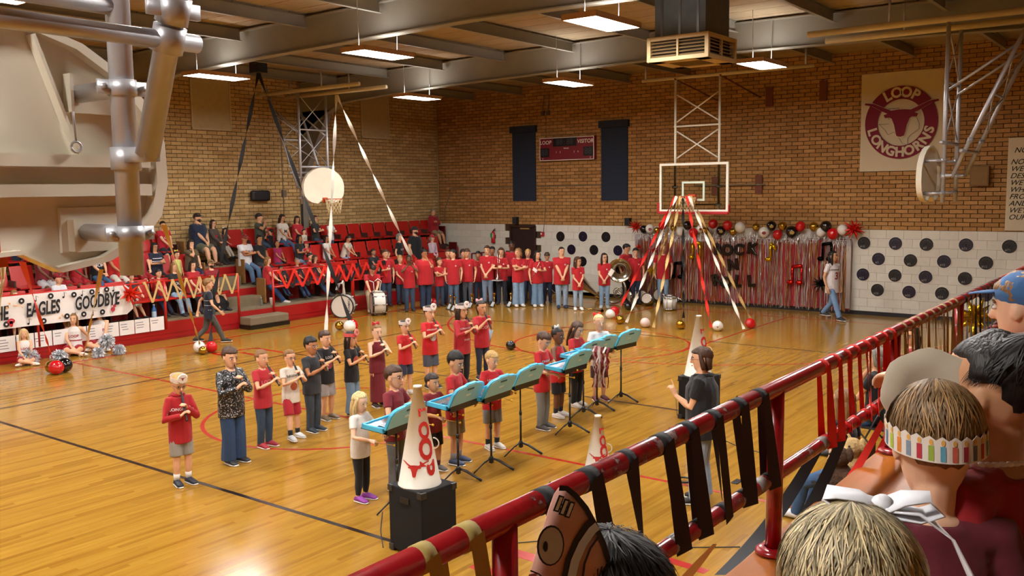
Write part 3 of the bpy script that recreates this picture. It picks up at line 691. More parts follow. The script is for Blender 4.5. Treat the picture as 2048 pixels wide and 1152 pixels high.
# the duct grille
du = empty('air_duct', (-6.5, 13.3, 5.15), 0, 'square galvanised ceiling duct with a cream louvred grille box', 'duct')
m_duct = mat('6E7478', .5, .75, .25, 5, kind='duct')
MB().box((0, 0, .8), (.84, .84, 1.0)).build('duct', m_duct, du, smooth=False)
q = MB()
for x in (-.3, 0, .3): q.box((x, -.425, .75), (.04, .01, .8))
q.box((0, -.425, 1.0), (.86, .012, .03)); q.build('duct_strap', metal('A0A0A0'), du, smooth=False)
q = MB(); S = .48
for s in (-1, 1):
    for z in (.02, .33): q.box((0, s*S, z), (2*S+.05, .05, .06)).box((s*S, 0, z), (.05, 2*S, .06))
    for r in (-1, 1): q.box((s*S, r*S, .175), (.06, .06, .36))
    q.box((0, s*S, .175), (.03, .04, .3)).box((s*S, 0, .175), (.04, .03, .3))
q.box((0, -S+.1, 0), (2*S, .2, .03)).box((0, S-.1, 0), (2*S, .2, .03)).box((-S+.1, 0, 0), (.2, 2*S, .03)).box((S-.1, 0, 0), (.2, 2*S, .03))
q.build('grille_frame', mat('C2A878', .6), du, smooth=False)
q = MB()
for i in range(5):
    for s in (-1, 1): q.box((0, s*(S-.01), .07+i*.05), (2*S-.05, .03, .012), Matrix.Rotation(-s*.5, 3, 'X')).box((s*(S-.01), 0, .07+i*.05), (.03, 2*S-.05, .012), Matrix.Rotation(s*.5, 3, 'Y'))
for i in range(9): q.box((0, -.32+i*.08, .01), (.7, .01, .04))
q.build('louvre', mat('8A7048', .7), du, smooth=False); MB().box((0, 0, .18), (.86, .86, .24)).build('core', mat('3A2E20', .9), du, smooth=False)
# record discs stuck on the white wall
REC = [(1121, 473, 0), (1166, 473, 0), (1212, 474, 0), (1143, 499, 0), (1188, 500, 0), (1236, 501, 0), (1165, 523, 0), (1112, 575, 0), (1728, 486, '10'), (1791, 487, '4'), (1853, 489, '7'), (1932, 490, '75'), (2019, 493, '71'), (1757, 518, '3'), (1821, 521, '5'), (1888, 523, '10'), (1972, 526, '12'), (1726, 549, '15'), (1790, 551, '22'), (1851, 554, '77'), (1930, 557, '1'), (2013, 563, '15'), (1755, 580, '20'), (1818, 584, '50'), (1884, 587, '24'), (1971, 590, '8')]
MR = [mat('101014', .35, noise=.3, scale=40), mat('16102A', .35, noise=.3, scale=40)]
for i, (px, py, t) in enumerate(REC):
    c = P(px, py, y=YF-.03); r = .155
    lab = ('black paper record on the white wall, %s' % ['upper left of six by the door', 'upper middle above the band', 'upper right before the curtain', 'lower left of six by the door', 'lower middle above the band', 'lower right behind the sousaphone man', 'behind the head of the small band girl', 'half hidden behind the large band boy'][i]) if i < 8 else 'black paper record numbered %s, %s in the %s row right of the foil curtain' % (t, ['first', 'second', 'third', 'fourth', 'fifth', 'sixth'][(i-8 if i < 13 else i-13 if i < 17 else i-17 if i < 22 else i-22)], ['top', 'second', 'third', 'bottom'][0 if i < 13 else 1 if i < 17 else 2 if i < 22 else 3])
    o = empty('paper_record', c, 0, lab, 'record', 'paper records on the white wall'); R = Matrix.Rotation(math.pi/2, 3, 'X')
    MB().lathe([(0.001, 0), (r+.012, 0), (r+.012, .006), (.001, .006)], R=R, n=28, close=False).build('white_rim', m_w, o, smooth=False)
    MB().lathe([(0.001, .006), (r, .006), (r, .010), (r*.42, .010), (r*.4, .008), (.012, .008)], R=R, n=28, close=False).build('disc', MR[i % 2], o, smooth=False)
    if t:
        mw = mat('8A8880', .8, noise=0); text('#'+t, .075, lambda x, v, z=0: V((x-.03, -.013, v-.085)), 'lettering', mw, o, bold=.01)
        q = MB(); rr = random.Random(i)
        for k in range(11):
            a = math.radians(150-12*k); q.bar((math.cos(a)*r*.62, -.012, math.sin(a)*r*.55+rr.uniform(0, .03)), (math.cos(a-.15)*r*.62, -.012, math.sin(a-.15)*r*.55+rr.uniform(0, .03)), .008, .002)
        q.build('scribble', mw, o, smooth=False)
# foil curtain
cu = empty('foil_curtain', (-10.1, YF-.15, 0), 0, 'red backdrop hung with silver and gold foil fringe curtain', 'curtain')
MB().box((0, .06, 1.0), (6.1, .01, 1.78)).build('red_cloth', mat('A81C2A', .7, noise=.2, scale=3), cu, smooth=False)
rr = random.Random(11)
for nm, c, cnt, z0 in (('silver_fringe', 'E2E2E2', 270, .12), ('gold_fringe', 'C8964A', 230, .12), ('pink_fringe', 'C89AA2', 100, .12)):
    mb = MB()
    for i in range(cnt):
        x = rr.uniform(-3.05, 3.05); top = 1.82+rr.uniform(-.03, .04); bot = z0+rr.uniform(-.08, .05); k = 9; y = rr.uniform(-.03, .04)
        pts = [(x+rr.uniform(-.012, .012), y+rr.uniform(-.012, .012), top+(bot-top)*j/k) for j in range(k+1)]
        mb.strip(pts, rr.uniform(.007, .018), lat=(1, 0, 0), twist=rr.uniform(-2, 2), t0=rr.uniform(-1, 1))
    tag(mb.build(nm, mat(c, .3, .75, .1, kind='foil'), cu, smooth=False), None, kind='stuff')
mb = MB()
for i in range(700):
    x = rr.uniform(-3.05, 3.05); z = 1.84+rr.random()*.16; pts = [(x+rr.uniform(-.03, .03), -.03-rr.random()*.08, z+rr.uniform(-.08, .08)-.03*j) for j in range(4)]
    mb.strip(pts, .016, lat=(1, 0, .3), twist=rr.uniform(-1, 1), t0=rr.uniform(0, 6))
tag(mb.build('foil_valance', mat('F4F4F6', .25, .35, .05, kind='foil'), cu, smooth=False), None, kind='stuff')
MB().tube((-3.07, 0, 1.86), (3.07, 0, 1.86), .012).build('rod', metal(), cu); [MB().box((x, -.02, 1.0), (.11, .02, 1.7)).build('side_foil', mat('C8C8CC', .3, .8, .1, kind='foil'), cu, smooth=False) for x in (-3.0, 3.02)]
# ---------------------------------------------------------------- balloons
B_R, B_W, B_K, B_G = mat('C8141C', .12, noise=0, coat=.6), mat('E6E2DA', .18, noise=0, coat=.5), mat('0C0C10', .1, noise=0, coat=.7), mat('B8902E', .16, .9, 0, coat=.3)
B_C = mat('D8C0B8', .15, noise=.35, scale=60, coat=.5, alpha=1)
BM = {'r': (B_R, 'red'), 'w': (B_W, 'white'), 'k': (B_K, 'black'), 'g': (B_G, 'metallic gold'), 'c': (B_C, 'pink confetti')}
def balloon(c, r, col, label, group, prt=None, down=(0, 0, -1)):
    t = empty('balloon', c, 0, label, 'balloon', group); d = V(down).normalized(); R = V((0, 0, -1)).rotation_difference(d).to_matrix()
    MB().ball((0, 0, 0), r, 20, 14, R, fn=lambda v: 1+.12*max(0, -v.z)**3-.02*max(0, v.z)).build('skin', BM[col][0], t)
    MB().lathe([(.004, -r*1.09), (.018, -r*1.2), (.004, -r*1.13)], R=R, n=8).build('knot', BM[col][0], t)
    if prt:
        f = V((0, 0, CH))-V(c); f.z *= .5; f.normalize(); u = f.cross(V((0, 0, 1))).normalized(); w2 = u.cross(f)
        def g2(x, z): q = (f*r+u*(-x)+w2*(z-.2*r)); return q.normalized()*r*1.012
        mb = MB()
        if prt == 'disc':
            n = 14; vs = [g2(0, 0)]+[g2(r*.42*math.cos(2*math.pi*k/n), r*.36*math.sin(2*math.pi*k/n)) for k in range(n)]; mb.add(vs, [(0, 1+k, 1+(k+1) % n) for k in range(n)])
        else: longhorn(mb, r*.45, g2)
        mb.build('print', mat('8A1A2A', .5) if col == 'w' else mat('B89A50', .5), t)
    return t
LST = [(1288, 458, 'k', 9, 0), (1300, 457, 'w', 10, 1), (1314, 460, 'g', 7, 0), (1325, 451, 'r', 9, 0), (1347, 456, 'g', 7, 0), (1361, 463, 'w', 9, 0), (1375, 450, 'k', 10, 0), (1387, 465, 'r', 10, 0), (1401, 457, 'w', 8, 1), (1411, 461, 'g', 8, 0), (1426, 447, 'r', 10, 0), (1442, 461, 'k', 10, 1), (1455, 450, 'r', 10, 0), (1466, 463, 'g', 8, 0), (1480, 454, 'w', 11, 0), (1512, 454, 'g', 8, 0), (1528, 464, 'w', 11, 1), (1543, 451, 'k', 10, 1), (1555, 469, 'r', 10, 0), (1565, 452, 'g', 9, 0), (1584, 463, 'k', 12, 1), (1601, 452, 'r', 10, 0), (1628, 453, 'g', 9, 0), (1642, 464, 'w', 9, 0), (1652, 452, 'k', 11, 0), (1666, 467, 'r', 11, 0), (1685, 459, 'w', 10, 0)]
ORD = ['first', 'second', 'third', 'fourth', 'fifth', 'sixth', 'seventh', 'eighth']; cnt = {}
for px, py, c, r, pr in LST:
    k = cnt.get(c, 0); cnt[c] = k+1; p = P(px, py, y=YF-.28)
    balloon(p, r/78, c, '%s balloon along the foil curtain top, %s %s one from the left' % (BM[c][1], ORD[k], BM[c][1].split()[-1]), 'balloons along the curtain top', 'disc' if pr else None)
FL = [(1220, 637, 'w', 9.5, 0, 'white balloon on the floor left of the foil curtain'), (1229, 630, 'r', 9, 0, 'red balloon half hidden behind a white one by the band'), (1240, 648, 'g', 9, 0, 'gold balloon on the floor at the white streamer end'), (1290, 655, 'c', 10, 0, 'clear pink confetti balloon on the floor'),
  (1361, 658, 'g', 9, 0, 'gold balloon on the floor below the glass goal'), (1435, 662, 'w', 10.5, 1, 'white printed balloon on the floor by the tall megaphone'), (1500, 657, 'r', 10.5, 0, 'red balloon on the floor at two streamer ends'), (1256, 620, 'k', 8, 0, 'black balloon on the floor in front of the drums'),
  (868, 613, 'r', 8.5, 0, 'red balloon at the feet of the band'), (1021, 700, 'k', 9.5, 0, 'black balloon alone on the floor behind the players'), (399, 706, 'w', 12, 1, 'white printed balloon on the floor by the walking boy'), (406, 709, 'g', 8.5, 0, 'small gold balloon in front of a white and a red one'), (423, 705, 'r', 11.5, 0, 'red balloon right of the gold one by the walking boy'),
  (699, 664, 'w', 12, 0, 'white balloon behind the girl in the pink crown'), (704, 662, 'r', 12, 0, 'red balloon behind the white one at mid court'), (679, 660, 'g', 9, 0, 'gold balloon behind the girl in the pink crown'), (104, 746, 'g', 13, 0, 'gold balloon left of the red one by the cheerleaders'), (113, 749, 'r', 14.5, 0, 'large red balloon on the floor by the cheerleaders'), (130, 744, 'k', 14.5, 1, 'black printed balloon on the floor by the cheerleaders')]
for px, py, c, r, pr, lab in FL:
    p = P(px, py, z=0); rr_ = r/FPX*(p-V((0, 0, CH))).dot(CF); p.z = rr_*1.01
    balloon(p, rr_, c, lab, 'balloons on the floor', 'horn' if pr else None, down=(.8, .2, -.3))
def spike(px, py, y, r, c, label, mm=None):
    t = empty('foil_star', P(px, py, y=y), 0, label, 'star balloon', 'foil star balloons'); q = random.Random(px); mb = MB(); n = 22
    for i in range(n):
        z = 1-2*(i+.5)/n; a = i*2.4; d = V((math.sqrt(1-z*z)*math.cos(a), math.sqrt(1-z*z)*math.sin(a), z))*r*q.uniform(.75, 1.1)
        mb.loft([d*.02, d*.25, d*.98], [r*.03, r*.13, r*.008], n=6)
    mb.build('spikes', mm or mat(c, .22, .4, 0, kind='foil'), t)
spike(1272, 453, YF-.3, .24, 'D03020', 'red foil star at the left end of the balloon row'); spike(1708, 458, YF-.3, .3, 'D02018', 'red foil star at the right end of the balloon row')
spike(1642, 567, YF-.3, .26, '141416', 'black foil star beside the woman in the jersey'); spike(1304, 541, YF-.5, .2, 'D8A818', 'gold foil star hanging on a tan streamer'); spike(1277, 494, YF-.4, .12, 'D03020', 'small red foil star on the left of the foil curtain')
spike(1308, 502, YF-.4, .14, 'C02018', 'little red foil star low beside the red streamer')
t = P(260, 587, x=-18.25); o = spike(260, 587, t.y, .3, 'E03018', 'red foil star at the end of the GOODBYE banner'); bpy.data.objects['foil_star.006'].location = t
# letter balloons and note balloons
def letter(ch, px, py, rot, label, c='0A0A0C', size=.4):
    p = P(px, py, y=YF-.22); t = empty('letter_balloon', p, 0, label, 'letter balloon', 'black letter balloons'); cs, sn = math.cos(rot), math.sin(rot)
    text(ch, size, lambda x, v, z=0: V((x*cs-v*sn, -z, x*sn+v*cs)), 'foil_letter', mat(c, .2, .3, 0, kind='foil', coat=.5), t, bold=.03, extrude=.05, bev=.03, res=4)
for ch, px, py, r, lab in (('R', 1436, 499, .1, 'black letter balloon R of the word ROCK, behind a streamer'), ('O', 1455, 501, 0, 'black letter balloon O of the word ROCK'), ('C', 1478, 500, -.1, 'black letter balloon C of the word ROCK'), ('K', 1504, 498, -.15, 'black letter balloon K of the word ROCK'),
    ('N', 1466, 530, .1, 'black letter balloon N alone on the middle line'), ('R', 1433, 560, .35, 'black letter balloon R of the word ROLL'), ('O', 1452, 566, .2, 'black letter balloon O of the word ROLL'), ('L', 1476, 563, -.15, 'first black letter balloon L of the word ROLL'), ('L', 1502, 563, .1, 'last black letter balloon L of the word ROLL')): letter(ch, px, py, r, lab)
def note(px, py, c, label, s=1, double=True, y=YF-.24):
    t = empty('note_balloon', P(px, py, y=y), 0, label, 'note balloon', 'music note balloons'); mb = MB(); q = .045*s
    xs = (-.1, .12) if double else (0,)
    for x in xs: mb.loft([(x*s, 0, -.17*s), (x*s, 0, .19*s)], q*.7, n=8).ball((x*s-.05*s, 0, -.19*s), (.085*s, .05*s, .06*s), 12, 8)
    if double: mb.loft([(-.1*s, 0, .18*s), (.12*s, 0, .21*s)], q, n=8)
    else: mb.loft([(0, 0, .19*s), (.1*s, 0, .1*s), (.12*s, 0, .0)], [q, q, q*.4], n=8)
    mb.build('foil_note', mat(c, .16, .85, 0, kind='foil'), t)
note(1392, 501, 'D8B018', 'gold foil double note left of the letter balloons'); note(1541, 503, 'D8B018', 'gold foil single note right of the letter balloons', 1.1, False)
note(1593, 549, 'D02018', 'red foil double note low on the foil curtain', 1.1); note(1653, 503, '0C0C10', 'black foil note above the woman in the jersey', 1.0, True); note(1356, 540, '0C0C10', 'black foil note beside the blond boy at the curtain', 1.0)
# ---------------------------------------------------------------- banner and papers of the far bleachers
bb = empty('paper_banner', (-18.30, 8.4, 1.0), 0, 'white paper banner reading THE EAGLES GOODBYE with records and notes', 'banner')
m_pap = mat('E6E0DC', .75, noise=.06, scale=3, kind='paper'); m_ink = mat('131015', .7, noise=0)
nx = 40; Y0, Y1 = -3.4, 2.3; vs = [V((.012*math.sin(i*.7)+.008*math.sin(i*.31+j), Y0+(Y1-Y0)*i/nx, (.31 if j else -.31)+(.0 if i < nx else (-.12 if j else .1)))) for j in (0, 1) for i in range(nx+1)]
MB().add(vs, [(i, i+1, nx+2+i, nx+1+i) for i in range(nx)]).build('sheet', m_pap, bb)
fy = lambda cy, cz, rot=0: (lambda x, v, z=0: V((.03, cy+x*math.cos(rot)-v*math.sin(rot), cz+v*math.cos(rot)+x*math.sin(rot))))
for tx_, cy_, cz_ in (('THE', -.47, -.02), ('EAGLES', .38, .0), ('GOODBYE', 1.5, .03)): text(tx_, .37, fy(cy_, cz_, .03), 'lettering', m_ink, bb, bold=.03, shear=.2, sx=.54)
def vinyl(cy, cz, r=.058):
    o = MB().add([V((.031, cy, cz))]+[V((.031, cy+a, cz+b)) for a, b in disc(r, 18)], [(0, 1+i, 1+(i+1) % 18) for i in range(18)]).build('record_print', m_ink, bb, smooth=False)
    MB().add([V((.034, cy, cz))]+[V((.034, cy+a, cz+b)) for a, b in disc(r*.33, 10)], [(0, 1+i, 1+(i+1) % 10) for i in range(10)]).build('record_hole', m_pap, o, smooth=False)
def quaver(cy, cz, s=.1):
    MB().bar((.033, cy, cz-s*.4), (.033, cy, cz+s*.6), .01, .003).bar((.033, cy, cz+s*.6), (.033, cy+s*.5, cz+s*.3), .014, .003).add([V((.033, cy-s*.2+a, cz-s*.4+b)) for a, b in disc(s*.22, 10)], [tuple(range(10))]).build('note_print', m_ink, bb, smooth=False)
for y, z in ((-.02, .2), (.55, .24), (1.02, .22), (1.4, .24), (1.72, .26), (-.33, -.22), (.38, -.24), (.85, -.2), (1.2, -.2), (1.6, -.2), (-1.2, .2), (-1.5, -.2), (-2.2, .2)): vinyl(y, z)
for y, z in ((-.45, .2), (.26, .21), (.82, .23), (1.2, .23), (1.56, .25), (1.88, .26), (.1, -.22), (1.02, -.2), (1.4, -.2), (-1.0, -.2)): quaver(y, z)
# guitar, lips with tongue
q = MB().add([V((.033, 1.83+a, -.17+b)) for a, b in disc(.05, 12)], [tuple(range(12))]).add([V((.033, 1.87+a, -.1+b)) for a, b in disc(.035, 12)], [tuple(range(12))]); q.build('guitar_print', mat('B03040', .7), bb, smooth=False); MB().bar((.035, 1.87, -.08), (.035, 2.03, .12), .016, .003).build('guitar_neck', m_ink, bb, smooth=False)
q = MB().add([V((.033, -.24+a*1.2, -.17+b*.9)) for a, b in disc(.06, 16)], [tuple(range(16))]).add([V((.033, -.24+a*.7, -.22+b*1.3)) for a, b in disc(.05, 16)], [tuple(range(16))]); q.build('lips_print', mat('C02430', .7), bb, smooth=False)
MB().bar((.036, -.28, -.16), (.036, -.2, -.155), .018, .002).build('teeth_print', m_pap, bb, smooth=False)
for y, z in ((-.25, .17), (-.3, .1), (.7, -.22), (.76, -.17)):
    MB().add([V((.033, y+(.035 if i % 2 else .014)*math.cos(i*math.pi/5), z+(.035 if i % 2 else .014)*math.sin(i*math.pi/5))) for i in range(10)], [tuple(range(10))]).build('star_print', mat('E0A868', .7), bb, smooth=False)
for i in range(15):
    y = 6.3+i*.355; o = empty('paper_sheet', (-18.335, y, .39), 0, 'white lettered sheet taped under the banner, %s from the right end of its row' % NTH[14-i], 'paper', 'sheets under the banner')
    MB().box((0, 0, 0), (.004, .335, .3)).build('sheet', m_pap, o, smooth=False); q = MB(); rr = random.Random(i)
    for k in range(rr.choice((2, 3, 4))): q.box((.004, -.06+rr.uniform(-.02, .02), .08-.055*k), (.001, rr.uniform(.1, .19), .014))
    q.build('print', mat('77727A', .8), o, smooth=False)
# ---------------------------------------------------------------- people
def ik(a, t, l1, l2, pole):
    d = t-a; L = max(.02, min(d.length, (l1+l2)*.999)); d.normalize(); t = a+d*L
    c = max(-1, min(1, (l1*l1+L*L-l2*l2)/(2*l1*L))); pl = V(pole); pl -= d*pl.dot(d)
    pl = d.orthogonal() if pl.length < 1e-5 else pl; pl.normalize()
    return a+d*l1*c+pl*l1*math.sqrt(1-c*c), t
def remesh(o, vox, ratio=.4, it=3):
    r = o.modifiers.new('remesh', 'REMESH'); r.mode = 'VOXEL'; r.voxel_size = vox; r.use_smooth_shade = True
    s = o.modifiers.new('smooth', 'SMOOTH'); s.iterations = it; s.factor = .5
    if ratio < 1: d = o.modifiers.new('decimate', 'DECIMATE'); d.ratio = ratio
    REM.append(o); return o
REM = []
def hand(mb, w, d, n, sg, h, curl=.5, kid=0):
    d = V(d).normalized(); n = V(n); n = (n-d*n.dot(d)).normalized(); s = d.cross(n)*sg
    mb.loft([w-d*.006*h, w+d*.022*h, w+d*.052*h], [.017*h, .023*h, .022*h], [.012*h, .011*h, .009*h], lat=s, n=8)
    r = max(.0056*h, .0072)
    for i, (o, ln) in enumerate(((.0175, .92), (.006, 1), (-.006, .95), (-.0175, .76))):
        p = w+d*.05*h+s*o*h; a = 0; cl = curl[i] if hasattr(curl, '__len__') else curl; pts = [p-d*.012*h, p]
        for k, q in enumerate((.024, .017, .013)):
            a += cl*(.75, 1.0, .8)[k]; p = p+(d*math.cos(a)+n*math.sin(a)+s*o*3)*q*ln*h; pts.append(p)
        mb.loft(pts, [r*1.05, r*1.05, r, r*.92, r*.8], n=6, cap=.9)
    p = w+d*.014*h+s*.016*h; b = (d*.55+s*.75+n*.35).normalized(); c = (d*.8+s*.15+n*(.3+.5*(curl[1] if hasattr(curl, '__len__') else curl))).normalized()
    mb.loft([p, p+b*.022*h, p+b*.022*h+c*.02*h, p+b*.022*h+c*.034*h], [r*1.25, r*1.2, r*1.05, r*.8], n=6, cap=.9)
TORSO = {'m': [(-.12, .086, .066), (0, .095, .066), (.3, .086, .061), (.7, .102, .068), (.92, .095, .055), (1.06, .05, .045)],
         'w': [(-.12, .092, .068), (0, .099, .069), (.3, .074, .056), (.68, .088, .071), (.92, .083, .05), (1.06, .045, .042)],
         'k': [(-.12, .082, .062), (0, .086, .062), (.3, .080, .060), (.7, .09, .063), (.92, .084, .05), (1.06, .045, .042)]}
def interp(tab, s, j):
    if s <= tab[0][0]: return tab[0][j]
    for a, b in zip(tab, tab[1:]):
        if s <= b[0]: return a[j]+(b[j]-a[j])*(s-a[0])/(b[0]-a[0])
    return tab[-1][j]
HAIRS = dict(k='15100E', d='2A1A12', b='4A2E1C', l='8A6236', y='C29A5A', w='D8BE86', g='8A857C', r='5A2A1A')
SKINS = dict(l='E0AC88', m='CC966E', t='B47A52', d='6E4630', p='E8BC9C')
WORLD = []
def person(loc, psi, h, label, kid=0, sex=None, fat=1.0, pose='stand', arms='down', head=(0, 0), lean=0, side=0, sk='l', hair=('short', 'b'), top=('tee', 'C01820'), low=('jeans', '3A4A66'),
           shoe='2A2A2E', seat=.43, vox=.012, group=None, glasses=None, cap=None, crown=None, bow=None, beard=None, feet=None, prnt=None, name='person', sock=None, cast=None, collar=True):
    t = empty(name, loc, math.radians(psi-90), label, 'person', group)
    sex = sex or ('k' if kid else 'm'); X, Y, Z = V((1, 0, 0)), V((0, 1, 0)), V((0, 0, 1))
    Hd = h/(7.3-1.25*kid); hs = (.50-.02*kid)*h; T = (.318-.005*kid)*h
    pel = V((0, 0, hs if pose == 'stand' else hs-.03*h if pose == 'walk' else seat+.055*h))
    if pose == 'floor': pel = V((0, 0, .075*h))
    u = V((math.sin(side), math.sin(lean), math.cos(lean)*math.cos(side))).normalized(); ctr = lambda s: pel+u*T*s
    shc = ctr(.93); sw = {'m': .108, 'w': .094, 'k': .095}[sex]*h*(1+.35*(fat-1)); nb = ctr(1.04)
    Rh = Matrix.Rotation(math.radians(head[0]), 3, 'Z') @ Matrix.Rotation(-math.radians(head[1])-lean*.3, 3, 'X')
    hc = nb+u*(.035-.008*kid)*h+V((0, .008*h, 0)); HM = lambda x, y, z: hc+Rh @ (V((x, y, z-.25))*Hd)+Z*.25*Hd
    tab = TORSO[sex]; RX = lambda s: interp(tab, s, 1)*h*fat; RY = lambda s: interp(tab, s, 2)*h*(fat**1.5)
    # skeleton ------------------------------------------------------
    l1, l2 = .243*h, hs-.04*h-.243*h+.0012*h; legs = []
    for sg in (-1, 1):
        hip = pel+X*sg*.046*h*min(fat, 1.25)
        if pose == 'sit':
            an = V((sg*.075*h, .27*h, .04*h)) if not feet else V((sg*feet[0]*h, feet[1]*h, feet[2])); pole = (sg*.15, 1, .6)
        elif pose == 'walk': an = V((sg*.045*h, (.19 if sg > 0 else -.2)*h, (.04 if sg > 0 else .075)*h)); pole = (0, 1, 0)
        elif pose == 'floor': an = V((-sg*.09*h, (.2+.03*sg)*h, .035*h)); pole = (sg*1, .5, .35)
        else: f = feet or ((.055, 0), (.055, 0)); q = f[0 if sg < 0 else 1]; an = V((sg*q[0]*h, q[1]*h, .04*h)); pole = (sg*.1, 1, 0)
        kn, an = ik(hip, an, l1, l2, pole); legs.append((sg, hip, kn, an))
    a1, a2 = .168*h, .148*h; AR = []
    arms = (arms, arms) if isinstance(arms, str) else arms
    mouth = HM(0, .44, .17); rec = (Rh @ V((0, .62, -.78))).normalized()
    for sg, am in ((-1, arms[0]), (1, arms[1])):        # -1 the left side, 1 the right side
        sh = shc+X*sg*sw; pole = (sg*.7, -.8, -.3); hd, hn, cu = None, V((-sg, 0, 0)), .35
        R_ = lambda x, y, z: shc+X*sg*x*h+V((0, y*h, z*h))
        if am == 'down': wr = R_(.135, .03, -.30)
        elif am == 'front': wr = R_(.022, .125*fat+.01, -.255); hd, hn, cu = V((-sg*.5, .2, -.8)), V((0, -1, -.2)), .5
        elif am == 'cross': wr = R_(-.055, .115*fat+(.012 if sg > 0 else 0), -.10-(.012*sg)); hd, hn, pole = V((-sg, -.05, .15)), V((0, -1, 0)), (sg, -.1, -.9)
        elif am == 'recU': wr = mouth+rec*.105*h+V((sg*.028*h, -.015*h, -.03*h)); hd, hn, cu, pole = V((-sg*.45, .5, .65)), V((-sg*.7, .45, .1)), .75, (sg*.9, -.2, -.9)
        elif am == 'recL': wr = mouth+rec*.175*h+V((sg*.03*h, -.02*h, -.03*h)); hd, hn, cu, pole = V((-sg*.45, .5, .65)), V((-sg*.7, .45, .1)), .75, (sg*.9, -.2, -.9)
        elif am == 'malA': wr = R_(.075, .20, -.135); hd, hn, cu, pole = V((-sg*.15, .9, -.25)), V((-sg*.4, -.1, -1)), .95, (sg*1, -.5, -.8)
        elif am == 'malB': wr = R_(.09, .185, -.17); hd, hn, cu, pole = V((-sg*.1, .9, -.2)), V((-sg*.4, -.1, -1)), .95, (sg*1, -.5, -.8)
        elif am == 'lap': wr = R_(.03, .19, -.235); hd, hn, pole = V((-sg*.5, .8, -.3)), V((0, -.2, -1)), (sg, -.5, -.5)
        elif am == 'knee': wr = R_(.07, .24, -.24); hd, hn, pole = V((-sg*.2, .9, -.4)), V((0, -.2, -1)), (sg, -.3, -.5)
        elif am == 'chin': wr = HM(sg*.12, .42, -.18); hd, hn, cu, pole = V((-sg*.2, -.25, 1)), V((-sg*.4, -1, 0)), .8, (sg*.6, .3, -1)
        elif am == 'hold': wr = R_(.03, .17, -.13); hd, hn, cu, pole = V((-sg*.5, .6, .3)), V((-sg*.6, -.5, 0)), .9, (sg, -.3, -.9)
        elif am == 'point': wr = R_(.03, .165, -.10); hd, hn, cu, pole = V((0, .35, .9)), V((-sg*.5, .8, -.3)), (.05, .95, 1.05, 1.1), (sg*.3, -.3, -1)
        elif am == 'prop': wr = R_(.17, -.10, -.27); hd, hn, cu, pole = V((sg*.1, -.2, -1)), V((0, -1, 0)), .1, (sg, -.3, 0)
        elif am == 'side': wr = R_(.12, .12, -.27); hd = V((-.1*sg, .5, -.8))
        elif am == 'swing': wr = R_(.13, sg*.14, -.26)
        elif am == 'up': wr = R_(.04, .13, .04); hd, hn, cu, pole = V((-sg*.2, .1, 1)), V((0, 1, 0)), .7, (sg, -.2, -1)
        elif am == 'rail': wr = R_(.08, .30, -.06); hd, hn, cu, pole = V((-sg*.3, .8, -.2)), V((0, 0, -1)), .6, (sg, -.3, -.9)
        el, wr = ik(sh, wr, a1, a2, pole); AR.append((sg, sh, el, wr, V(hd) if hd is not None else (wr-el), hn, cu))
    # skin ----------------------------------------------------------
    mb = MB()
    mb.loft([HM(0, yo, z) for z, a, b, yo in FACE], [a*Hd for z, a, b, yo in FACE], [b*Hd for z, a, b, yo in FACE], lat=Rh @ X, n=16, cap=.5)
    mb.loft([HM(0, .36, .56), HM(0, .44, .42), HM(0, .475, .35), HM(0, .42, .31)], [.035*Hd, .045*Hd, .06*Hd, .05*Hd], n=8)
    for sg in (-1, 1): mb.ball(HM(sg*.345, -.02, .45), (.035*Hd, .085*Hd, .13*Hd), 8, 6, Rh)
    mb.loft([nb-u*.04*h, nb+u*.01*h, HM(0, -.06, .12), HM(0, -.05, .32)], [.045*h*fat**.5, (.034-.003*kid)*h*fat**.6, (.034-.003*kid)*h*fat**.6, .2*Hd], n=10)
    ss = [-.1, 0, .3, .7, .9, 1.04]; mb.loft([ctr(s) for s in ss], [RX(s)*.9 for s in ss], [RY(s)*.88 for s in ss], lat=X, n=12)
    fr = fat**.5; gr = .9 if kid else (1.0 if sex == 'm' else .9)
    for sg, sh, el, wr, hd, hn, cu in AR:
        mb.loft([shc+X*sg*sw*.4, sh, sh.lerp(el, .35), el, el.lerp(wr, .3), wr], [.036*h*fr, .036*h*fr*gr, .03*h*fr*gr, .0235*h*fr*gr, .024*h*fr*gr, .0155*h*gr], n=8)
        hand(mb, wr, hd, hn, sg, h, cu)
    for sg, hip, kn, an in legs:
        mb.loft([hip, hip.lerp(kn, .3), kn, kn.lerp(an, .3), an], [.052*h*fr, .05*h*fr, .034*h*fr, .035*h*fr, .02*h], n=8, cap=.8)
        mb.ball(an+V((0, .03*h, -.012*h)), (.022*h, .055*h, .02*h), 8, 6)
    remesh(mb.build('body', skin(SKINS[sk]), t), vox, .27 if vox < .01 else .36)
    # clothes ---------------------------------------------------------
    st, tc = top[0], top[1]; slv = {'tee': .55, 'polo': .6, 'long': 2, 'tank': 0, 'dress': 0, 'sweat': 2, 'three': 1.55}[st]
    vc = max(vox, .0085); hem = {'dress': -.2}.get(st, top[2] if len(top) > 2 else -.22)
    lo = max(RX(.7)*1.05, RX(0)*1.12, (.105*h+.046*h*(min(fat, 1.25)-1))*fr*(.97 if kid else 1.0)*1.06); g = 1.10 if st not in ('sweat',) else 1.22
    ss = [hem, -.1, .1, .35, .6, .8, .93, 1.02]
    rx = [max(RX(s)*g, lo*(1.0 if s < .2 else .95) if s < .6 else 0) for s in ss]; ry = [max(RY(s)*g, RY(.5)*1.12, .08*h*fr if s < .3 else 0) if s < .9 else RY(s)*g for s in ss]
    if pose in ('sit', 'floor'): ss[0] = max(hem, -.08)
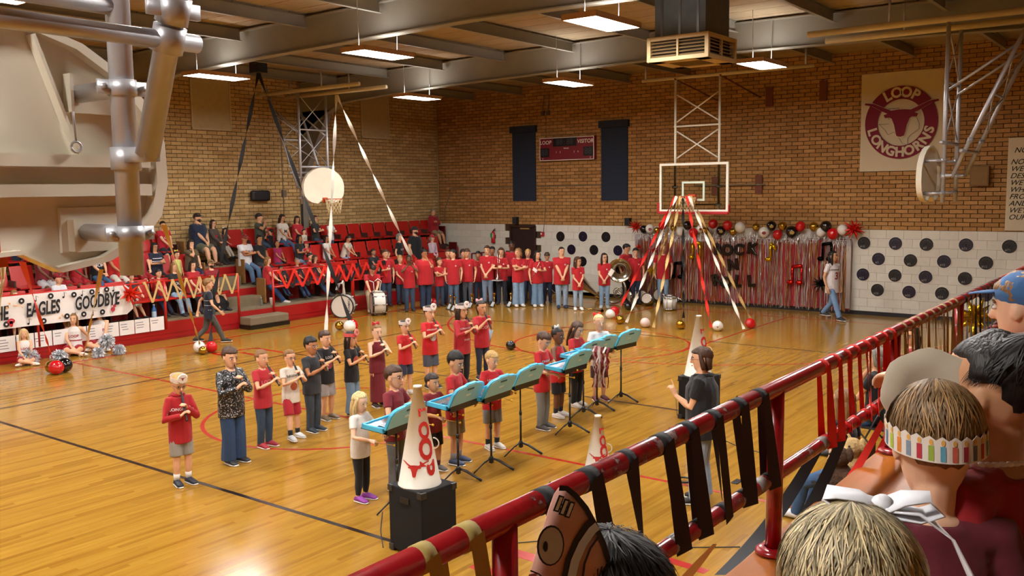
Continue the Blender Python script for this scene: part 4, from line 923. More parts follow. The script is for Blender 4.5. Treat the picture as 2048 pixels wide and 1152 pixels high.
    rx[-1] *= .95; sh_b = MB().loft([ctr(s) for s in ss], rx, ry, lat=X, n=16, cap=.1, cap0=0)
    if st == 'tank' or st == 'dress':
        pass
    for sg, sh, el, wr, hd, hn, cu in AR:
        if slv > 0:
            end = sh.lerp(el, slv) if slv <= 1 else el.lerp(wr, min(.96, slv-1))
            pts = [shc+X*sg*sw*.35, sh+Z*.004*h, sh.lerp(el, min(slv, .5)*.8)]+([el] if slv > 1 else [])+[end]
            k = 1.35 if st in ('sweat',) else 1.2
            rr_ = [.045*h*fr, .043*h*fr*gr, .040*h*fr*gr]+([.032*h*fr*gr*k] if slv > 1 else [])+[(.038 if slv <= 1 else .0215*k)*h*fr*gr]
            sh_b.loft(pts, rr_, n=10, cap=0, cap0=.5)
    so = remesh(sh_b.build({'tee': 'shirt', 'polo': 'shirt', 'long': 'shirt', 'three': 'shirt', 'tank': 'top', 'dress': 'dress', 'sweat': 'sweatshirt'}[st], sequin() if tc == 'seq' else cloth(tc), t), vc, .3)
    if st == 'polo' and collar:
        cb = MB()
        for sg in (-1, 1): cb.loft([ctr(1.03)+X*sg*.01*h+Y*RY(1)*1.15-u*.03*h, ctr(1.05)+X*sg*.04*h+Y*RY(1)*.6, ctr(1.06)+X*sg*.042*h-Y*RY(1)*.5, ctr(1.06)-Y*RY(1)*1.0], [.011*h, .012*h, .012*h, .012*h], [.006*h]*4, n=6)
        cb.build('collar', cloth(tc), so)
    if st == 'sweat':
        MB().loft([ctr(1.04)+V((.05*h*math.sin(a), .045*h*math.cos(a)-.015*h, .012*h)) for a in [x*math.pi/6 for x in range(13)]], .018*h, n=6).ball(ctr(.95)-Y*.075*h, (.065*h, .03*h, .06*h), 10, 7).build('hood', cloth(tc), so)
    ls, lc = low; pm = denim(lc) if ls in ('jeans', 'wide') else cloth(lc); pb_ = MB()
    ps = [-.16, -.06, .08, .16] if pose not in ('sit', 'floor') else [-.1, 0, .1, .16]
    pb_.loft([ctr(s) if pose != 'sit' else pel+u*T*s for s in ps], [RX(0)*.9, RX(0)*1.03, RX(.1)*1.0, RX(.15)*.98], [RY(0)*.92, RY(0)*1.0, RY(.1)*1.0, RY(.15)*.96], lat=X, n=14, cap=.1)
    if ls in ('skirt', 'dress'):
        L = .42 if ls == 'dress' else .17
        if pose in ('stand', 'walk'): pb_.loft([pel+Z*.06*h, pel-Z*.05*h, pel-Z*L*h], [RX(0), RX(0)*1.12, RX(0)*(1.25 if ls == 'skirt' else 1.2)], [RY(0), RY(0)*1.15, RY(0)*1.55], lat=X, n=18, cap=0)
        else:
            for sg, hip, kn, an in legs: pb_.loft([hip, hip.lerp(kn, .75)], [.07*h*fr, .066*h*fr], n=10, cap=0)
    else:
        for sg, hip, kn, an in legs:
            if ls == 'shorts':
                e = hip.lerp(kn, .86); pb_.loft([hip, hip.lerp(kn, .4), e], [.055*h*fr, .059*h*fr, .058*h*fr], n=12, cap=0, cap0=.5)
            else:
                e = an+(kn-an).normalized()*(.0 if ls != 'leggings' else .02)*h; f = {'jeans': (.055, .053, .042, .038, .036), 'wide': (.056, .057, .052, .056, .06), 'leggings': (.055, .052, .037, .036, .023), 'pants': (.055, .053, .043, .037, .033)}[ls]
                pb_.loft([hip, hip.lerp(kn, .35), kn, kn.lerp(an, .5), e], [q*h*fr for q in f], n=12, cap=0, cap0=.5)
    remesh(pb_.build({'jeans': 'jeans', 'wide': 'jeans', 'shorts': 'shorts', 'skirt': 'skirt', 'dress': 'skirt', 'leggings': 'leggings', 'pants': 'trousers'}[ls], pm, t), vc, .3)
    for sg, hip, kn, an in legs:
        fd = V((sg*.2, 1, 0)); fd = V(((kn-an).x*.3+sg*.12, 1, 0)).normalized() if pose != 'floor' else V((-sg*.6, .7, .2)).normalized()
        b = an-Z*.04*h; lat = fd.cross(Z); up = Z
        pp = [b-fd*.032*h+Z*.024*h, b+Z*.034*h, b+fd*.045*h+Z*.03*h, b+fd*.085*h+Z*.021*h, b+fd*.112*h+Z*.017*h]
        so_ = MB().loft(pp, [.024*h, .029*h, .031*h, .032*h, .024*h], [.02*h, .03*h, .026*h, .018*h, .013*h], lat=lat, n=12).loft([an-Z*.012*h, an+Z*.012*h], .028*h, n=10, cap=.2).build('shoe', mat(shoe, .6, noise=.1), t)
        ps_ = [b-fd*.038*h+Z*.007*h, b+fd*.02*h+Z*.007*h, b+fd*.08*h+Z*.007*h, b+fd*.122*h+Z*.008*h]
        if vox < .01: MB().loft(ps_, [.024*h, .03*h, .034*h, .022*h], [.007*h]*4, lat=lat, n=12, cap=.6).build('sole', mat('DEDAD2', .6), so_)
        if sock: MB().loft([an, an+(kn-an).normalized()*.07*h], [.025*h, .029*h], n=10, cap=.1).build('sock', cloth(sock), t)
    # head --------------------------------------------------------------
    hm = hairmat(HAIRS[hair[1]]); hb = MB(); hstyle = hair[0]; rnd = random.Random(sum(map(ord, label)))
    ox = [rnd.uniform(-9, 9) for _ in range(3)]
    def fnh(v):
        k = 1+.05*math.sin(v.x*7+ox[0])*math.sin(v.y*6+ox[1])+.02*math.sin(v.x*19+v.z*15)
        if v.y > .25 and v.z < ((.16 if sex != 'm' else .26) if fringe else .34): k *= .80
        if v.y > -.38 and v.z < -.12: k *= .83
        return k
    fringe = (hstyle == 'short' or (hstyle in ('mid', 'bob') and sex != 'm')) or hstyle == 'tuft'
    q = {'buzz': .97, 'pony': .955, 'bun': .955}.get(hstyle, 1.0); tall = .06 if hstyle == 'tuft' else 0
    hb.ball(HM(0, -.045, .66+tall/2), (.395*q*Hd, (.505 if fringe else .49)*q*Hd, (.435*q+tall)*Hd), 26, 20, Rh, fnh)
    if hstyle in ('long', 'mid', 'bob'):
        sy = -.1 if hstyle == 'bob' else 0
        L = {'long': .95, 'mid': .45, 'bob': -.08}[hstyle]
        hb.loft([HM(0, -.2, .7), HM(0, -.33, .4), HM(0, -.36, .05), HM(0, -.34, -L*.6), HM(0, -.32, -L)], [.33*Hd, .37*Hd, .38*Hd, .34*Hd, .2*Hd], [.2*Hd, .2*Hd, .15*Hd, .12*Hd, .05*Hd], lat=Rh @ X, n=14)
        for sg in (-1, 1): hb.loft([HM(sg*.2, .12+sy, .93), HM(sg*.36, .1+sy, .62), HM(sg*.37, sy, .25), HM(sg*.36, -.05+sy, (.08 if hstyle == 'bob' else -.1)-L*.3), HM(sg*.3, -.05+sy, (.05 if hstyle == 'bob' else -.15)-L*.55)], [.09*Hd, .1*Hd, .12*Hd, .13*Hd, .06*Hd], n=8)
    if hstyle == 'pony': hb.loft([HM(0, -.42, .85), HM(0, -.58, .75), HM(0, -.62, .4), HM(0, -.55, -.1)], [.08*Hd, .14*Hd, .14*Hd, .05*Hd], n=10)
    if hstyle == 'bun': hb.ball(HM(0, -.3, 1.04), .17*Hd, 10, 8)
    if hstyle != 'bald': hb.build('hair', hm, t)
    ey = MB(); ir = MB(); br = MB()
    for sg in (-1, 1):
        ey.ball(HM(sg*.15, .355, .5), (.066*Hd, .047*Hd, .038*Hd), 10, 8, Rh); ir.ball(HM(sg*.15, .384, .5), (.036*Hd, .022*Hd, .037*Hd), 8, 6, Rh)
        br.loft([HM(sg*.07, .41, .585), HM(sg*.15, .395, .605), HM(sg*.23, .34, .58)], .02*Hd, n=5)
    eo = ey.build('eyes', mat('E8E0D8', .3, noise=0), t); ir.build('irises', mat('1E120C', .2, noise=0), eo); br.build('eyebrows', hm, t)
    MB().loft([HM(-.1, .385, .175), HM(0, .418, .165), HM(.1, .385, .175)], [.01*Hd, .024*Hd, .01*Hd], [.014*Hd, .03*Hd, .014*Hd], lat=Rh @ Z, n=6).build('lips', skin('B0605A') if sk != 'd' else skin('5A2E28'), t)
    if beard: MB().loft([HM(0, yo+.015, z) for z, a, b, yo in FACE[:3]]+[HM(0, .06, .3)], [a*Hd*1.06 for z, a, b, yo in FACE[:3]]+[.29*Hd], [b*Hd*1.05 for z, a, b, yo in FACE[:3]]+[.3*Hd], lat=Rh @ X, n=14).build('beard', hairmat(HAIRS[beard]), t)
    if glasses:
        gb = MB(); r = .085*Hd
        for sg in (-1, 1):
            pts = [HM(sg*.155, .44, .5)+Rh @ V((r*1.1*math.cos(a), -.012*abs(math.cos(a))*Hd, r*.85*math.sin(a))) for a in [x*math.pi/6 for x in range(13)]]
            gb.loft(pts, .011*Hd, n=4).loft([HM(sg*.25, .43, .52), HM(sg*.345, .2, .53), HM(sg*.36, -.02, .52)], .01*Hd, n=4)
        gb.loft([HM(-.07, .45, .52), HM(0, .465, .53), HM(.07, .45, .52)], .01*Hd, n=4).build('glasses', mat(glasses, .3, noise=0), t)
    if cap:
        co = MB().ball(HM(0, -.05, .68), (.405*Hd, .50*Hd, .42*Hd), 18, 12, Rh, lambda v: 1 if v.z > -.12 else .86).build('cap', cloth(cap), t)
        MB().loft([HM(0, .36, .74), HM(0, .6, .72), HM(0, .78, .68)], [.33*Hd, .3*Hd, .16*Hd], [.02*Hd]*3, lat=Rh @ X, n=10).build('brim', cloth(cap if cap != 'E8E4DC' else 'B01820'), co)
    if crown:
        cb = MB(); n = 24; vs = []
        for i in range(n):
            a = 2*math.pi*i/n; tall = .0
            for z, k in ((.68, 1.0), (.93, 1.03), (.93, 1.0), (.68, .97)): vs.append(HM(.42*k*math.sin(a), -.04+.515*k*math.cos(a), z+.03))
        cb.add(vs, [(4*i+j, 4*i+(j+1) % 4, 4*((i+1) % n)+(j+1) % 4, 4*((i+1) % n)+j) for i in range(n) for j in range(4)])
        co = cb.build('paper_crown', mat(crown, .8, noise=.1, scale=30), t, smooth=False)
        R2 = Rh @ Matrix.Rotation(math.pi/2, 3, 'X')
        MB().lathe([(.001, -.008), (.25*Hd, -.008), (.25*Hd, .008), (.001, .008)], HM(0, .49, 1.03), R2, 20, False).build('crown_badge', mat('EDE6E0' if crown != 'D85A58' else 'E08880', .8, noise=0), co, smooth=False)
        q = MB(); longhorn(q, .2*Hd, lambda x, z: HM(0, .49, 1.03)+Rh @ V((x, .011, z))); MB.build(q, 'crown_print', mat('8A2030', .8), co, smooth=False)
        text('LOOP', .13*Hd, lambda x, v, z=0: HM(0, .495-.9*(x/Hd)**2, .8)+Rh @ V((-x, 0, v)), 'crown_lettering', mat('30405A', .8), co, bold=.02)
    if bow:
        q = MB(); c = HM(0, -.12, 1.08) if hstyle in ('bun', 'pony') else HM(.2, -.05, 1.03)
        if hstyle == 'pony': c = HM(0, -.38, 1.0)
        for sg in (-1, 1): q.loft([c, c+Rh @ V((sg*.16, 0, .05))*Hd, c+Rh @ V((sg*.3, .02, .06))*Hd], [.04*Hd, .12*Hd, .14*Hd], [.03*Hd, .05*Hd, .02*Hd], lat=Rh @ Z, n=8, cap=.1)
        q.ball(c, .07*Hd, 8, 6).build('hair_bow', cloth(bow), t)
    if cast:
        sg, sh, el, wr, hd, hn, cu = AR[1 if cast[0] > 0 else 0]; MB().loft([el.lerp(wr, .25), wr, wr+hd.normalized()*.03*h], [.03*h, .024*h, .028*h], n=10, cap=.1).build('arm_cast', mat(cast[1], .8, bump=.4, scale=40), t)
    def chest(x, v, k=1.035):                     # a point on the front of the shirt, v measured from the shoulders down
        s = .93+v/T; a = max(RX(s)*g, lo*.95 if s < .6 else 0); b = max(RY(s)*g, RY(.5)*1.12) if s < .9 else RY(s)*g
        xx = max(-.92, min(.92, x/a)); return ctr(s)+X*x+Y*(b*k*math.sqrt(1-xx*xx)+.004)
    if prnt:
        for it in prnt:
            if it[0] == 't': text(it[1], it[3]*h, lambda x, v, z=0: chest(-x-(it[5]*h if len(it) > 5 else 0), it[2]*h+v), 'shirt_lettering', mat(it[4], .8, noise=0), so, bold=.02)
            elif it[0] == 'd':
                n = 16; q = MB(); vs = [chest(0-(it[4] if len(it) > 4 else 0)*h, it[1]*h)]
                for rad in (.5, 1): vs += [chest(it[2]*h*rad*math.cos(2*math.pi*i/n)-(it[4] if len(it) > 4 else 0)*h, it[1]*h+it[2]*h*rad*math.sin(2*math.pi*i/n)) for i in range(n)]
                q.add(vs, [(0, 1+i, 1+(i+1) % n) for i in range(n)]+[(1+i, 1+n+i, 1+n+(i+1) % n, 1+(i+1) % n) for i in range(n)]).build('shirt_print', it[3] if not isinstance(it[3], str) else mat(it[3], .8, noise=.5, scale=60), so, smooth=False)
            elif it[0] == 'b':                    # band across the front and back of the shirt
                q = MB(); n = 24; vs = []
                for i in range(n):
                    a = 2*math.pi*i/n
                    for dz in (0, it[2]*h):
                        s = .93+(it[1]*h+dz)/T; A = max(RX(s)*g, lo*.95 if s < .6 else 0)*1.03; B = max(RY(s)*g, RY(.5)*1.12)*1.03; vs.append(ctr(s)+X*A*math.cos(a)+Y*B*math.sin(a))
                q.add(vs, [(2*i, 2*((i+1) % n), 2*((i+1) % n)+1, 2*i+1) for i in range(n)]).build('shirt_stripe', cloth(it[3]), so, smooth=False)
    M = Matrix.Translation(V(loc)) @ Matrix.Rotation(math.radians(psi-90), 4, 'Z')
    return dict(root=t, M=M, mouth=mouth, rec=rec, AR=AR, HM=HM, Hd=Hd, chest=chest, Rh=Rh, h=h, shirt=so, u=u, ctr=ctr)
FACE = [(.02, .13, .12, .24), (.1, .21, .22, .17), (.22, .27, .31, .10), (.38, .31, .39, .03), (.52, .335, .42, 0), (.68, .345, .445, -.02), (.82, .315, .41, -.03), (.93, .21, .28, -.03)]
def finish_people():
    dg = bpy.context.evaluated_depsgraph_get(); new = [(o, bpy.data.meshes.new_from_object(o.evaluated_get(dg))) for o in REM]
    for o, me in new:
        ms = list(o.data.materials); o.modifiers.clear(); o.data = me
        if not me.materials:
            for m_ in ms: me.materials.append(m_)
# ---------------------------------------------------------------- recorder players
m_rec = mat('1A1214', .35, noise=0, coat=.3)
def recorder(p, who):
    o = empty('recorder', p['M'] @ p['mouth'], 0, 'black recorder played by the %s' % who, 'recorder', 'recorders'); o.rotation_euler = p['root'].rotation_euler
    d = p['rec']; L = .32
    MB().loft([d*-.012, d*.05, d*.055, d*.22, d*.225, d*.3, d*.32], [.006, .0125, .014, .0115, .0135, .0105, .016], n=12, cap=.1).build('recorder_tube', m_rec, o)
    q = MB(); f = p['Rh'] @ V((0, .78, .62))
    for i in range(6): q.ball(d*(.1+.022*i)+f*.0118, (.003, .003, .003), 6, 4)
    q.box(d*.045+f*.012, (.008, .008, .006)); q.build('tone_holes', mat('0A0808', .6, noise=0), o)
def stand_at(px, py, pt, psi, label, kid=1, h=None, **k):
    p = P(px, py, z=0); hh = h or ztop(px, pt, p)
    return person(p, psi, hh, label, kid=kid, **k)
FLEX = dict(vox=.0065, group='recorder players')
DISCM = mat('B8B4B0', .8, noise=.75, scale=45)
def rp(px, py, pt, psi, who, arms=('recU', 'recL'), **k):
    kk = dict(FLEX); kk.update(k); lab = kk.pop('lab')
    recorder(stand_at(px, py, pt, psi, lab, arms=arms, **kk), who)
rp(366, 968, 748, -8, 'boy in the red hoodie', lab='boy in a red hoodie, grey shorts and paper crown playing a recorder, nearest the camera', top=('sweat', 'A8121C', -.3), low=('shorts', '8E8A82'), shoe='1C2030', hair=('short', 'y'), crown='EDE4E0', glasses='1A1212', sk='l', sock='D8D4CE', head=(-5, 14), prnt=[('t', 'LONGHORNS', -.07, .036, 'E8E4E8')])
rp(468, 925, 694, 4, 'boy in the sequinned top', lab='boy in a black sequinned sweatshirt and blue jeans playing a recorder', top=('long', 'seq'), low=('wide', '2E4668'), shoe='22252C', fat=1.18, hair=('short', 'b'), head=(-8, 6))
rp(530, 893, 700, 6, 'boy in the red tee and jeans', lab='boy in a red lettered tee and jeans playing a recorder beside the white tee boy', top=('tee', 'B82430'), low=('jeans', '34465A'), shoe='A02838', hair=('buzz', 'l'), prnt=[('t', 'LOOP', -.09, .05, 'D88090')])
rp(585, 876, 700, -6, 'boy in the white tee', lab='boy in a white guitar tee, red shorts and black socks playing a recorder', top=('tee', 'DAD4C8'), low=('shorts', 'A81828'), shoe='C8CCD0', hair=('buzz', 'l'), glasses='3A2A40', sock='141416', feet=((.07, 0), (.1, .12)), prnt=[('t', 'LEGENDS', -.05, .035, '2A2A2A'), ('d', -.17, .045, 'B05A38')])
rp(627, 862, 676, 8, 'boy in the charcoal tee', lab='boy with black hair and glasses in a charcoal tee and jeans playing a recorder', top=('tee', '2A2E34'), low=('jeans', '3A434E'), shoe='2A3440', hair=('tuft', 'k'), sk='t', glasses='B8B0A8', fat=1.1, prnt=[('t', 'LOOP', -.12, .045, 'C8C0C0')])
rp(655, 838, 662, 0, 'boy behind the charcoal tee', lab='boy in a black lettered tee and pale shorts behind the charcoal tee boy', top=('tee', '16171C'), low=('shorts', 'A8A4A8'), shoe='6A5A46', hair=('short', 'b'), prnt=[('t', 'LOOP', -.06, .04, 'D8D4D4'), ('d', -.15, .04, 'A05058')])
rp(706, 830, 664, 12, 'girl in the pink crown', lab='girl with long dark hair and pink paper crown in black tee and cargo jeans', top=('tee', '101114'), low=('wide', '6E8AA4'), shoe='2A2E36', hair=('long', 'd'), crown='D85A58', sk='m', prnt=[('d', -.1, .05, 'C06058')])
rp(757, 812, 650, -14, 'girl in the maroon dress', lab='girl in a long sleeveless maroon dress with red hair bow and sandals', top=('dress', '6E1420'), low=('dress', '6E1420'), shoe='2A1A14', hair=('bun', 'l'), bow='C01828', sk='p')
rp(812, 788, 641, -10, 'boy left of the grey shorts boy', lab='boy in a plain red tee and paper crown right of the girl in maroon', top=('tee', 'C01820'), low=('shorts', '2A2E44'), hair=('short', 'd'), crown='EDE8E4', feet=((.06, 0), (.06, .02)), shoe='C8C4C0')
rp(862, 775, 612, -12, 'boy in grey shorts', lab='boy in a red longhorn tee, grey shorts and paper crown, taller than his neighbours', top=('tee', 'C81A20'), low=('shorts', '4A5060'), hair=('short', 'd'), crown='EDE6E6', prnt=[('t', 'LONGHORNS', -.05, .028, 'E8E4E4'), ('d', -.14, .05, DISCM)], shoe='2A2A30')
rp(926, 770, 608, -6, 'girl in the red long-sleeved top', lab='girl with dark wavy hair and paper crown in a red three-quarter sleeve top', top=('three', 'A81A26', -.28), low=('leggings', '14141A'), hair=('mid', 'd'), crown='EDE6E6', fat=1.15, sk='m', prnt=[('t', 'LONGHORNS', -.06, .028, 'D8C8D0'), ('t', 'STATE', -.2, .03, 'E0D8D8')])
rp(965, 758, 602, -20, 'girl with the blue cast', lab='girl in a red tee and navy leggings with a pale blue arm cast', top=('tee', 'B01A26'), low=('leggings', '222A40'), hair=('pony', 'd'), bow='E0A8B0', sk='m', arms=('prop', 'recU'), cast=(-1, '9AB8D0'), shoe='3A3A44', prnt=[('t', 'LOOP', -.1, .05, 'E0A8B0')])
# ---------------------------------------------------------------- glockenspiel players
GP = dict(vox=.0065, group='glockenspiel players'); MALL = []
def gp(px, py, pt, psi, who, **k):
    kk = dict(GP); kk.update(k); lab = kk.pop('lab'); arms = kk.pop('arms', ('malA', 'malB')); p = stand_at(px, py, pt, psi, lab, arms=arms, **kk)
    for i, (sg, sh, el, wr, hd, hn, cu) in enumerate(p['AR']):
        if arms[i][:3] != 'mal': continue
        a = wr+hd.normalized()*.05*p['h']; d = (V((-sg*.35, 1, .12 if i == 0 else -.12))).normalized()
        o = empty('mallet', p['M'] @ a, 0, 'yellow mallet in the %s hand of the %s' % ('left' if sg < 0 else 'right', who), 'mallet', 'mallets'); o.rotation_euler = p['root'].rotation_euler
        MB().tube(d*-.06, d*.2, .0045, n=6).build('stick', mat('D8A850', .5), o); MB().ball(d*.21, .014, 8, 6).build('mallet_head', mat('E0B020', .4), o)
gp(724, 1000, 785, 8, 'blonde girl in white', lab='small blonde girl in a white tee, black leggings and purple shoes', top=('tee', 'D6D2CC'), low=('leggings', '14151A'), shoe='8A3A9A', hair=('long', 'w'), sk='p', head=(-8, 8))
gp(793, 978, 732, 10, 'boy in glasses and maroon', lab='boy in glasses, lettered maroon tee and grey trousers behind the large megaphone', top=('tee', '7A1826'), low=('pants', '6A6E70'), shoe='1A1A1E', hair=('short', 'b'), glasses='2A1A2A', prnt=[('t', 'JELLYFISH', -.13, .042, 'E0D8D8')])
gp(868, 942, 748, -4, 'small boy in maroon', lab='small boy in a plain maroon tee and black shorts', top=('tee', '7E1620'), low=('shorts', '101012'), shoe='5A5650', hair=('short', 'd'), sk='m', sock='5A1A24')
gp(912, 926, 706, 14, 'boy in khaki shorts', lab='boy in a red tee, khaki shorts and navy slip-on shoes', top=('tee', 'B81A20'), low=('shorts', '8A7A58'), shoe='2A3A58', hair=('tuft', 'k'), sk='m', head=(-6, 12), sock='7A7A7A', prnt=[('d', -.1, .03, 'A08A30')])
gp(985, 896, 703, -18, 'blond boy in grey shorts', lab='blond boy in a red longhorn tee and grey shorts at a music stand', top=('tee', 'C01A22'), low=('shorts', '7A7E84'), shoe='C8C6C0', hair=('short', 'y'), sock='18181A', head=(6, 10), prnt=[('t', 'LONGHORNS', -.05, .026, 'E0DCDC'), ('d', -.15, .055, DISCM)])
gp(1085, 857, 664, 6, 'boy in grey trousers', lab='boy in a red longhorn tee and grey trousers looking down at his mallets', top=('tee', 'C01A20', -.28), low=('pants', '7A7A76'), shoe='4A4644', hair=('short', 'b'), head=(-4, 24), prnt=[('t', 'LONGHORNS', -.06, .03, 'E0DCDC'), ('d', -.17, .055, DISCM)])
gp(1116, 833, 657, 4, 'girl in the red tank top', lab='girl with white and red hair bow in a red tank top and black shorts', top=('tank', 'C8242A', -.26), low=('shorts', '16141A'), shoe='D8D4D0', hair=('bun', 'k'), sk='d', bow='E8E4E4', sock='20141A', prnt=[('t', 'GC', -.14, .07, '8A8288')])
gp(1152, 812, 643, 0, 'girl with long brown hair', lab='girl with long brown hair in a red tee and black trousers, head bent', top=('tee', 'B8181E'), low=('pants', '121216'), shoe='D0CCC8', hair=('long', 'b'), head=(-4, 22), prnt=[('d', -.15, .055, DISCM)])
gp(1198, 800, 630, -34, 'girl with the blonde ponytail', lab='girl with blonde ponytail and red hair ribbon in a white tee with ribbon sash', top=('tee', 'DAD6D4'), low=('shorts', '3A1A24'), shoe='5A1824', hair=('pony', 'w'), bow='E03020', prnt=[('t', 'LOOP', -.08, .035, 'A02838'), ('d', -.16, .02, 'A84858')])
mum = empty('ribbon_sash', P(1205, 758, z=.62)+V((.05, -.12, .22)), 0, 'white and maroon ribbon streamers hanging from the blonde ponytail girl', 'ribbons')
q1, q2 = MB(), MB(); rr = random.Random(5)
for i in range(22):
    x = rr.uniform(-.12, .12); q = q1 if i % 2 else q2; q.strip([(x, rr.uniform(-.04, .04), .25-.07*j) for j in range(9)], .025, lat=(1, .4, 0), twist=rr.uniform(-.4, .4), t0=rr.uniform(-.4, .4))
tag(q1.build('white_ribbons', mat('D8C8C0', .6), mum, smooth=False), None, kind='stuff'); tag(q2.build('maroon_ribbons', mat('7A1A2A', .6), mum, smooth=False), None, kind='stuff')
# the teacher conducting
TE = person(P(1402, 1004, z=0), 196, 1.6, 'woman in a black shirt, pale jeans and red glasses pointing one finger as she conducts', sex='w', fat=1.28, arms=('point', 'down'), top=('polo', '121318', -.2), low=('wide', '8FA2B8'), shoe='1A1414', hair=('bob', 'b'), glasses='7A1A1A', vox=.008, sk='l', head=(8, 0))
# ---------------------------------------------------------------- music stands with open glockenspiel cases
m_stand = mat('141416', .4, noise=.05, coat=.2); m_case = mat('8CCCDC', .45, noise=.05, kind='plastic'); m_case2 = mat('48B4DC', .4, noise=.05, kind='plastic')
def music_stand(px, py, label, psi=0, z=.86):
    p = P(px, py, z=0); t = empty('music_stand', p, math.radians(psi), label, 'music stand', 'music stands')
    for k in range(3):
        a = 2*math.pi*k/3+.3; d = V((math.cos(a), math.sin(a), 0)); MB().loft([d*.02+V((0, 0, .13)), d*.1+V((0, 0, .105)), d*.2+V((0, 0, .05)), d*.27+V((0, 0, .012))], [.014, .016, .014, .016], [.01, .009, .008, .008], n=8).build('leg', m_stand, t)
    MB().loft([(0, 0, .08), (0, 0, .14), (0, 0, .16)], [.03, .026, .014], n=12).build('hub', m_stand, t); MB().tube((0, 0, .14), (0, 0, .5), .013).tube((0, 0, .5), (0, 0, z-.04), .010).tube((0, 0, .48), (0, 0, .53), .018).build('pole', m_stand, t)
    R = Matrix.Rotation(math.radians(5), 3, 'Y'); dk = MB().box((-.07, 0, z), (.34, .52, .006), R)
    rot = lambda x, y, zz: V((-.07, 0, z))+R @ V((x, y, zz))
    dk.add([rot(x, y, q) for q in (-.012, .065) for x, y in ((.165, -.26), (.175, -.26), (.175, .26), (.165, .26))], CUBE)
    dk.build('desk', m_stand, t, smooth=False); MB().tube((-.03, -.03, z-.05), (-.03, .03, z-.05), .02).build('tilt_knob', m_stand, t)
    return p, t.rotation_euler.z, z
def glock(p, rz, z, label):
    t = empty('glockenspiel', (p.x, p.y, z+.012), rz, label, 'glockenspiel', 'glockenspiels in blue cases'); R = Matrix.Rotation(math.radians(5), 3, 'Y'); W, D = .58, .27
    f = lambda x, y, zz: V((-.07, 0, 0))+R @ V((x, y, zz))
    def boxr(mb, c, d): mb.add([f(c[0]+sx*d[0]/2, c[1]+sy*d[1]/2, c[2]+sz*d[2]/2) for sz in (-1, 1) for sx, sy in ((-1, -1), (1, -1), (1, 1), (-1, 1))], CUBE)
    tr = MB(); boxr(tr, (0, 0, .006), (D, W, .012))
    for s in (-1, 1): boxr(tr, (0, s*(W/2-.012), .028), (D, .024, .045)); boxr(tr, (s*(D/2-.012), 0, .028), (.024, W, .045))
    bevel(tr.build('case_tray', m_case2, t, smooth=False), .008)
    q1, q2 = MB(), MB()
    for i in range(15): boxr(q1, (-.045-.001*i, -.22+.031*i, .034), (.11-.003*i, .024, .005))
    for i in range(10): boxr(q2, (.055, -.2+.04*i+(.02 if i > 4 else 0), .042), (.08-.002*i, .024, .005))
    tag(q1.build('tone_bars', metal('C8C8CC', .25), t, smooth=False), None); q2.build('sharp_bars', metal('909098', .3), t, smooth=False)
    a = math.radians(68)                               # the open lid leans back from the hinge on the far side
    g = lambda x, y, zz: f(D/2+.0+x*math.cos(a)-zz*math.sin(a), y, .045+x*math.sin(a)+zz*math.cos(a))
    prof = [(-W/2, 0), (-W/2, .17), (-W/2+.03, .215), (-W/2+.09, .235), (-.1, .245), (-.08, .262), (.08, .262), (.1, .245), (W/2-.09, .235), (W/2-.03, .215), (W/2, .17), (W/2, 0)]
    def lid(sc, th, z0, nm, m_, par):
        c = (0, .12); pts = [((y-c[0])*sc+c[0], (x-c[1])*sc+c[1]) for y, x in prof]; n = len(pts)
        vs = [g(x, y, zz) for zz in (z0, z0+th) for y, x in pts]; o = MB().add(vs, [tuple(range(n))[::-1], tuple(range(n, 2*n))]+[(i, (i+1) % n, n+(i+1) % n, n+i) for i in range(n)]).build(nm, m_, par, smooth=False); return o
    l = bevel(lid(1, .034, -.034, 'case_lid', m_case2, t), .006); lid(.93, .006, -.039, 'lid_panel', m_case, l)
    h = MB(); h.add([g(x, y, zz) for zz in (-.043, -.038) for x, y in ((.185, -.06), (.185, .06), (.205, .06), (.205, -.06))], CUBE); h.build('handle_slot', mat('1E4A60', .6), l, smooth=False)
    h = MB(); h.add([g(x, y, zz) for zz in (-.041, -.038) for x, y in ((.1, -.045), (.1, .045), (.125, .045), (.125, -.045))], CUBE); h.build('maker_label', mat('C8D8D8', .6), l, smooth=False)
ST = [(1242, 803, 'farthest'), (1194, 820, 'second farthest'), (1167, 834, 'third farthest'), (1140, 864, 'fourth farthest'), (1042, 906, 'fifth farthest'), (983, 938, 'sixth farthest'), (917, 960, 'second nearest'), (796, 1018, 'nearest')]
for i, (px, py, w_) in enumerate(ST):
    p, rz, z = music_stand(px, py, 'black tripod music stand carrying a blue case, %s in the row' % w_, psi=-4+i*1.5)
    glock(p, rz, z, 'open blue glockenspiel case on the %s music stand' % w_)
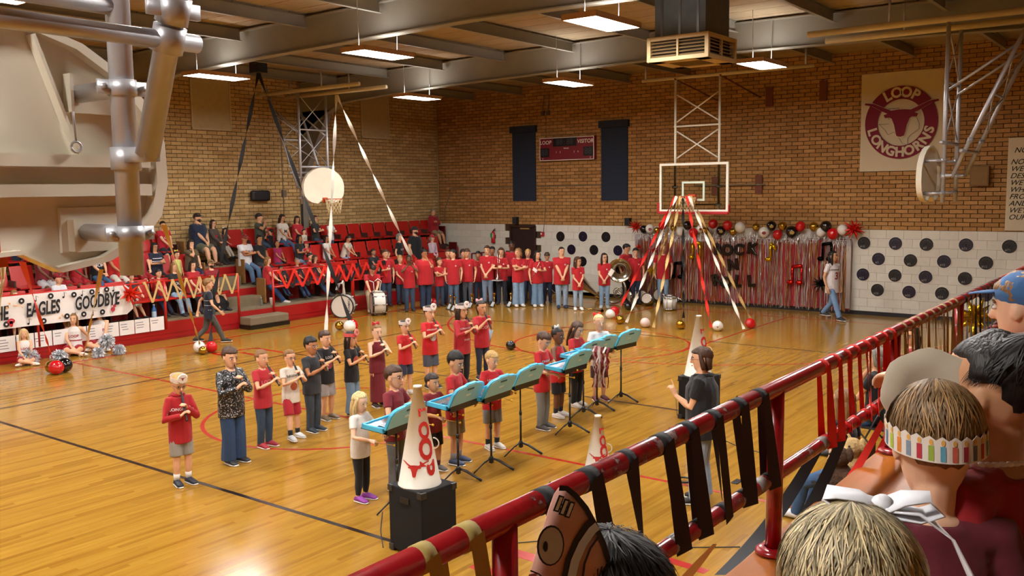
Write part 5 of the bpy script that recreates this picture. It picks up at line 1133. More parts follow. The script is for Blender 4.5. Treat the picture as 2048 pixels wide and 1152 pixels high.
# ---------------------------------------------------------------- megaphones and speakers
m_mega = mat('E0DCD0', .4, noise=.04, coat=.2); m_mred = mat('C02A24', .5, noise=0)
def megaphone(c, H_, r0, r1, face, label, word, lz=.18):
    t = empty('megaphone_cone', c, math.radians(face), label, 'megaphone', 'white megaphone cones')
    MB().lathe([(r0-.006, .0), (r0+.006, .0), (r0+.006, .015), (r0, .02), (r1, H_-.02), (r1+.004, H_-.02), (r1+.004, H_), (r1-.006, H_), (r1-.008, H_-.05)], n=36, close=False).build('cone', m_mega, t)
    MB().lathe([(r1-.008, H_-.03), (.001, H_-.031)], n=20, close=False).build('mouth_hole', mat('5A5650', .8), t)
    torus(MB(), (0, r0*.7, H_*.42), .05, .006, 'x', 16, 6, -math.pi/2, math.pi/2).build('handle', m_mega, t)
    def wrap(x, z, off=0):
        R_ = r0+(r1-r0)*z/H_+.0075; a = x/R_+off; return V((R_*math.cos(a), R_*math.sin(a), z))
    q = MB(); longhorn(q, r0*.72, lambda x, z: wrap(x, z+lz, -.02)); q.build('longhorn_print', m_mred, t, smooth=False)
    n = len(word)
    for i, ch in enumerate(word):
        z = H_*(.84-.72*(i+.5)/n); s = min(H_*.72/n, (r0+(r1-r0)*z/H_)*1.15); text(ch, s*1.3, lambda x, v, zz=0, z=z: wrap(v*.95, z-x*1.25, .72), 'lettering', m_mred, t, bold=.04)
    return t
def floor_speaker(c, rz, label, s=(.44, .42, .6)):
    t = empty('loudspeaker', c, math.radians(rz), label, 'speaker', 'black loudspeakers on the floor')
    bevel(MB().box((0, 0, s[2]/2+.015), (s[0], s[1], s[2]-.01)).build('cabinet', mat('0E0E10', .85, noise=.15, scale=60), t, smooth=False), .012)
    MB().box((-s[0]/2-.004, 0, s[2]/2), (.008, s[1]-.06, s[2]-.1)).build('grille', mat('0A0A0B', .95), t, smooth=False)
    for x in (-1, 1):
        for y in (-1, 1):
            for z in (.035, s[2]-.02): bevel(MB().box((x*(s[0]/2-.025), y*(s[1]/2-.025), z), (.064, .064, .06)).build('corner_guard', mat('2A2A2C', .4), t, smooth=False), .006)
    MB().box((0, -s[1]/2-.004, s[2]-.1), (.12, .01, .05)).build('side_handle', mat('1A1A1C', .5), t, smooth=False)
s1 = P(826, 1104, z=0)+V((.02, .12, 0)); floor_speaker(s1, -5, 'large black loudspeaker on the floor carrying the nearest megaphone')
megaphone(s1+V((-.02, -.01, .602)), .9, .19, .035, -62, 'tall white megaphone cone standing on the nearest loudspeaker', 'LOOP')
megaphone(P(1196, 943, z=0), .66, .155, .035, -62, 'white megaphone cone standing on the floor before the rail', 'LOOP')
s2 = P(1392, 838, z=0)+V((0, .1, 0)); floor_speaker(s2, 0, 'black loudspeaker behind the conducting woman')
megaphone(s2+V((-.02, 0, .602)), .85, .19, .035, -62, 'tall white megaphone cone standing on the speaker behind the woman', 'LOOP')
def cable(pts, label, r=.005): tag(MB().loft([P(x, y, z=.007) for x, y in pts], r, n=5).build('cable', mat('121212', .5), None), label, 'cable')
cable([(765, 1024), (761, 1060), (766, 1095)], 'black cable beside the nearest loudspeaker'); cable([(1360, 772), (1352, 800), (1354, 830)], 'black cable beside the farther loudspeaker')
cable([(1430, 872), (1470, 890), (1520, 905), (1560, 925)], 'thin black cable on the floor right of the conductor'); cable([(1005, 1088), (1080, 1082), (1200, 1090), (1330, 1095), (1480, 1094)], 'thin black cable on the floor under the rail')
tag(bevel(MB().box(P(1372, 756, z=0)+V((0, 0, .012)), (.03, .6, .02)).build('mallet_stick', m_black, None, smooth=False), .006), 'black stick lying on the floor before the far megaphone', 'stick')
st_ = P(1368, 965, z=0); tag(torus(MB(), st_+V((0, 0, .03)), .09, .012, 'z', 20, 6).build('strap', m_black, None), 'black strap loop on the floor left of the conductor', 'strap')
tag(bevel(MB().box(P(1474, 964, z=0)+V((0, 0, .006)), (.08, .16, .01)).build('phone', mat('20242C', .2), None, smooth=False), .004), 'dark phone lying on the floor right of the conductor', 'phone')
# ---------------------------------------------------------------- the band standing before the far bleachers
BAND = dict(vox=.012, group='band members in red polo shirts')
POLO = ('polo', 'B41622', -.24)
def bd(px, py, pt, psi, label, kid=0, **k):
    kk = dict(BAND); kk.update(k); kk.setdefault('top', POLO); kk.setdefault('low', ('jeans', '34465E')); kk.setdefault('shoe', '26262A')
    kk.setdefault('prnt', [('d', -.07, .014, 'D8B0B4', .045)])
    return stand_at(px, py, pt, psi, label, kid=kid, **kk)
bd(773, 612, 499, -30, 'band boy in red polo holding a thin stick, standing right of the drums', arms=('down', 'hold'), head=(20, 0), hair=('short', 'b'), kid=.5, sex='m')
bd(802, 609, 511, -20, 'blond band boy in red polo behind the boy with raised hands', hair=('short', 'y'), kid=.5, sex='m', arms=('down', 'front'))
bd(820, 622, 511, -40, 'dark-skinned band boy in red polo with both hands raised to a streamer', sk='d', arms='up', hair=('buzz', 'k'), kid=.4, sex='m')
bd(851, 618, 499, -15, 'heavy band boy with glasses in red polo, hand at his mouth', fat=1.5, sk='t', hair=('short', 'k'), glasses='151515', arms=('chin', 'down'), low=('jeans', '2A3A58'), kid=.3, sex='m')
bd(880, 613, 515, -25, 'small band boy in red tee with arms crossed', arms='cross', kid=.8, sex='k', hair=('short', 'b'), head=(25, 0), top=('tee', 'B41622', -.22))
bd(898, 606, 499, -45, 'band boy in red polo half hidden behind a boy turned away', hair=('short', 'b'), kid=.4, sex='m', sk='l')
bd(908, 613, 499, -50, 'band boy with black hair in a long loose red polo, head turned left', hair=('short', 'k'), head=(-75, 0), kid=.3, sex='m', top=('polo', 'B41622', -.34), low=('jeans', '4A607A'))
bd(929, 608, 499, -45, 'dark-haired band boy behind the boy with the hands at his sides', hair=('short', 'd'), kid=.4, sex='m', head=(35, 0))
bd(936, 610, 498, -55, 'slim band boy in red polo and grey jeans with hands at his sides', hair=('short', 'b'), kid=.4, sex='m', low=('jeans', '4A505A'), head=(15, 8))
bd(958, 606, 503, -60, 'dark-haired band boy in red, mostly hidden, holding white sheets', hair=('short', 'k'), sk='t', kid=.5, sex='m')
bd(976, 608, 492, -65, 'smiling brown-haired band boy with hands clasped, in ripped pale jeans', arms='front', hair=('short', 'b'), low=('jeans', '70859C'), kid=.2, sex='m')
bd(986, 603, 494, -60, 'dark-haired band boy behind the smiling boy', hair=('short', 'k'), sk='t', kid=.3, sex='m')
bd(1004, 608, 496, -60, 'brown-haired band member in red holding an upright trombone', arms=('hold', 'hold'), hair=('mid', 'b'), kid=.3, sex='k', low=('jeans', '28303E'))
bd(1025, 602, 484, -65, 'tall dark-skinned man in a red pullover with white collar', sk='d', hair=('tuft', 'k'), top=('long', 'B41622', -.24), low=('jeans', '1A1E2A'))
bd(1037, 613, 497, -30, 'fair band girl with arms crossed, head turned left, in pale jeans', arms='cross', hair=('bob', 'l'), head=(-60, 0), low=('wide', '7E9AB8'), shoe='E0DCD6', sex='w', kid=.3)
bd(1057, 606, 499, -60, 'blond band boy in red standing before the dark door', hair=('short', 'y'), kid=.3, sex='m', low=('jeans', '283850'))
bd(1075, 613, 502, -40, 'band girl with long black hair holding a clarinet and a white card', hair=('long', 'k'), sex='w', kid=.3, arms=('hold', 'down'), low=('wide', '6A86A4'), shoe='E4E0DA', head=(25, 0))
bd(1095, 606, 505, -55, 'band boy with bent head behind the girl with the clarinet', hair=('short', 'b'), head=(0, 25), kid=.4, sex='m', low=('jeans', '202C44'))
bd(1124, 616, 495, -50, 'large band boy with tied long hair and hands clasped, in pale jeans', arms='front', hair=('pony', 'd'), fat=1.25, low=('jeans', '8CA2B8'), head=(15, 0), shoe='2A3448', top=('polo', 'B41622', -.32))
bd(1156, 620, 514, -45, 'small band girl with glasses and brown hair, hands clasped low', arms='front', hair=('mid', 'b'), kid=.8, sex='k', glasses='2A2A2A', low=('leggings', '90A8C0'), shoe='E8E4E0', top=('polo', 'B41622', -.34), head=(40, 0))
bd(1209, 616, 507, -60, 'band girl with long wavy hair and glasses holding a dark book', arms='front', hair=('long', 'd'), sex='w', kid=.4, glasses='201818', low=('jeans', '7E9AB8'), shoe='B8BCB8', head=(25, -4))
bd(1252, 606, 489, -10, 'dark-haired man in red behind the sousaphone bell', hair=('short', 'k'), low=('jeans', '1A2030'), head=(30, 10), sk='m')
bd(1271, 608, 497, -50, 'dark-haired band boy between the sousaphone and the foil curtain', hair=('short', 'k'), low=('jeans', '26304A'), kid=.2, sex='m')
bd(1326, 607, 489, -60, 'blond boy in red and pale jeans in front of the foil curtain', hair=('short', 'y'), low=('jeans', '7A94AE'), kid=.2, sex='m', head=(0, -6))
# drummer on the riser edge
dp = P(750, 604, x=-17.95); dp.z = 0
person((-18.1, dp.y, 0), -35, 1.62, 'drummer in a red polo and khaki trousers sitting bent forward behind the bass drums', pose='sit', lean=.55, arms=('lap', 'knee'), head=(10, 30), low=('pants', 'A89878'), top=POLO, hair=('short', 'd'), shoe='B8A890', seat=.45, group=BAND['group'])
# woman in the jersey
person(P(1660, 640, z=0)+V((0, .1, 0)), -25, 1.7, 'woman in a white football jersey number 3 and blue jeans walking along the foil curtain', sex='w', sk='m', top=('tee', 'D8D0D2', -.27), low=('jeans', '6E8CB0'), shoe='2A2A30', pose='walk', hair=('long', 'k'), arms=('down', 'down'), vox=.009, head=(20, -6), prnt=[('t', '3', -.14, .14, '8A1A2A'), ('t', 'LONGHORNS', -.05, .03, '3A3A40')])
# walking boy
person((-17.1, 11.75, 0), 62, 1.45, 'boy in a navy striped tee and grey trousers walking along the sideline', kid=.8, sex='k', pose='walk', arms='swing', top=('tee', '161E30', -.26), low=('pants', '4E4E48'), shoe='1E2420', hair=('short', 'l'), vox=.008, head=(10, 0), prnt=[('b', -.1, .008, 'B8C0CC'), ('b', -.17, .008, 'B8C0CC'), ('b', -.24, .008, 'B8C0CC')])
# cheerleaders sitting on the floor
def cheer(px, py, pt, psi, label, hair, arms=('prop', 'lap'), lean=-.05, head=(0, 0), h=None, up=('tank', 'DCD6D2')):
    p = P(px, py, z=0); return person(p, psi, h or 1.45, label, kid=.7, sex='k', pose='floor', arms=arms, lean=lean, head=head, top=up, low=('skirt', '9A1420'), shoe='E0DCD8', hair=hair, vox=.009, group='cheerleaders', prnt=[('t', 'LOOP', -.1, .05, 'A01828'), ('b', -.17, .015, 'A01828')])
cheer(150, 708, 642, -30, 'long-haired cheerleader sitting on the floor leaning on one arm', ('long', 'l'), h=1.42)
cheer(202, 698, 630, -40, 'dark-haired cheerleader with a silver pompom on her knees', ('long', 'd'), arms=('lap', 'side'), h=1.55)
cheer(52, 728, 670, -20, 'small blonde cheerleader behind a big silver pompom', ('long', 'w'), arms=('lap', 'lap'), h=1.15)
def pompom(px, py, r, label, z=None):
    c = P(px, py, z=r*.8) if z is None else P(px, py, z=z); t = empty('pompom', c, 0, label, 'pompom', 'silver pompoms'); q = random.Random(int(px)); mb = MB()
    for i in range(560):
        d = V((q.gauss(0, 1), q.gauss(0, 1), q.gauss(0, 1))).normalized(); b = d.orthogonal().normalized(); b = (b*math.cos(i)+d.cross(b)*math.sin(i)); R_ = r*q.uniform(.75, 1.08)
        pts = [d*R_*k+b*R_*.25*math.sin(k*2.2)-V((0, 0, 1))*R_*.2*k*k for k in (.15, .45, .7, .88, 1)]
        for p_ in pts:
            if p_.z < -c.z+.005: p_.z = -c.z+.005
        mb.strip(pts, .016, twist=q.uniform(-.5, .5), t0=q.uniform(0, 6))
    tag(mb.build('foil_strands', mat('E2E6EC', .3, .4, .1, kind='foil'), t, smooth=False), None, kind='stuff'); MB().tube((-.05, 0, 0), (.05, 0, 0), .018).build('grip', m_black, t)
pompom(58, 712, .2, 'large silver pompom held by the small cheerleader'); pompom(118, 712, .16, 'silver pompom on the floor behind the balloons'); pompom(213, 680, .16, 'silver pompom on the knees of the dark-haired cheerleader', z=.32); pompom(197, 704, .13, 'silver pompom at the feet of the dark-haired cheerleader'); pompom(238, 699, .13, 'silver pompom right of the dark-haired cheerleader')
# ---------------------------------------------------------------- the audience of the far bleachers
AUD = dict(vox=.013, group='audience in the far bleachers')
def au(row, px, pt, label, psi=5, sit=True, kid=0, h=None, dx=0, **k):
    kk = dict(AUD); kk.update(k); x = ROWX[row]+dx; p = P(px, pt, x=x); z = TZ[row]
    if h is None: h = (p.z-z-.43)/(.55+.04*kid) if sit else p.z-z
    h = max(.75, min(1.9, h)); kk.setdefault('pose', 'sit' if sit else 'stand'); kk.setdefault('arms', 'lap' if sit else 'front')
    if sit and h < 1.3: kk.setdefault('feet', (.07, .30, .25*(1.3-h)+.04))
    return person((x, p.y, z), psi, h, label, kid=kid, **kk)
au(2, 325, 444, 'man in a red lettered tee at the edge of the big backboard, top row', top=('tee', 'B8182A'), low=('shorts', '1E2430'), hair=('short', 'd'), head=(-10, 0), prnt=[('t', 'LOOP', -.1, .06, 'E0D0D4')], fat=1.15)
au(2, 394, 428, 'big bearded man in a navy polo, black cap and olive shorts, top row', psi=15, fat=1.45, top=('polo', '16243E'), low=('shorts', '5A5E4A'), cap='101014', beard='d', arms='front', shoe='5A3A2A', head=(15, 0))
au(2, 425, 441, 'woman with long dark hair and glasses in a grey cardigan, top row', psi=15, sex='w', top=('long', '4A4038'), low=('pants', '121218'), hair=('long', 'd'), glasses='2A2A2A', prnt=[('d', -.13, .04, 'B02838')])
au(2, 449, 455, 'small girl with a bow and cream trousers beside the woman in the cardigan', psi=10, kid=1, top=('tee', '5A1A1E'), low=('pants', 'B8B0A0'), hair=('mid', 'd'), bow='E0DCD4', arms=('chin', 'lap'))
au(2, 518, 428, 'man in a grey-green tee and backward-printed cap lifting a toddler, top row', psi=25, top=('tee', '4E564C'), low=('jeans', '40556E'), cap='18181C', arms=('hold', 'up'), head=(10, -10), fat=1.1)
au(2, 540, 428, 'toddler in pale blue held up by the man in the grey-green tee', psi=200, sit=False, kid=1, h=.85, dx=.35, top=('tee', '1A1A20'), low=('pants', '90A8C0'), hair=('buzz', 'k'), arms='up')
au(2, 563, 430, 'woman with long dark hair in a white lettered tee, top row', sex='w', top=('tee', 'D8D2C8'), low=('jeans', '4A6488'), hair=('long', 'd'), sk='m', fat=1.15, head=(0, 14), prnt=[('t', 'M', -.12, .1, '14161C')])
au(2, 593, 433, 'woman in a red tee holding a baby, top row', sex='w', top=('tee', 'B01A28'), low=('jeans', '40587A'), hair=('mid', 'd'), sk='m', arms=('hold', 'lap'), head=(-15, 5), fat=1.15)
au(2, 607, 441, 'baby in a cream top held by the woman in red', kid=1, h=.8, sit=False, dx=.35, top=('tee', 'C8C0B0'), low=('pants', 'C8C0B8'), hair=('buzz', 'd'), prnt=[('t', 'CC', -.1, .1, '1A1A1E')])
au(2, 629, 432, 'woman with red hair and glasses in a dark green tee, top row', sex='w', psi=20, top=('tee', '1E2A26'), low=('jeans', '2E4058'), hair=('mid', 'r'), glasses='6A4A3A', arms='hold')
au(2, 660, 437, 'blond child in a white tee standing below the basketball net', kid=1, sit=False, dx=.3, top=('tee', 'C8CCD0'), low=('jeans', '3A4A68'), hair=('short', 'y'), arms='hold')
au(2, 866, 419, 'man in a red hooded top with arms crossed in the corner of the top row', fat=1.3, top=('sweat', '98101C'), low=('shorts', '8A7A5A'), arms='cross', hair=('buzz', 'g'), sk='m')
# middle row
for px, pt, lab, kw in ((30, 470, 'person in dark trousers half hidden by the rim plate of the near goal', dict(top=('tee', '22304A'), low=('jeans', '1E2A40'))),):
    au(2, px, pt, lab, **kw)
au(1, 82, 488, 'person in a dark red tee and soccer ball shorts behind the near backboard', kid=.5, top=('tee', '7A1820'), low=('shorts', 'C8C8CC'), sk='d', hair=('short', 'k'), sex='m')
au(1, 112, 490, 'cheerleader in a red and white top left of another one behind the near backboard', kid=.5, sex='k', sk='d', top=('tank', 'B81A26'), low=('skirt', 'A81420'), hair=('long', 'k'), prnt=[('b', -.06, .05, 'E0DCDA')])
au(1, 150, 490, 'cheerleader in a red and white top beside the woman in jeans behind the near backboard', kid=.5, sex='k', sk='d', top=('tank', 'B81A26'), low=('skirt', 'A81420'), hair=('long', 'k'), prnt=[('b', -.06, .05, 'E0DCDA')])
au(1, 190, 488, 'woman in a black lettered tee and jeans behind the near backboard', sex='w', top=('tee', '141418'), low=('jeans', '3A587E'), hair=('long', 'd'), prnt=[('t', 'MOM', -.12, .07, 'E0E0E0')])
au(1, 226, 488, 'woman in a red tee and white trousers left of the big goal pipe', sex='w', sk='t', top=('tee', 'C0221E'), low=('pants', 'D8D4C8'), hair=('short', 'd'), fat=1.25)
au(1, 280, 488, 'person in a red tee and red shorts right behind the big goal pipe', top=('tee', 'A81A22'), low=('shorts', 'A02028'), hair=('short', 'd'), arms=('lap', 'side'))
au(1, 308, 487, 'woman with dark hair and glasses in a navy striped top', sex='w', sk='m', fat=1.3, top=('tee', '141C34'), low=('pants', '14161E'), hair=('mid', 'k'), glasses='4A3A38', arms='hold', prnt=[('b', -.06, .012, 'D8D8DC'), ('b', -.11, .012, 'D8D8DC'), ('b', -.16, .012, 'D8D8DC')])
au(1, 352, 486, 'little girl with a yellow bow standing in a pale yellow top and pink skirt', kid=1, sit=False, dx=.35, h=.98, top=('tank', 'C8CC70'), low=('skirt', 'E088B0'), hair=('bun', 'd'), bow='E8E060', arms='down')
au(1, 381, 481, 'woman in a camouflage tee resting her chin on her hand', sex='w', fat=1.2, top=('tee', '5A4A32'), low=('jeans', '2E4468'), hair=('mid', 'd'), arms=('lap', 'chin'), prnt=[('d', -.12, .07, mat('3A3020', .8, noise=.8, scale=40))])
au(1, 488, 470, 'man in a white lettered tee and red and black cap with arms crossed', top=('tee', 'D0D0D4'), low=('jeans', '4E6684'), cap='A01820', arms='cross', sk='t', head=(-20, 5), fat=1.2, prnt=[('t', 'DSU', -.09, .07, '3A1A2A')])
au(1, 518, 472, 'woman in a black tee with a pulled back bun', sex='w', sk='t', top=('tee', '14181E'), low=('pants', '2A2A30'), hair=('bun', 'k'), fat=1.25)
au(1, 554, 481, 'woman in a bright pink top tilting her head back', sex='w', sk='t', kid=.3, top=('tee', 'B02860'), low=('jeans', '4A5A70'), hair=('pony', 'k'), head=(0, -18))
au(1, 598, 471, 'woman with long black hair in a dark grey tee holding a cloth', psi=15, sex='w', sk='t', top=('tee', '24282C'), low=('jeans', '7088A4'), hair=('long', 'k'), arms='hold', fat=1.1, prnt=[('d', -.1, .03, 'C8C8C8')])
au(1, 612, 477, 'small child in a red and white cap beside the woman in dark grey', kid=1, h=1.0, dx=.1, top=('tee', 'B82028'), low=('shorts', '303038'), cap='B82028', hair=('short', 'd'))
au(0, 619, 494, 'child with short black hair in a red top with outstretched arm', kid=1, sit=False, h=1.15, psi=30, top=('tee', 'B01C22'), low=('shorts', '303038'), hair=('short', 'k'), dx=-.35, arms=('rail', 'down'))
au(1, 652, 472, 'slim woman with long black hair in a white top behind the white streamer', psi=10, sex='w', sk='t', top=('tee', 'D8D4D0'), low=('shorts', 'C0C0BC'), hair=('long', 'k'), arms='lap')
au(1, 688, 471, 'woman in a cream tee and pale jeans bending over her hands', psi=15, sex='w', sk='m', fat=1.2, top=('tee', 'CDC4B4'), low=('jeans', '8AA2C0'), hair=('pony', 'd'), lean=.3, head=(0, 25))
au(0, 798, 468, 'grey-haired woman in a black lettered tee standing in the front row', sit=False, sex='w', psi=20, top=('tee', '141418'), low=('pants', '1A1A20'), hair=('bob', 'g'), arms='down', dx=-.35, prnt=[('t', 'LOOP', -.1, .05, 'D8D8D8')])
au(0, 829, 454, 'big bearded man in a black polo and dark cap standing in the front row', sit=False, psi=10, fat=1.4, top=('polo', '101218'), low=('pants', '1A1A20'), cap='1A1A28', beard='d', arms='down', dx=-.35)
au(0, 864, 470, 'elderly woman in a pale pink sweatshirt and red visor standing by the seats', sit=False, sex='w', psi=0, top=('long', 'CDB8C4'), low=('pants', '2A2030'), cap='B82020', hair=('bob', 'g'), arms='front', dx=-.35)
# front row
au(0, 27, 570, 'toddler with light hair reaching over the paper banner', kid=1, sit=False, h=.95, dx=.45, top=('tee', '7A3038'), low=('shorts', '6A3038'), hair=('mid', 'l'), arms=('up', 'rail'), sk='p')
au(0, 115, 545, 'boy in a white tee and red and white cap behind the paper banner', kid=.8, sex='k', top=('tee', 'D4D4D8'), low=('shorts', '3A3A44'), cap='901824', hair=('short', 'd'), head=(40, 4))
au(0, 262, 548, 'person in a dark grey tee with bare knees behind the red foil star', top=('tee', '2A2E36'), low=('shorts', 'C8C4BC'), hair=('short', 'd'), shoe='3A4448', feet=(.1, .34, -.02), arms='knee')
au(0, 316, 538, 'boy with black hair in a red tee and navy trousers behind the tan streamers', kid=.6, sex='k', top=('tee', 'B01C24'), low=('jeans', '222E48'), hair=('short', 'k'), head=(10, 0), prnt=[('t', 'LOOP', -.14, .06, 'D8C8CC')])
au(0, 347, 527, 'woman with sunglasses on her head in a black tee and pale jeans', sex='w', top=('tee', '16161A'), low=('jeans', '8CA8C4'), hair=('mid', 'l'), fat=1.1, prnt=[('t', 'LOOP', -.13, .06, 'D0D0D0')])
au(0, 384, 524, 'woman with long dark hair in a red tee, arms resting on the rail', sex='w', top=('tee', 'B01C26'), low=('pants', '30303A'), hair=('long', 'd'), fat=1.2, arms='front')
au(0, 421, 521, 'bearded man in a tan cap and dark red tee beside a black bag', fat=1.15, top=('tee', '8A1822'), low=('shorts', '2A2A24'), cap='9A7E4E', beard='d', arms=('front', 'knee'))
au(0, 534, 515, 'woman with blonde streaked hair in a red tee with crossed legs by the aisle', sex='w', psi=40, top=('tee', 'B01A24'), low=('jeans', '28446E'), hair=('long', 'l'), fat=1.2, arms='lap', shoe='D8D4D0', feet=(.02, .38, -.1), prnt=[('t', 'LOOP', -.12, .06, 'E0D8DA')], head=(-10, 10))
au(0, 561, 531, 'boy with black hair in a dark tee behind the laced rail', kid=.8, sex='k', sk='t', top=('tee', '14161C'), low=('jeans', '3A4E70'), hair=('short', 'k'))
au(0, 594, 518, 'old woman with grey hair in a dark red top behind the laced rail', sex='w', sk='m', top=('tee', '8A1A1E'), low=('jeans', '2E4466'), hair=('bun', 'g'))
au(0, 629, 511, 'woman with brown hair in a red tee behind the black streamer', sex='w', psi=35, top=('tee', 'A81C22'), low=('jeans', '324A6A'), hair=('mid', 'b'), head=(-20, 0))
au(0, 746, 499, 'man with a grey beard in a dark shirt behind the bending drummer', top=('tee', '1E2228'), low=('pants', '2A3448'), hair=('short', 'd'), beard='g', sk='t', fat=1.15, arms='knee')
au(0, 776, 503, 'woman in a red tee behind the rail next to the bearded man', sex='w', top=('tee', 'A81C26'), low=('pants', '2A2A38'), hair=('bob', 'b'))
# small things on the tiers
c = P(538, 606, x=-18.6); cp = empty('paper_cup', (-18.5, c.y, .45), 0, 'white paper cup on the bleacher step by the aisle', 'cup'); MB().lathe([(.035, 0), (.05, .17), (.053, .175), (.048, .17), (.033, .01)], n=16).build('cup', mat('E8E4E0', .7), cp)
MB().lathe([(.0, .01), (.033, .01)], n=12, close=False).build('cup_bottom', mat('E0DCD8', .7), cp)
c = P(303, 625, x=-18.6); bt = empty('water_bottle', (-18.5, c.y, .45), 0, 'blue drink bottle standing on the front tier', 'bottle'); MB().lathe([(.045, 0), (.05, .02), (.05, .24), (.02, .3), (.02, .33)], n=14).build('bottle_body', mat('2A70B8', .3), bt); MB().lathe([(.024, .33), (.024, .36)], n=12).build('bottle_cap', mat('D0D8E0', .4), bt); MB().lathe([(.052, .08), (.052, .2)], n=14, close=False).build('bottle_label', mat('B8D0E4', .5), bt)
c = P(520, 600, x=-18.6); bt = empty('water_bottle', (-18.55, c.y, .45), 0, 'clear plastic water bottle on the step beside the white cup', 'bottle'); MB().lathe([(.03, 0), (.034, .02), (.034, .13), (.013, .17), (.013, .19)], n=12).build('bottle_body', mat('C8D0D0', .1, trans=.8, noise=0), bt); MB().lathe([(.016, .19), (.016, .21)], n=10).build('bottle_cap', mat('D8D8D8', .4), bt)
c = P(437, 598, x=-18.7); bevel(tag(MB().loft([(-18.62, c.y, .46), (-18.62, c.y, .62), (-18.64, c.y, .78)], [.2, .22, .12], [.12, .14, .07], lat=(0, 1, 0), n=14).build('backpack', mat('14141A', .8), None), 'black bag on the tier at the feet of the man in the tan cap', 'bag'), .01)
# ---------------------------------------------------------------- band instruments
m_brass = mat('B08A48', .22, 1, .1, 6, kind='brass'); m_silver = mat('C8C2B4', .2, 1, .08, 6, kind='silver'); m_shell = mat('DCD8D0', .3, noise=.04, coat=.4)
def bass_drum(c, az, r, wd, label, tilt=0):
    t = empty('bass_drum', c+V((0, 0, r+.01)), math.radians(az), label, 'bass drum', 'white marching bass drums'); R = Matrix.Rotation(math.pi/2, 3, 'Y')
    MB().lathe([(r-.01, -wd/2), (r-.01, wd/2)], R=R, n=40, close=False).build('shell', m_shell, t)
    for s in (-1, 1):
        MB().lathe([(r, s*(wd/2-.03)), (r+.012, s*(wd/2-.03)), (r+.012, s*(wd/2+.012)), (r-.015, s*(wd/2+.012)), (r-.015, s*(wd/2-.0))], R=R, n=40, close=False).build('hoop', mat('18181A', .35, coat=.3), t)
        MB().lathe([(.001, s*(wd/2+.004)), (r-.01, s*(wd/2+.002))], R=R, n=40, close=False).build('drum_head', mat('D8D2C8', .5, noise=.04), t)
    for k in range(8):
        a = 2*math.pi*k/8; d = V((0, math.cos(a), math.sin(a))); q = MB()
        q.tube(d*(r+.012)+V((-wd/2+.02, 0, 0)), d*(r+.012)+V((wd/2-.02, 0, 0)), .005, n=5)
        for s in (-1, 1): q.box(d*(r+.004)+V((s*wd*.27, 0, 0)), (.06, .03, .03)).box(d*(r+.02)+V((s*(wd/2-.01), 0, 0)), (.03, .03, .03))
        q.build('tension_rod', metal(), t)
    text('YAMAHA', .085, lambda x, v, z=0: V((wd/2+.008, r*.62+v, x*-1+.02)), 'lettering', mat('2A2A2E', .6), t, bold=.02)
    h = MB(); h.loft([(-.05, 0, r), (-.05, 0, r+.12), (-.09, 0, r+.3), (.0, 0, r+.36), (.08, 0, r+.3)], [.03, .025, .022, .022, .02], [.012]*5, lat=(0, 1, 0), n=8).loft([(.1, .06, r), (.12, .05, r+.15), (.12, .03, r+.28), (.22, 0, r+.32)], [.03, .025, .025, .03], [.012]*4, lat=(0, 1, 0), n=8).loft([(-.1, 0, r+.02), (.14, .03, r+.04)], .02, n=6)
    h.build('carrier', m_shell, t); return t
bass_drum(P(690, 636, z=0)+V((-.15, .1, 0)), -55, .29, .36, 'white bass drum with black hoops, left one of two'); bass_drum(P(752, 631, z=0)+V((-.05, .15, 0)), -125, .29, .36, 'white bass drum facing left, right one of two')
fd = P(676, 573, x=-17.6); fo = empty('music_folder', fd, .5, 'pale blue sheet clipped on the left bass drum', 'paper'); MB().box((0, 0, 0), (.02, .2, .17), Matrix.Rotation(.4, 3, 'Y')).build('sheet', mat('B8C0D0', .7), fo, smooth=False); MB().box((.012, 0, -.09), (.03, .22, .02)).build('clip', m_black, fo, smooth=False)
sd_ = P(1340, 620, z=0); t = empty('snare_drum', sd_, 0, 'white marching snare drum on the floor below the foil curtain', 'drum')
MB().lathe([(.17, .03), (.17, .33)], n=32).build('shell', m_shell, t)
for z in (.02, .32): MB().lathe([(.172, z), (.19, z), (.19, z+.03), (.172, z+.03)], n=32, close=False).build('hoop', metal('E0E0E0', .25), t)
MB().lathe([(.001, .345), (.17, .345)], n=28, close=False).build('drum_head', mat('E0DCD4', .5), t); q = MB()
for k in range(8): a = k*math.pi/4; q.tube((.186*math.cos(a), .186*math.sin(a), .02), (.186*math.cos(a), .186*math.sin(a), .35), .008, n=6)
q.build('tension_rod', metal(), t); MB().box((-.02, -.02, .39), (.2, .12, .05)).tube((.15, 0, .38), (.35, -.05, .3), .014).tube((-.15, 0, .38), (-.3, .05, .42), .014).build('drum_carrier', metal('D8D8D8', .25), t)
def tom(px, py, r, label, az):
    p = P(px, py, z=0); t = empty('tenor_drum', p+V((0, 0, .17)), math.radians(az), label, 'drum', 'chrome tenor drums on the floor'); R = Matrix.Rotation(1.15, 3, 'Y')
    MB().lathe([(r, -.14), (r, .14)], R=R, n=28).build('shell', metal('C0BCB4', .2), t); MB().lathe([(r+.004, .10), (r+.014, .10), (r+.014, .15), (r-.01, .15)], R=R, n=28, close=False).build('hoop', metal('A8A49C', .25), t); MB().lathe([(.001, .146), (r-.006, .146)], R=R, n=24, close=False).build('drum_head', mat('C0B0A0', .6), t)
tom(1267, 607, .17, 'chrome tenor drum at the left of the drums on the floor', -70); tom(1296, 612, .14, 'small chrome tenor drum in the middle of the floor drums', -80); tom(1322, 604, .17, 'chrome tenor drum right beside the snare drum', -90); tom(1283, 606, .15, 'chrome tenor drum behind the others on the floor', -60)
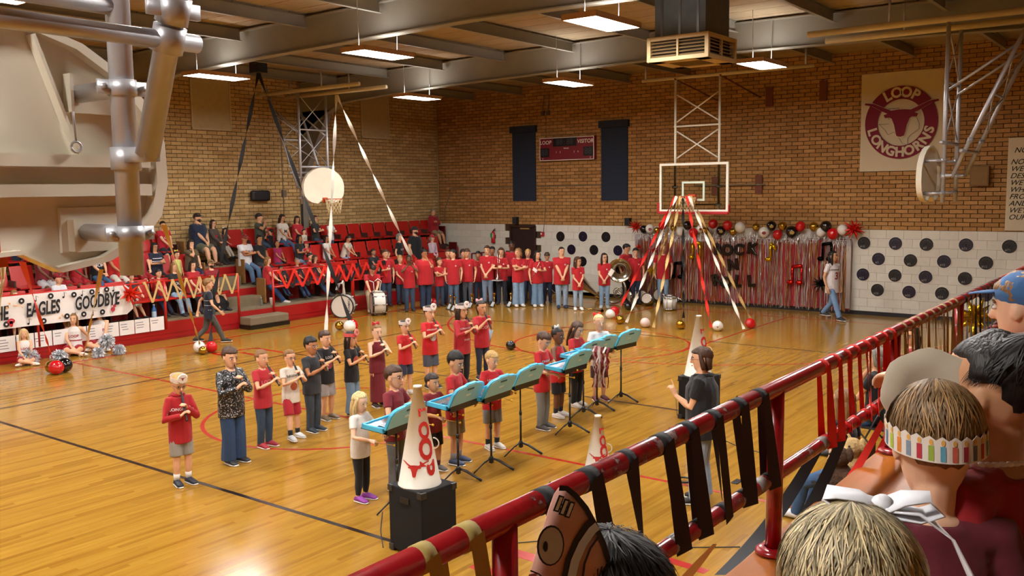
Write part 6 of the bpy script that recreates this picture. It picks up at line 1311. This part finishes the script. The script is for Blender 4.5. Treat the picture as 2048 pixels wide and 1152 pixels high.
def sousa(c, az, label, held=False, full=True):
    t = empty('sousaphone', c, math.radians(az), label, 'sousaphone'); R = Matrix.Rotation(math.pi/2, 3, 'Y')
    prof = [(.06, -.62), (.075, -.45), (.10, -.28), (.15, -.12), (.22, -.04), (.30, -.005), (.325, .0), (.327, .012)]
    b = MB().lathe(prof, R=R, n=44, close=False).build('bell', m_silver, t)
    s = b.modifiers.new('thick', 'SOLIDIFY'); s.thickness = .006
    torus(MB(), (.008, 0, 0), .326, .009, 'x', 40, 8).build('bell_rim', m_brass, t)
    MB().loft([(-.6, 0, 0), (-.75, .02, -.08), (-.8, .15, -.3), (-.6, .35, -.55), (-.3, .38, -.75), (0, .3, -.95), (.2, .1, -1.02)], [.06, .055, .05, .045, .04, .035, .03], n=12).build('main_tube', m_silver, t)
    v = MB(); torus(v, (-.1, .32, -.72), .14, .016, 'y', 20, 6); torus(v, (-.1, .36, -.72), .09, .012, 'y', 18, 6)
    for k in range(3): v.tube((-.16+.06*k, .3, -.84), (-.12+.06*k, .3, -.6), .02)
    v.build('valves', m_silver, t); return t
so_c = P(1239, 541, y=22.0); sousa(so_c, -62, 'silver sousaphone with its big bell facing forward, beside the girl with the book')
sh = P(1243, 600, y=22.1); t = empty('coiled_horn', (sh.x-.25, 22.1, .42), 0, 'coiled silver tubing of a sousaphone resting on the floor under the bell', 'horn')
q = MB(); torus(q, (0, 0, 0), .38, .035, 'y', 36, 10, -2.6, 1.6); q.build('large_bow', m_silver, t); q = MB()
for k in range(4): q.tube((.0+.02*k, -.03, -.2+.05*k), (.25+.02*k, -.03, -.06+.05*k), .013)
torus(q, (.14, -.03, -.08), .13, .012, 'y', 18, 6); q.build('valves', m_silver, t)
bl = P(1172, 585, y=22.4); t = empty('euphonium', (bl.x, 22.4, .42), .6, 'brass baritone horn lying on the floor behind the small band girl, bell up', 'horn'); R = Matrix.Rotation(-.9, 3, 'Y')
b = MB().lathe([(.03, -.6), (.05, -.35), (.09, -.12), (.16, .1), (.2, .2), (.205, .21)], (0, 0, .0), R, 28, False).build('bell', m_silver, t); b.modifiers.new('t', 'SOLIDIFY').thickness = .006
q = MB(); torus(q, (.4, 0, -.3), .12, .03, 'y', 20, 8); q.loft([(.28, 0, -.3), (.45, 0, -.36), (.7, 0, -.37)], .03, n=8); q.build('tubing', m_brass, t)
tb = P(1004, 545, y=20.45); t = empty('trombone', (tb.x, 20.3, 1.0), 0, 'silver trombone held upright by the brown-haired band member', 'trombone')
MB().tube((-.03, 0, -.25), (-.03, 0, .5), .009).tube((.03, 0, -.25), (.03, 0, .5), .009).loft([(-.03, 0, -.25), (-.02, 0, -.29), (.02, 0, -.29), (.03, 0, -.25)], .009, n=6).build('slide', m_silver, t); MB().lathe([(.012, .1), (.014, -.05), (.03, -.18), (.09, -.26)], (.0, -.06, 0), n=18, close=False).build('bell', m_silver, t); MB().box((0, -.06, -.3), (.26, .2, .02)).build('music_folder', mat('B8B8B8', .7), t, smooth=False)
t = empty('trombone', P(1165, 616, z=.03), math.radians(-18), 'brass trombone lying flat on the floor in front of the band', 'trombone')
MB().tube((-.9, -.04, 0), (.35, -.04, 0), .01).tube((-.9, .04, 0), (.35, .04, 0), .01).loft([(-.9, -.04, 0), (-.95, 0, 0), (-.9, .04, 0)], .01, n=6).build('slide', m_brass, t); MB().lathe([(.012, .3), (.016, .6), (.03, .75), (.05, .82)], (0, 0, 0), Matrix.Rotation(math.pi/2, 3, 'Y'), 16, False).build('bell', m_brass, t)
t = empty('clarinet', P(1071, 541, y=20.3), 0, 'silver and black flute held by the band girl with long black hair', 'flute'); MB().tube((-.1, 0, -.2), (.14, 0, .24), .011).build('tube', m_silver, t); q = MB()
for k in range(6): q.ball((-.05+.025*k, -.012, -.11+.046*k), .012, 6, 4)
q.build('keys', metal(), t)
t = empty('white_card', P(1070, 540, y=20.2), 0, 'white music card clipped to the flute', 'card'); MB().box((0, 0, 0), (.15, .01, .09), Matrix.Rotation(.5, 3, 'Y')).build('sheet', m_pap, t, smooth=False); MB().box((.06, 0, -.03), (.05, .015, .015)).build('clip', metal(), t, smooth=False)
t = empty('book', P(1222, 545, y=20.95), 0, 'dark book with white page edges held by the band girl with glasses', 'book'); R = Matrix.Rotation(.6, 3, 'Y'); MB().box((0, 0, 0), (.12, .03, .2), R).build('cover', mat('1A1E34', .6), t, smooth=False); MB().box((.01, -.004, 0), (.115, .024, .19), R).build('pages', m_pap, t, smooth=False)
for i, (px, py) in enumerate(((895, 619), (937, 616), (982, 614), (1015, 614), (903, 622))):
    p = P(px, py, z=.0); t = empty('music_folder', p, -.6, 'white music folder on the floor before the band, %s from the left' % ['first', 'third', 'fourth', 'fifth', 'second'][i], 'music folder', 'flip folders on the floor'); R = Matrix.Rotation(-.5, 3, 'X')
    MB().box((0, .05, .08), (.19, .012, .14), R).build('sheet', mat('C8D4DC', .7), t, smooth=False); MB().box((0, 0, .012), (.2, .06, .02)).build('holder', m_black, t, smooth=False); MB().tube((0, .1, 0), (0, .1, .3), .014).lathe([(.012, .3), (.05, .38)], (0, .1, 0), n=12, close=False).build('instrument_tube', m_brass, t)
# ---------------------------------------------------------------- near bleachers: rail, plank, onlookers
def chipped():
    m, nt, b = nodes('chipped_red'); L = nt.links.new
    tc = N(nt, 'ShaderNodeTexCoord'); n1 = N(nt, 'ShaderNodeTexNoise', Scale=22.0, Detail=6.0, Roughness=.65); n2 = N(nt, 'ShaderNodeTexNoise', Scale=3.0, Detail=2.0)
    for n in (n1, n2): L(tc.outputs['Object'], n.inputs['Vector'])
    mu = N(nt, 'ShaderNodeMath', operation='MULTIPLY'); L(n1.outputs['Fac'], mu.inputs[0]); L(n2.outputs['Fac'], mu.inputs[1])
    rp = N(nt, 'ShaderNodeValToRGB'); e = rp.color_ramp.elements; e[0].position = .30; e[0].color = lin('7C0E14'); e[1].position = .345; e[1].color = lin('8C7A78')
    q = e.new(.325); q.color = lin('5A1416'); q = e.new(.2); q.color = lin('94121A')
    L(mu.outputs[0], rp.inputs[0]); L(rp.outputs[0], b.inputs['Base Color']); b.inputs['Roughness'].default_value = .28; b.inputs['Coat Weight'].default_value = .5; b.inputs['Coat Roughness'].default_value = .1
    return m
m_chip = chipped(); RX_ = -1.1
hr = empty('handrail', (RX_, 1.0, 2.0), 0, 'chipped red pipe handrail of the near bleachers wound with streamers', 'railing')
MB().loft([(0, y-1, .56) for y in (.6, 3, 6, 9, 14)], .027, n=18, cap=.2).build('top_rail', m_chip, hr); MB().loft([(0, y-1, .265) for y in (.6, 3, 6, 9, 14)], .024, n=18, cap=.2).build('lower_rail', m_chip, hr)
for y in (1.42, 2.89, 4.33, 5.68, 7.1, 8.6, 10.1, 11.6): MB().tube((0, y-1, -.0), (0, y-1, .555), .027, n=16).lathe([(.027, 0), (.06, 0), (.06, .012), (.045, .02), (.03, .022)], (0, y-1, 0), n=20, close=False).build('post', m_chip, hr)
for y in (2.17, 2.75, 3.35): MB().tube((0, y-1-.03, .265), (0, y-1+.03, .265), .0255, n=18).build('tape_wrap', mat('8A8480', .5), hr)
pl = structure('floor_ledge', MB().box((-.3, 6, 1.0), (1.6, 14, 1.0)), paint('7A1418'), 'raised front of the near bleachers')
pl.location = (.25, 0, -.02); wood = island('A05A1C', 'B06A26', 'A8621C', rough=.28, grain=(22, 1.6, 10), coat=.4)
for x in (-1.02, -.735): o = bevel(MB().box((x, 6.2, 1.975), (.28, 13, .045)).build('plank', wood, pl, smooth=False), .006); o.location = (-.25, 0, .02)
def lace(y0, y1, n, c, label, wd=.04, rz=(2.56, 2.265), jit=.35, seed=1):
    mb = MB(); q = random.Random(seed); st = (y1-y0)/n
    for i in range(n):
        a = y0+st*i+q.uniform(-jit, jit)*st*.3; b = a+st*q.uniform(.3, .6); d = a+st
        w_ = wd*q.uniform(.7, 1.15)
        for sgn, (ya, yb) in ((.03, (a, b)), (-.03, (b, d))):
            pts = [(RX_+sgn, ya+(yb-ya)*k/6, rz[0]+.01+(rz[1]-rz[0]-.03)*k/6) for k in range(7)]; mb.strip(pts, w_, lat=(0, 1, 0), twist=q.uniform(-.12, .12))
        mb.loft([(RX_, a-w_*.45, rz[0]), (RX_, a+w_*.45, rz[0])], .0285, n=14, cap=0).loft([(RX_, b-w_*.4, rz[1]), (RX_, b+w_*.4, rz[1])], .0255, n=14, cap=0)
    return tag(mb.build('streamer', paper(c), None), label, 'streamer', 'streamers wound on the near handrail')
lace(1.16, 1.42, 2, 'A08A48', 'gold streamer wound on the near end of the near handrail', .05, seed=2)
lace(1.56, 2.9, 8, '1E2024', 'wide black streamers laced on the near handrail before the conductor', .05, seed=4)
lace(3.32, 4.35, 8, 'D42418', 'red streamers laced on the near handrail', .04, seed=5)
lace(4.42, 5.65, 9, '9A8258', 'tan streamers laced on the near handrail past the red ones', .035, seed=6)
lace(5.75, 7.05, 10, '18181A', 'thin black streamers laced on the near handrail past the tan ones', .03, seed=7)
lace(7.15, 8.6, 10, 'B82018', 'red streamers laced on the far end of the near handrail', .03, seed=8)
def drape(a, b, c, label, wd):
    A, B = P(*a, x=RX_-.03), P(*b, x=-1.2); n = 8; tag(MB().strip([A.lerp(B, i/n)-V((0, 0, .05*math.sin(math.pi*i/n))) for i in range(n+1)], wd, lat=(.3, 1, 0), twist=.15).build('streamer', paper(c), None), label, 'streamer', 'loose streamers under the near handrail')
drape((1690, 865), (1540, 1140), '22262A', 'loose black streamer drooping from the lower near rail', .05); drape((1640, 890), (1440, 1150), '26282C', 'second loose black streamer drooping from the lower near rail', .045)
drape((1765, 845), (1612, 1060), 'E02A1C', 'loose red streamer drooping from the lower near rail', .034); drape((1790, 835), (1640, 1090), 'D8281C', 'second loose red streamer drooping beside the wooden plank', .028)
A = P(1430, 1088, x=-1.12); B = P(1368, 1160, x=-1.2); tag(MB().strip([A, A.lerp(B, .5), B], [.03, .07, .09], lat=(.2, 1, 0)).build('paper_strip', mat('DCD2CC', .8), None), 'white paper strip hanging under the near handrail', 'paper')
def at(px, py, dep): return V((0, 0, CH))+ray(px, py)*dep
def strands(p, n, c, r=(.415, .515, .45), th1=1.75, wd=.0022, seed=1, up=0, droop=0, whorl=(0, -.25)):
    q = random.Random(seed); mb = MB(); Hd = p['Hd']; HM = p['HM']
    for i in range(n):
        ph = q.uniform(0, 2*math.pi); t0 = q.uniform(.02, 1.1); t1 = min(th1, t0+q.uniform(.4, 1.1)); k = q.uniform(.985, 1.05); cu = q.uniform(-.35, .35); pts = []
        for j in range(7):
            th = t0+(t1-t0)*j/6; a = ph+cu*(j/6)+.3; w_ = k+up*(j/6)**2*q.uniform(.2, 1)
            x, y, z = math.sin(th)*math.cos(a), math.sin(th)*math.sin(a), math.cos(th)
            if y > .35 and z < .35: break
            pts.append(HM(x*r[0]*w_, -.045+y*r[1]*w_+whorl[1]*.25*z, .66+z*r[2]*w_-droop*(j/6)**2))
        if len(pts) > 2: mb.strip(pts, [wd*(1-.75*abs(2*j/(len(pts)-1)-1)**3) for j in range(len(pts))], lat=(math.sin(ph), -math.cos(ph), .2))
    o = tag(mb.build('hair_strands', hairmat2(c), p['root']), None, kind='stuff'); return o
def hairmat2(c):
    return island(*[''.join('%02X' % int(max(0, min(255, int(c[i:i+2], 16)*k))) for i in (0, 2, 4)) for k in (.55, 1.25, .9)], rough=.55)
FG = dict(vox=.006)
# boy in the birthday crown
hp = at(1872, 912, 1.8); hh = 1.26
f1 = person((hp.x, hp.y, hp.z-.90*hh), 114, hh, 'fair-haired boy in a maroon tee and a paper birthday crown, seen from behind', kid=1, sk='p', hair=('short', 'l'), top=('tee', '5E1222', -.25), arms='down', head=(0, 10), **FG)
strands(f1, 1500, '9A7A50', seed=3, droop=.05)
HM, Hd, Rh = f1['HM'], f1['Hd'], f1['Rh']
n = 40; vs = []; pr = MB()
def cr(a, z, k=1.0): return HM(.445*k*math.sin(a), -.05+.55*k*math.cos(a), .50+.12*math.cos(a)+z)
for i in range(n+1):
    a = math.radians(42+276*i/n); vs += [cr(a, 0), cr(a, .2+(.035 if i % 2 else 0))]
cb = MB().add(vs, [(2*i, 2*i+1, 2*i+3, 2*i+2) for i in range(n)]); co = cb.build('paper_crown', mat('D8CFC4', .8, noise=.05), f1['root'], smooth=False); co.modifiers.new('t', 'SOLIDIFY').thickness = .0012
CC = ['5A9AB0', '90A83A', 'B02838', '7A8A9A', 'D07A2A', 'A8B83A', '5A7A98', 'B83A30', '6A6A7A', '9A2430', 'C05A48']
for i in range(22):
    a = math.radians(48+264*i/21); q = MB()
    q.add([cr(a+da, z, 1.008) for z in (.015, .15) for da in (-.05, .05)], [(0, 1, 3, 2)]).build('candle_print', mat(CC[i % 11], .8, noise=.2, scale=80), co, smooth=False)
    q = MB(); q.add([cr(a+.038*math.cos(t), .18+.028*math.sin(t), 1.008) for t in [x*math.pi/4 for x in range(8)]], [tuple(range(8))]).build('flame_print', mat('D8A048', .8), co, smooth=False)
fp = []; nn_ = 28                                     # the scalloped front panel
for i in range(nn_):
    t = 2*math.pi*i/nn_; r_ = 1+.03*math.cos(7*t); fp.append((.47*r_*math.sin(t), .43*r_*math.cos(t)))
def pan(x, z, off=0): return HM(x+.05, .50-.55*x*x+off-.12*z, .98+z)
vs = [pan(0, 0)]+[pan(x*k, z*k) for k in (.5, 1) for x, z in fp]
fpn = MB().add(vs, [(0, 1+i, 1+(i+1) % nn_) for i in range(nn_)]+[(1+i, 1+nn_+i, 1+nn_+(i+1) % nn_, 1+(i+1) % nn_) for i in range(nn_)]).build('crown_front', mat('C8BDA8', .8, noise=.06), co); fpn.modifiers.new('t', 'SOLIDIFY').thickness = .0012
for i, (x, z, c) in enumerate(((-.3, .1, '5A9AB0'), (-.25, -.2, '70A848'), (.1, .2, 'C85A48'), (.25, -.1, 'D8A048'), (0, -.15, '5A9AB0'))):
    MB().add([pan(x+.06*math.cos(t), z+.06*math.sin(t), .012) for t in [k*math.pi/5 for k in range(10)]], [tuple(range(10))]).build('dot_print', mat(c, .8), fpn, smooth=False)
# dark-haired person with white beads
hp = at(1998, 800, 1.9); f2 = person((hp.x, hp.y, hp.z-.915*1.5), 166, 1.5, 'person with dark pulled-back hair, ear stud and red shirt behind the boy in the crown', kid=.3, sex='w', sk='m', hair=('pony', 'k'), top=('tee', '98121C'), arms='down', fat=1.15, **FG)
strands(f2, 700, '120E0C', r=(.372, .466, .412), seed=5, whorl=(0, -1.2))
MB().ball(f2['HM'](-.37, .02, .36), .004, 8, 6).build('ear_stud', metal('F0F0F0', .1), f2['root'])
bd_ = empty('bead_necklace', f2['M'] @ f2['ctr'](1.02), 0, 'string of white oval beads around the neck of the person in red', 'necklace'); bd_.rotation_euler = f2['root'].rotation_euler
q = MB(); c0 = f2['ctr'](1.02); nb_ = 44; bead = MB().ball((0, 0, 0), (.0062, .0062, .0095), 8, 6).mesh('bead'); bead.materials.append(mat('E8E4EC', .25, coat=.4))
for i in range(nb_):
    a = 2*math.pi*i/nb_; o = bpy.data.objects.new('bead', bead); COL.objects.link(o); o.parent = bd_
    fr_ = max(0, math.cos(a)); p_ = V((.095*math.sin(a), .085*math.cos(a)+.03*fr_, .03-.12*fr_**1.5-.012*math.cos(a))); o.location = p_
    d = V((math.cos(a), -math.sin(a), 0)); o.rotation_euler = V((0, 0, 1)).rotation_difference(d).to_euler()
# girl with the white bow
hp = at(1703, 1212, 1.06); f3 = person((hp.x, hp.y, hp.z-.915*1.15), 118, 1.15, 'small blonde girl with a big white hair bow, seen from above and behind', kid=1, sk='p', hair=('short', 'w'), top=('tee', 'B0A8A8'), arms='down', head=(0, 8), **FG)
strands(f3, 2600, 'C4B48C', r=(.415, .515, .45), seed=8, wd=.0018, up=.03, whorl=(0, -.2))
hb_ = MB(); HM, Rh, Hd = f3['HM'], f3['Rh'], f3['Hd']; c = HM(.2, .0, 1.065)
def loop(mb, pts, wd): mb.strip([c+Rh @ V(p_)*Hd for p_ in pts], wd, lat=Rh @ V((0, 1, .15)))
loop(hb_, [(0, 0, .01), (-.12, .0, .08), (-.30, .01, .10), (-.36, .0, .04), (-.26, -.02, -.0), (-.1, -.01, -.01), (0, 0, 0)], .046); loop(hb_, [(0, 0, .01), (.12, -.02, .07), (.26, -.05, .09), (.30, -.06, .02), (.2, -.04, -.02), (.08, -.02, -.01), (0, 0, 0)], .046)
loop(hb_, [(0, 0, .015), (-.14, .1, .03), (-.3, .2, .0)], .05); loop(hb_, [(.02, -.02, .015), (.2, -.08, .0), (.36, -.14, -.14), (.46, -.2, -.38), (.5, -.22, -.62)], .036)
hb_.ball(c+Rh @ V((0, 0, .02))*Hd, .014, 10, 8); o = hb_.build('hair_bow', mat('E2E4EA', .75, noise=.06, bump=.2), f3['root']); o.modifiers.new('t', 'SOLIDIFY').thickness = .0025
# child in the football paper hat
hp = at(1205, 1258, 1.22); f4 = person((hp.x, hp.y, hp.z-.90*1.18), 172, 1.18, 'black-haired child in a paper football hat at the bottom of the view', kid=1, sk='m', hair=('short', 'k'), top=('tee', '8A1A20'), arms='down', **FG)
strands(f4, 1200, '120E0C', seed=11, up=.10, wd=.002)
O = at(1143, 1080, 1.12); U = (CR*.93+CF*.36).normalized(); W = (CU*.98-CF*.05).normalized(); Nn = U.cross(W).normalized(); S = 1.12/FPX
def hat(px, py, off=0):
    x, z = (px-1143)*S/.93, -(py-1080)*S; return O+U*x+W*z+Nn*(off-.9*x*x)
ht = empty('paper_hat', O, 0); ht.parent = f4['root']; ht.matrix_parent_inverse = (Matrix.Translation(f4['root'].location) @ Matrix.Rotation(f4['root'].rotation_euler.z, 4, 'Z')).inverted()
loc = lambda f: (lambda *a: f(*a)-O)
hl = loc(hat); OUT = [(1117, 972), (1132, 974), (1150, 990), (1172, 1018), (1192, 1056), (1210, 1096), (1224, 1140), (1228, 1175), (1215, 1215), (1060, 1215), (1052, 1180), (1062, 1140), (1078, 1080), (1096, 1018), (1108, 984)]
def patch(pts, off, c, nm, th=0, n_=.08, sc=25):
    cx, cy = sum(p_[0] for p_ in pts)/len(pts), sum(p_[1] for p_ in pts)/len(pts); k = len(pts); vs = [hl(cx, cy, off)]+[hl(cx+(x-cx)*f, cy+(y-cy)*f, off) for f in (.5, 1) for x, y in pts]
    o = MB().add(vs, [(0, 1+(i+1) % k, 1+i) for i in range(k)]+[(1+i, 1+(i+1) % k, 1+k+(i+1) % k, 1+k+i) for i in range(k)]).build(nm, mat(c, .8, noise=n_, scale=sc), ht); return o
o = patch(OUT, 0, 'C89686', 'card', n_=.3, sc=18); o.modifiers.new('t', 'SOLIDIFY').thickness = .001
def stroke(pts, wd, off, c, nm):
    mb = MB(); k = len(pts); vs = []
    for i, (x, y) in enumerate(pts):
        a, b = pts[max(0, i-1)], pts[min(k-1, i+1)]; dx, dy = b[0]-a[0], b[1]-a[1]; l = math.hypot(dx, dy) or 1; nx_, ny_ = -dy/l*wd/2, dx/l*wd/2; vs += [hl(x+nx_, y+ny_, off), hl(x-nx_, y-ny_, off)]
    mb.add(vs, [(2*i, 2*i+1, 2*i+3, 2*i+2) for i in range(k-1)]).build(nm, mat(c, .8, noise=.08), ht)
stroke(OUT[:9], 11, .0015, '2A2628', 'border_print'); 
stroke([(1136, 1160), (1144, 1120), (1160, 1085), (1180, 1058), (1192, 1050)], 30, .0018, '2A2628', 'band_print'); stroke([(1140, 1162), (1149, 1122), (1164, 1090), (1184, 1064), (1196, 1056)], 18, .0026, 'C8D2DE', 'band_white')
stroke([(1164, 1160), (1168, 1130), (1180, 1100), (1198, 1078)], 5, .0028, '2A2628', 'band_edge')
E_ = [(1100+27*math.cos(t)-0*math.sin(t), 1086+41*math.sin(t)) for t in [k*math.pi/10 for k in range(20)]]; patch(E_, .002, '2A2628', 'ring_print'); patch([(1100+(x-1100)*.88, 1086+(y-1086)*.91) for x, y in E_], .0028, 'B8B4B0', 'grey_oval', n_=.15); patch([(1089+4.5*math.cos(t), 1086+11*math.sin(t)) for t in [k*math.pi/6 for k in range(12)]], .0036, '1A1618', 'dark_oval')
stroke([(1112, 1004), (1124, 1012), (1142, 1022)], 12, .0018, '2A2628', 'lace_print'); stroke([(1112, 1004), (1124, 1012), (1142, 1022)], 5, .0026, 'DADDE4', 'lace_white')
for x, y in ((1116, 996), (1127, 1004), (1138, 1010)): stroke([(x+5, y-9), (x-7, y+22)], 12, .003, '2A2628', 'lace_print'); stroke([(x+4, y-6), (x-6, y+19)], 6, .0038, 'DADDE4', 'lace_white')
patch([(1058, 1140), (1074, 1138), (1072, 1160), (1054, 1165)], .002, 'C88090', 'pink_print')
stroke([(1060, 1132), (1076, 1140), (1086, 1150)], 3, .003, '3A2426', 'line_print')
# child at the right edge reaching to the rail
hp = at(2052, 628, 2.75); f5 = person((hp.x, hp.y, hp.z-.9*1.15), 170, 1.15, 'child in a blue patterned cap at the edge of view, reaching to the rail', kid=1, sk='p', hair=('short', 'l'), cap='3A6AA0', top=('tee', 'A8141C'), arms=('rail', 'rail'), **FG)
# people on chairs along the near sideline
def chair(x, y, rz, label):
    t = empty('folding_chair', (x, y, 0), rz, label, 'chair', 'chairs along the near sideline'); mm = paint('2A2A30')
    MB().box((0, 0, .44), (.4, .4, .025)).build('seat', mm, t, smooth=False); MB().box((0, -.2, .72), (.4, .02, .22)).build('backrest', mm, t, smooth=False)
    for s in (-1, 1): MB().tube((s*.19, -.21, .84), (s*.19, .2, .0), .011).build('leg', mm, t); MB().tube((s*.19, .16, .43), (s*.19, -.24, .0), .011).build('leg', mm, t)
for x, y, psi, h, lab, kw in ((-2.95, 10.9, 175, 1.6, 'grey-haired woman in black, hand at her face, seen through the red streamers', dict(sex='w', hair=('bob', 'g'), top=('tee', '121216'), low=('jeans', '4A6E9C'), arms=('lap', 'chin'))),
    (-2.6, 8.55, 165, 1.55, 'girl with long light brown hair in black, seen through the red streamers', dict(sex='w', kid=.3, hair=('long', 'l'), top=('tee', '101014'), low=('jeans', '3A587E'), shoe='D8DCE4')),
    (-3.0, 12.7, 185, 1.6, 'woman with long dark hair and glasses seen between the tan streamers', dict(sex='w', hair=('long', 'k'), top=('tee', '8A1820'), low=('pants', '22222A'), glasses='2A2A2A', head=(60, 0)))):
    person((x, y, 0), psi, h, lab, pose='sit', seat=.46, vox=.01, **kw); chair(x, y, math.radians(psi-90), 'dark folding chair under the %s' % lab.split(',')[0].split(' seen')[0])
tb_ = empty('table', (-2.2, 9.75, 0), 0, 'black-draped table with papers under the near handrail', 'table'); MB().box((0, 0, .73), (.5, .9, .03)).build('tabletop', m_black, tb_, smooth=False); MB().loft([(0, 0, .1), (0, 0, .72)], [.26, .25], [.46, .45], lat=(1, 0, 0), n=24, cap=0).build('drape', cloth('141416'), tb_)
for i, (x, y) in enumerate(((-2.2, 10.0), (-2.25, 9.7), (-2.15, 9.42))): tag(MB().box((x, y, .752), (.16, .22, .004), Matrix.Rotation(.15*i, 3, 'Z')).build('paper_sheet', m_pap, None, smooth=False), ['white sheet at the far end of the black table', 'white sheet in the middle of the black table', 'white sheet at the near end of the black table'][i], 'paper')
def plush(c, s, col, label):
    t = empty('plush_toy', c, 2.6, label, 'plush toy'); mm = mat(col, .95, noise=.15, scale=40, bump=.8)
    remesh(MB().ball((0, 0, .1*s), (.08*s, .07*s, .1*s)).ball((0, .02*s, .24*s), .07*s).ball((0, .08*s, .22*s), .035*s).loft([(.07*s, .02*s, .14*s), (.13*s, .06*s, .06*s)], .028*s).loft([(-.07*s, .02*s, .14*s), (-.13*s, .06*s, .06*s)], .028*s).loft([(.05*s, .02*s, .04*s), (.07*s, .13*s, .03*s)], .035*s).loft([(-.05*s, .02*s, .04*s), (-.07*s, .13*s, .03*s)], .035*s).build('body', mm, t), .006, .6)
    MB().ball((.07*s, 0, .27*s), (.03*s, .02*s, .05*s)).ball((-.07*s, 0, .27*s), (.03*s, .02*s, .05*s)).build('ears', mm, t); MB().ball((0, .115*s, .225*s), .012*s).ball((.03*s, .08*s, .26*s), .008*s).ball((-.03*s, .08*s, .26*s), .008*s).build('nose_and_eyes', m_black, t)
floor_speaker(V((-2.2, 7.55, 0)), 4, 'black loudspeaker on the floor under the near handrail carrying two plush toys', (.5, .7, .74)); plush((-2.25, 7.72, .752), 1.2, 'B89A68', 'tan plush toy dog on the loudspeaker under the handrail'); plush((-2.25, 7.38, .752), 1.2, '4A3424', 'brown plush toy on the loudspeaker under the handrail')
gs = P(1950, 640, y=20.2); t = empty('foil_star', (gs.x, gs.y, .55), 0, 'big gold foil star standing on the floor by the white wall, behind the handrail', 'star balloon', 'foil star balloons'); q = random.Random(4); mb = MB()
for i in range(16):
    z = 1-2*(i+.5)/16; a = i*2.4; d = V((math.sqrt(1-z*z)*math.cos(a), math.sqrt(1-z*z)*math.sin(a), z))*.55*q.uniform(.75, 1.0); mb.loft([d*.02, d*.25, d*.98], [.02, .09, .006], n=6)
mb.build('spikes', mat('D0A81C', .16, .9, 0, kind='foil'), t)
finish_people()
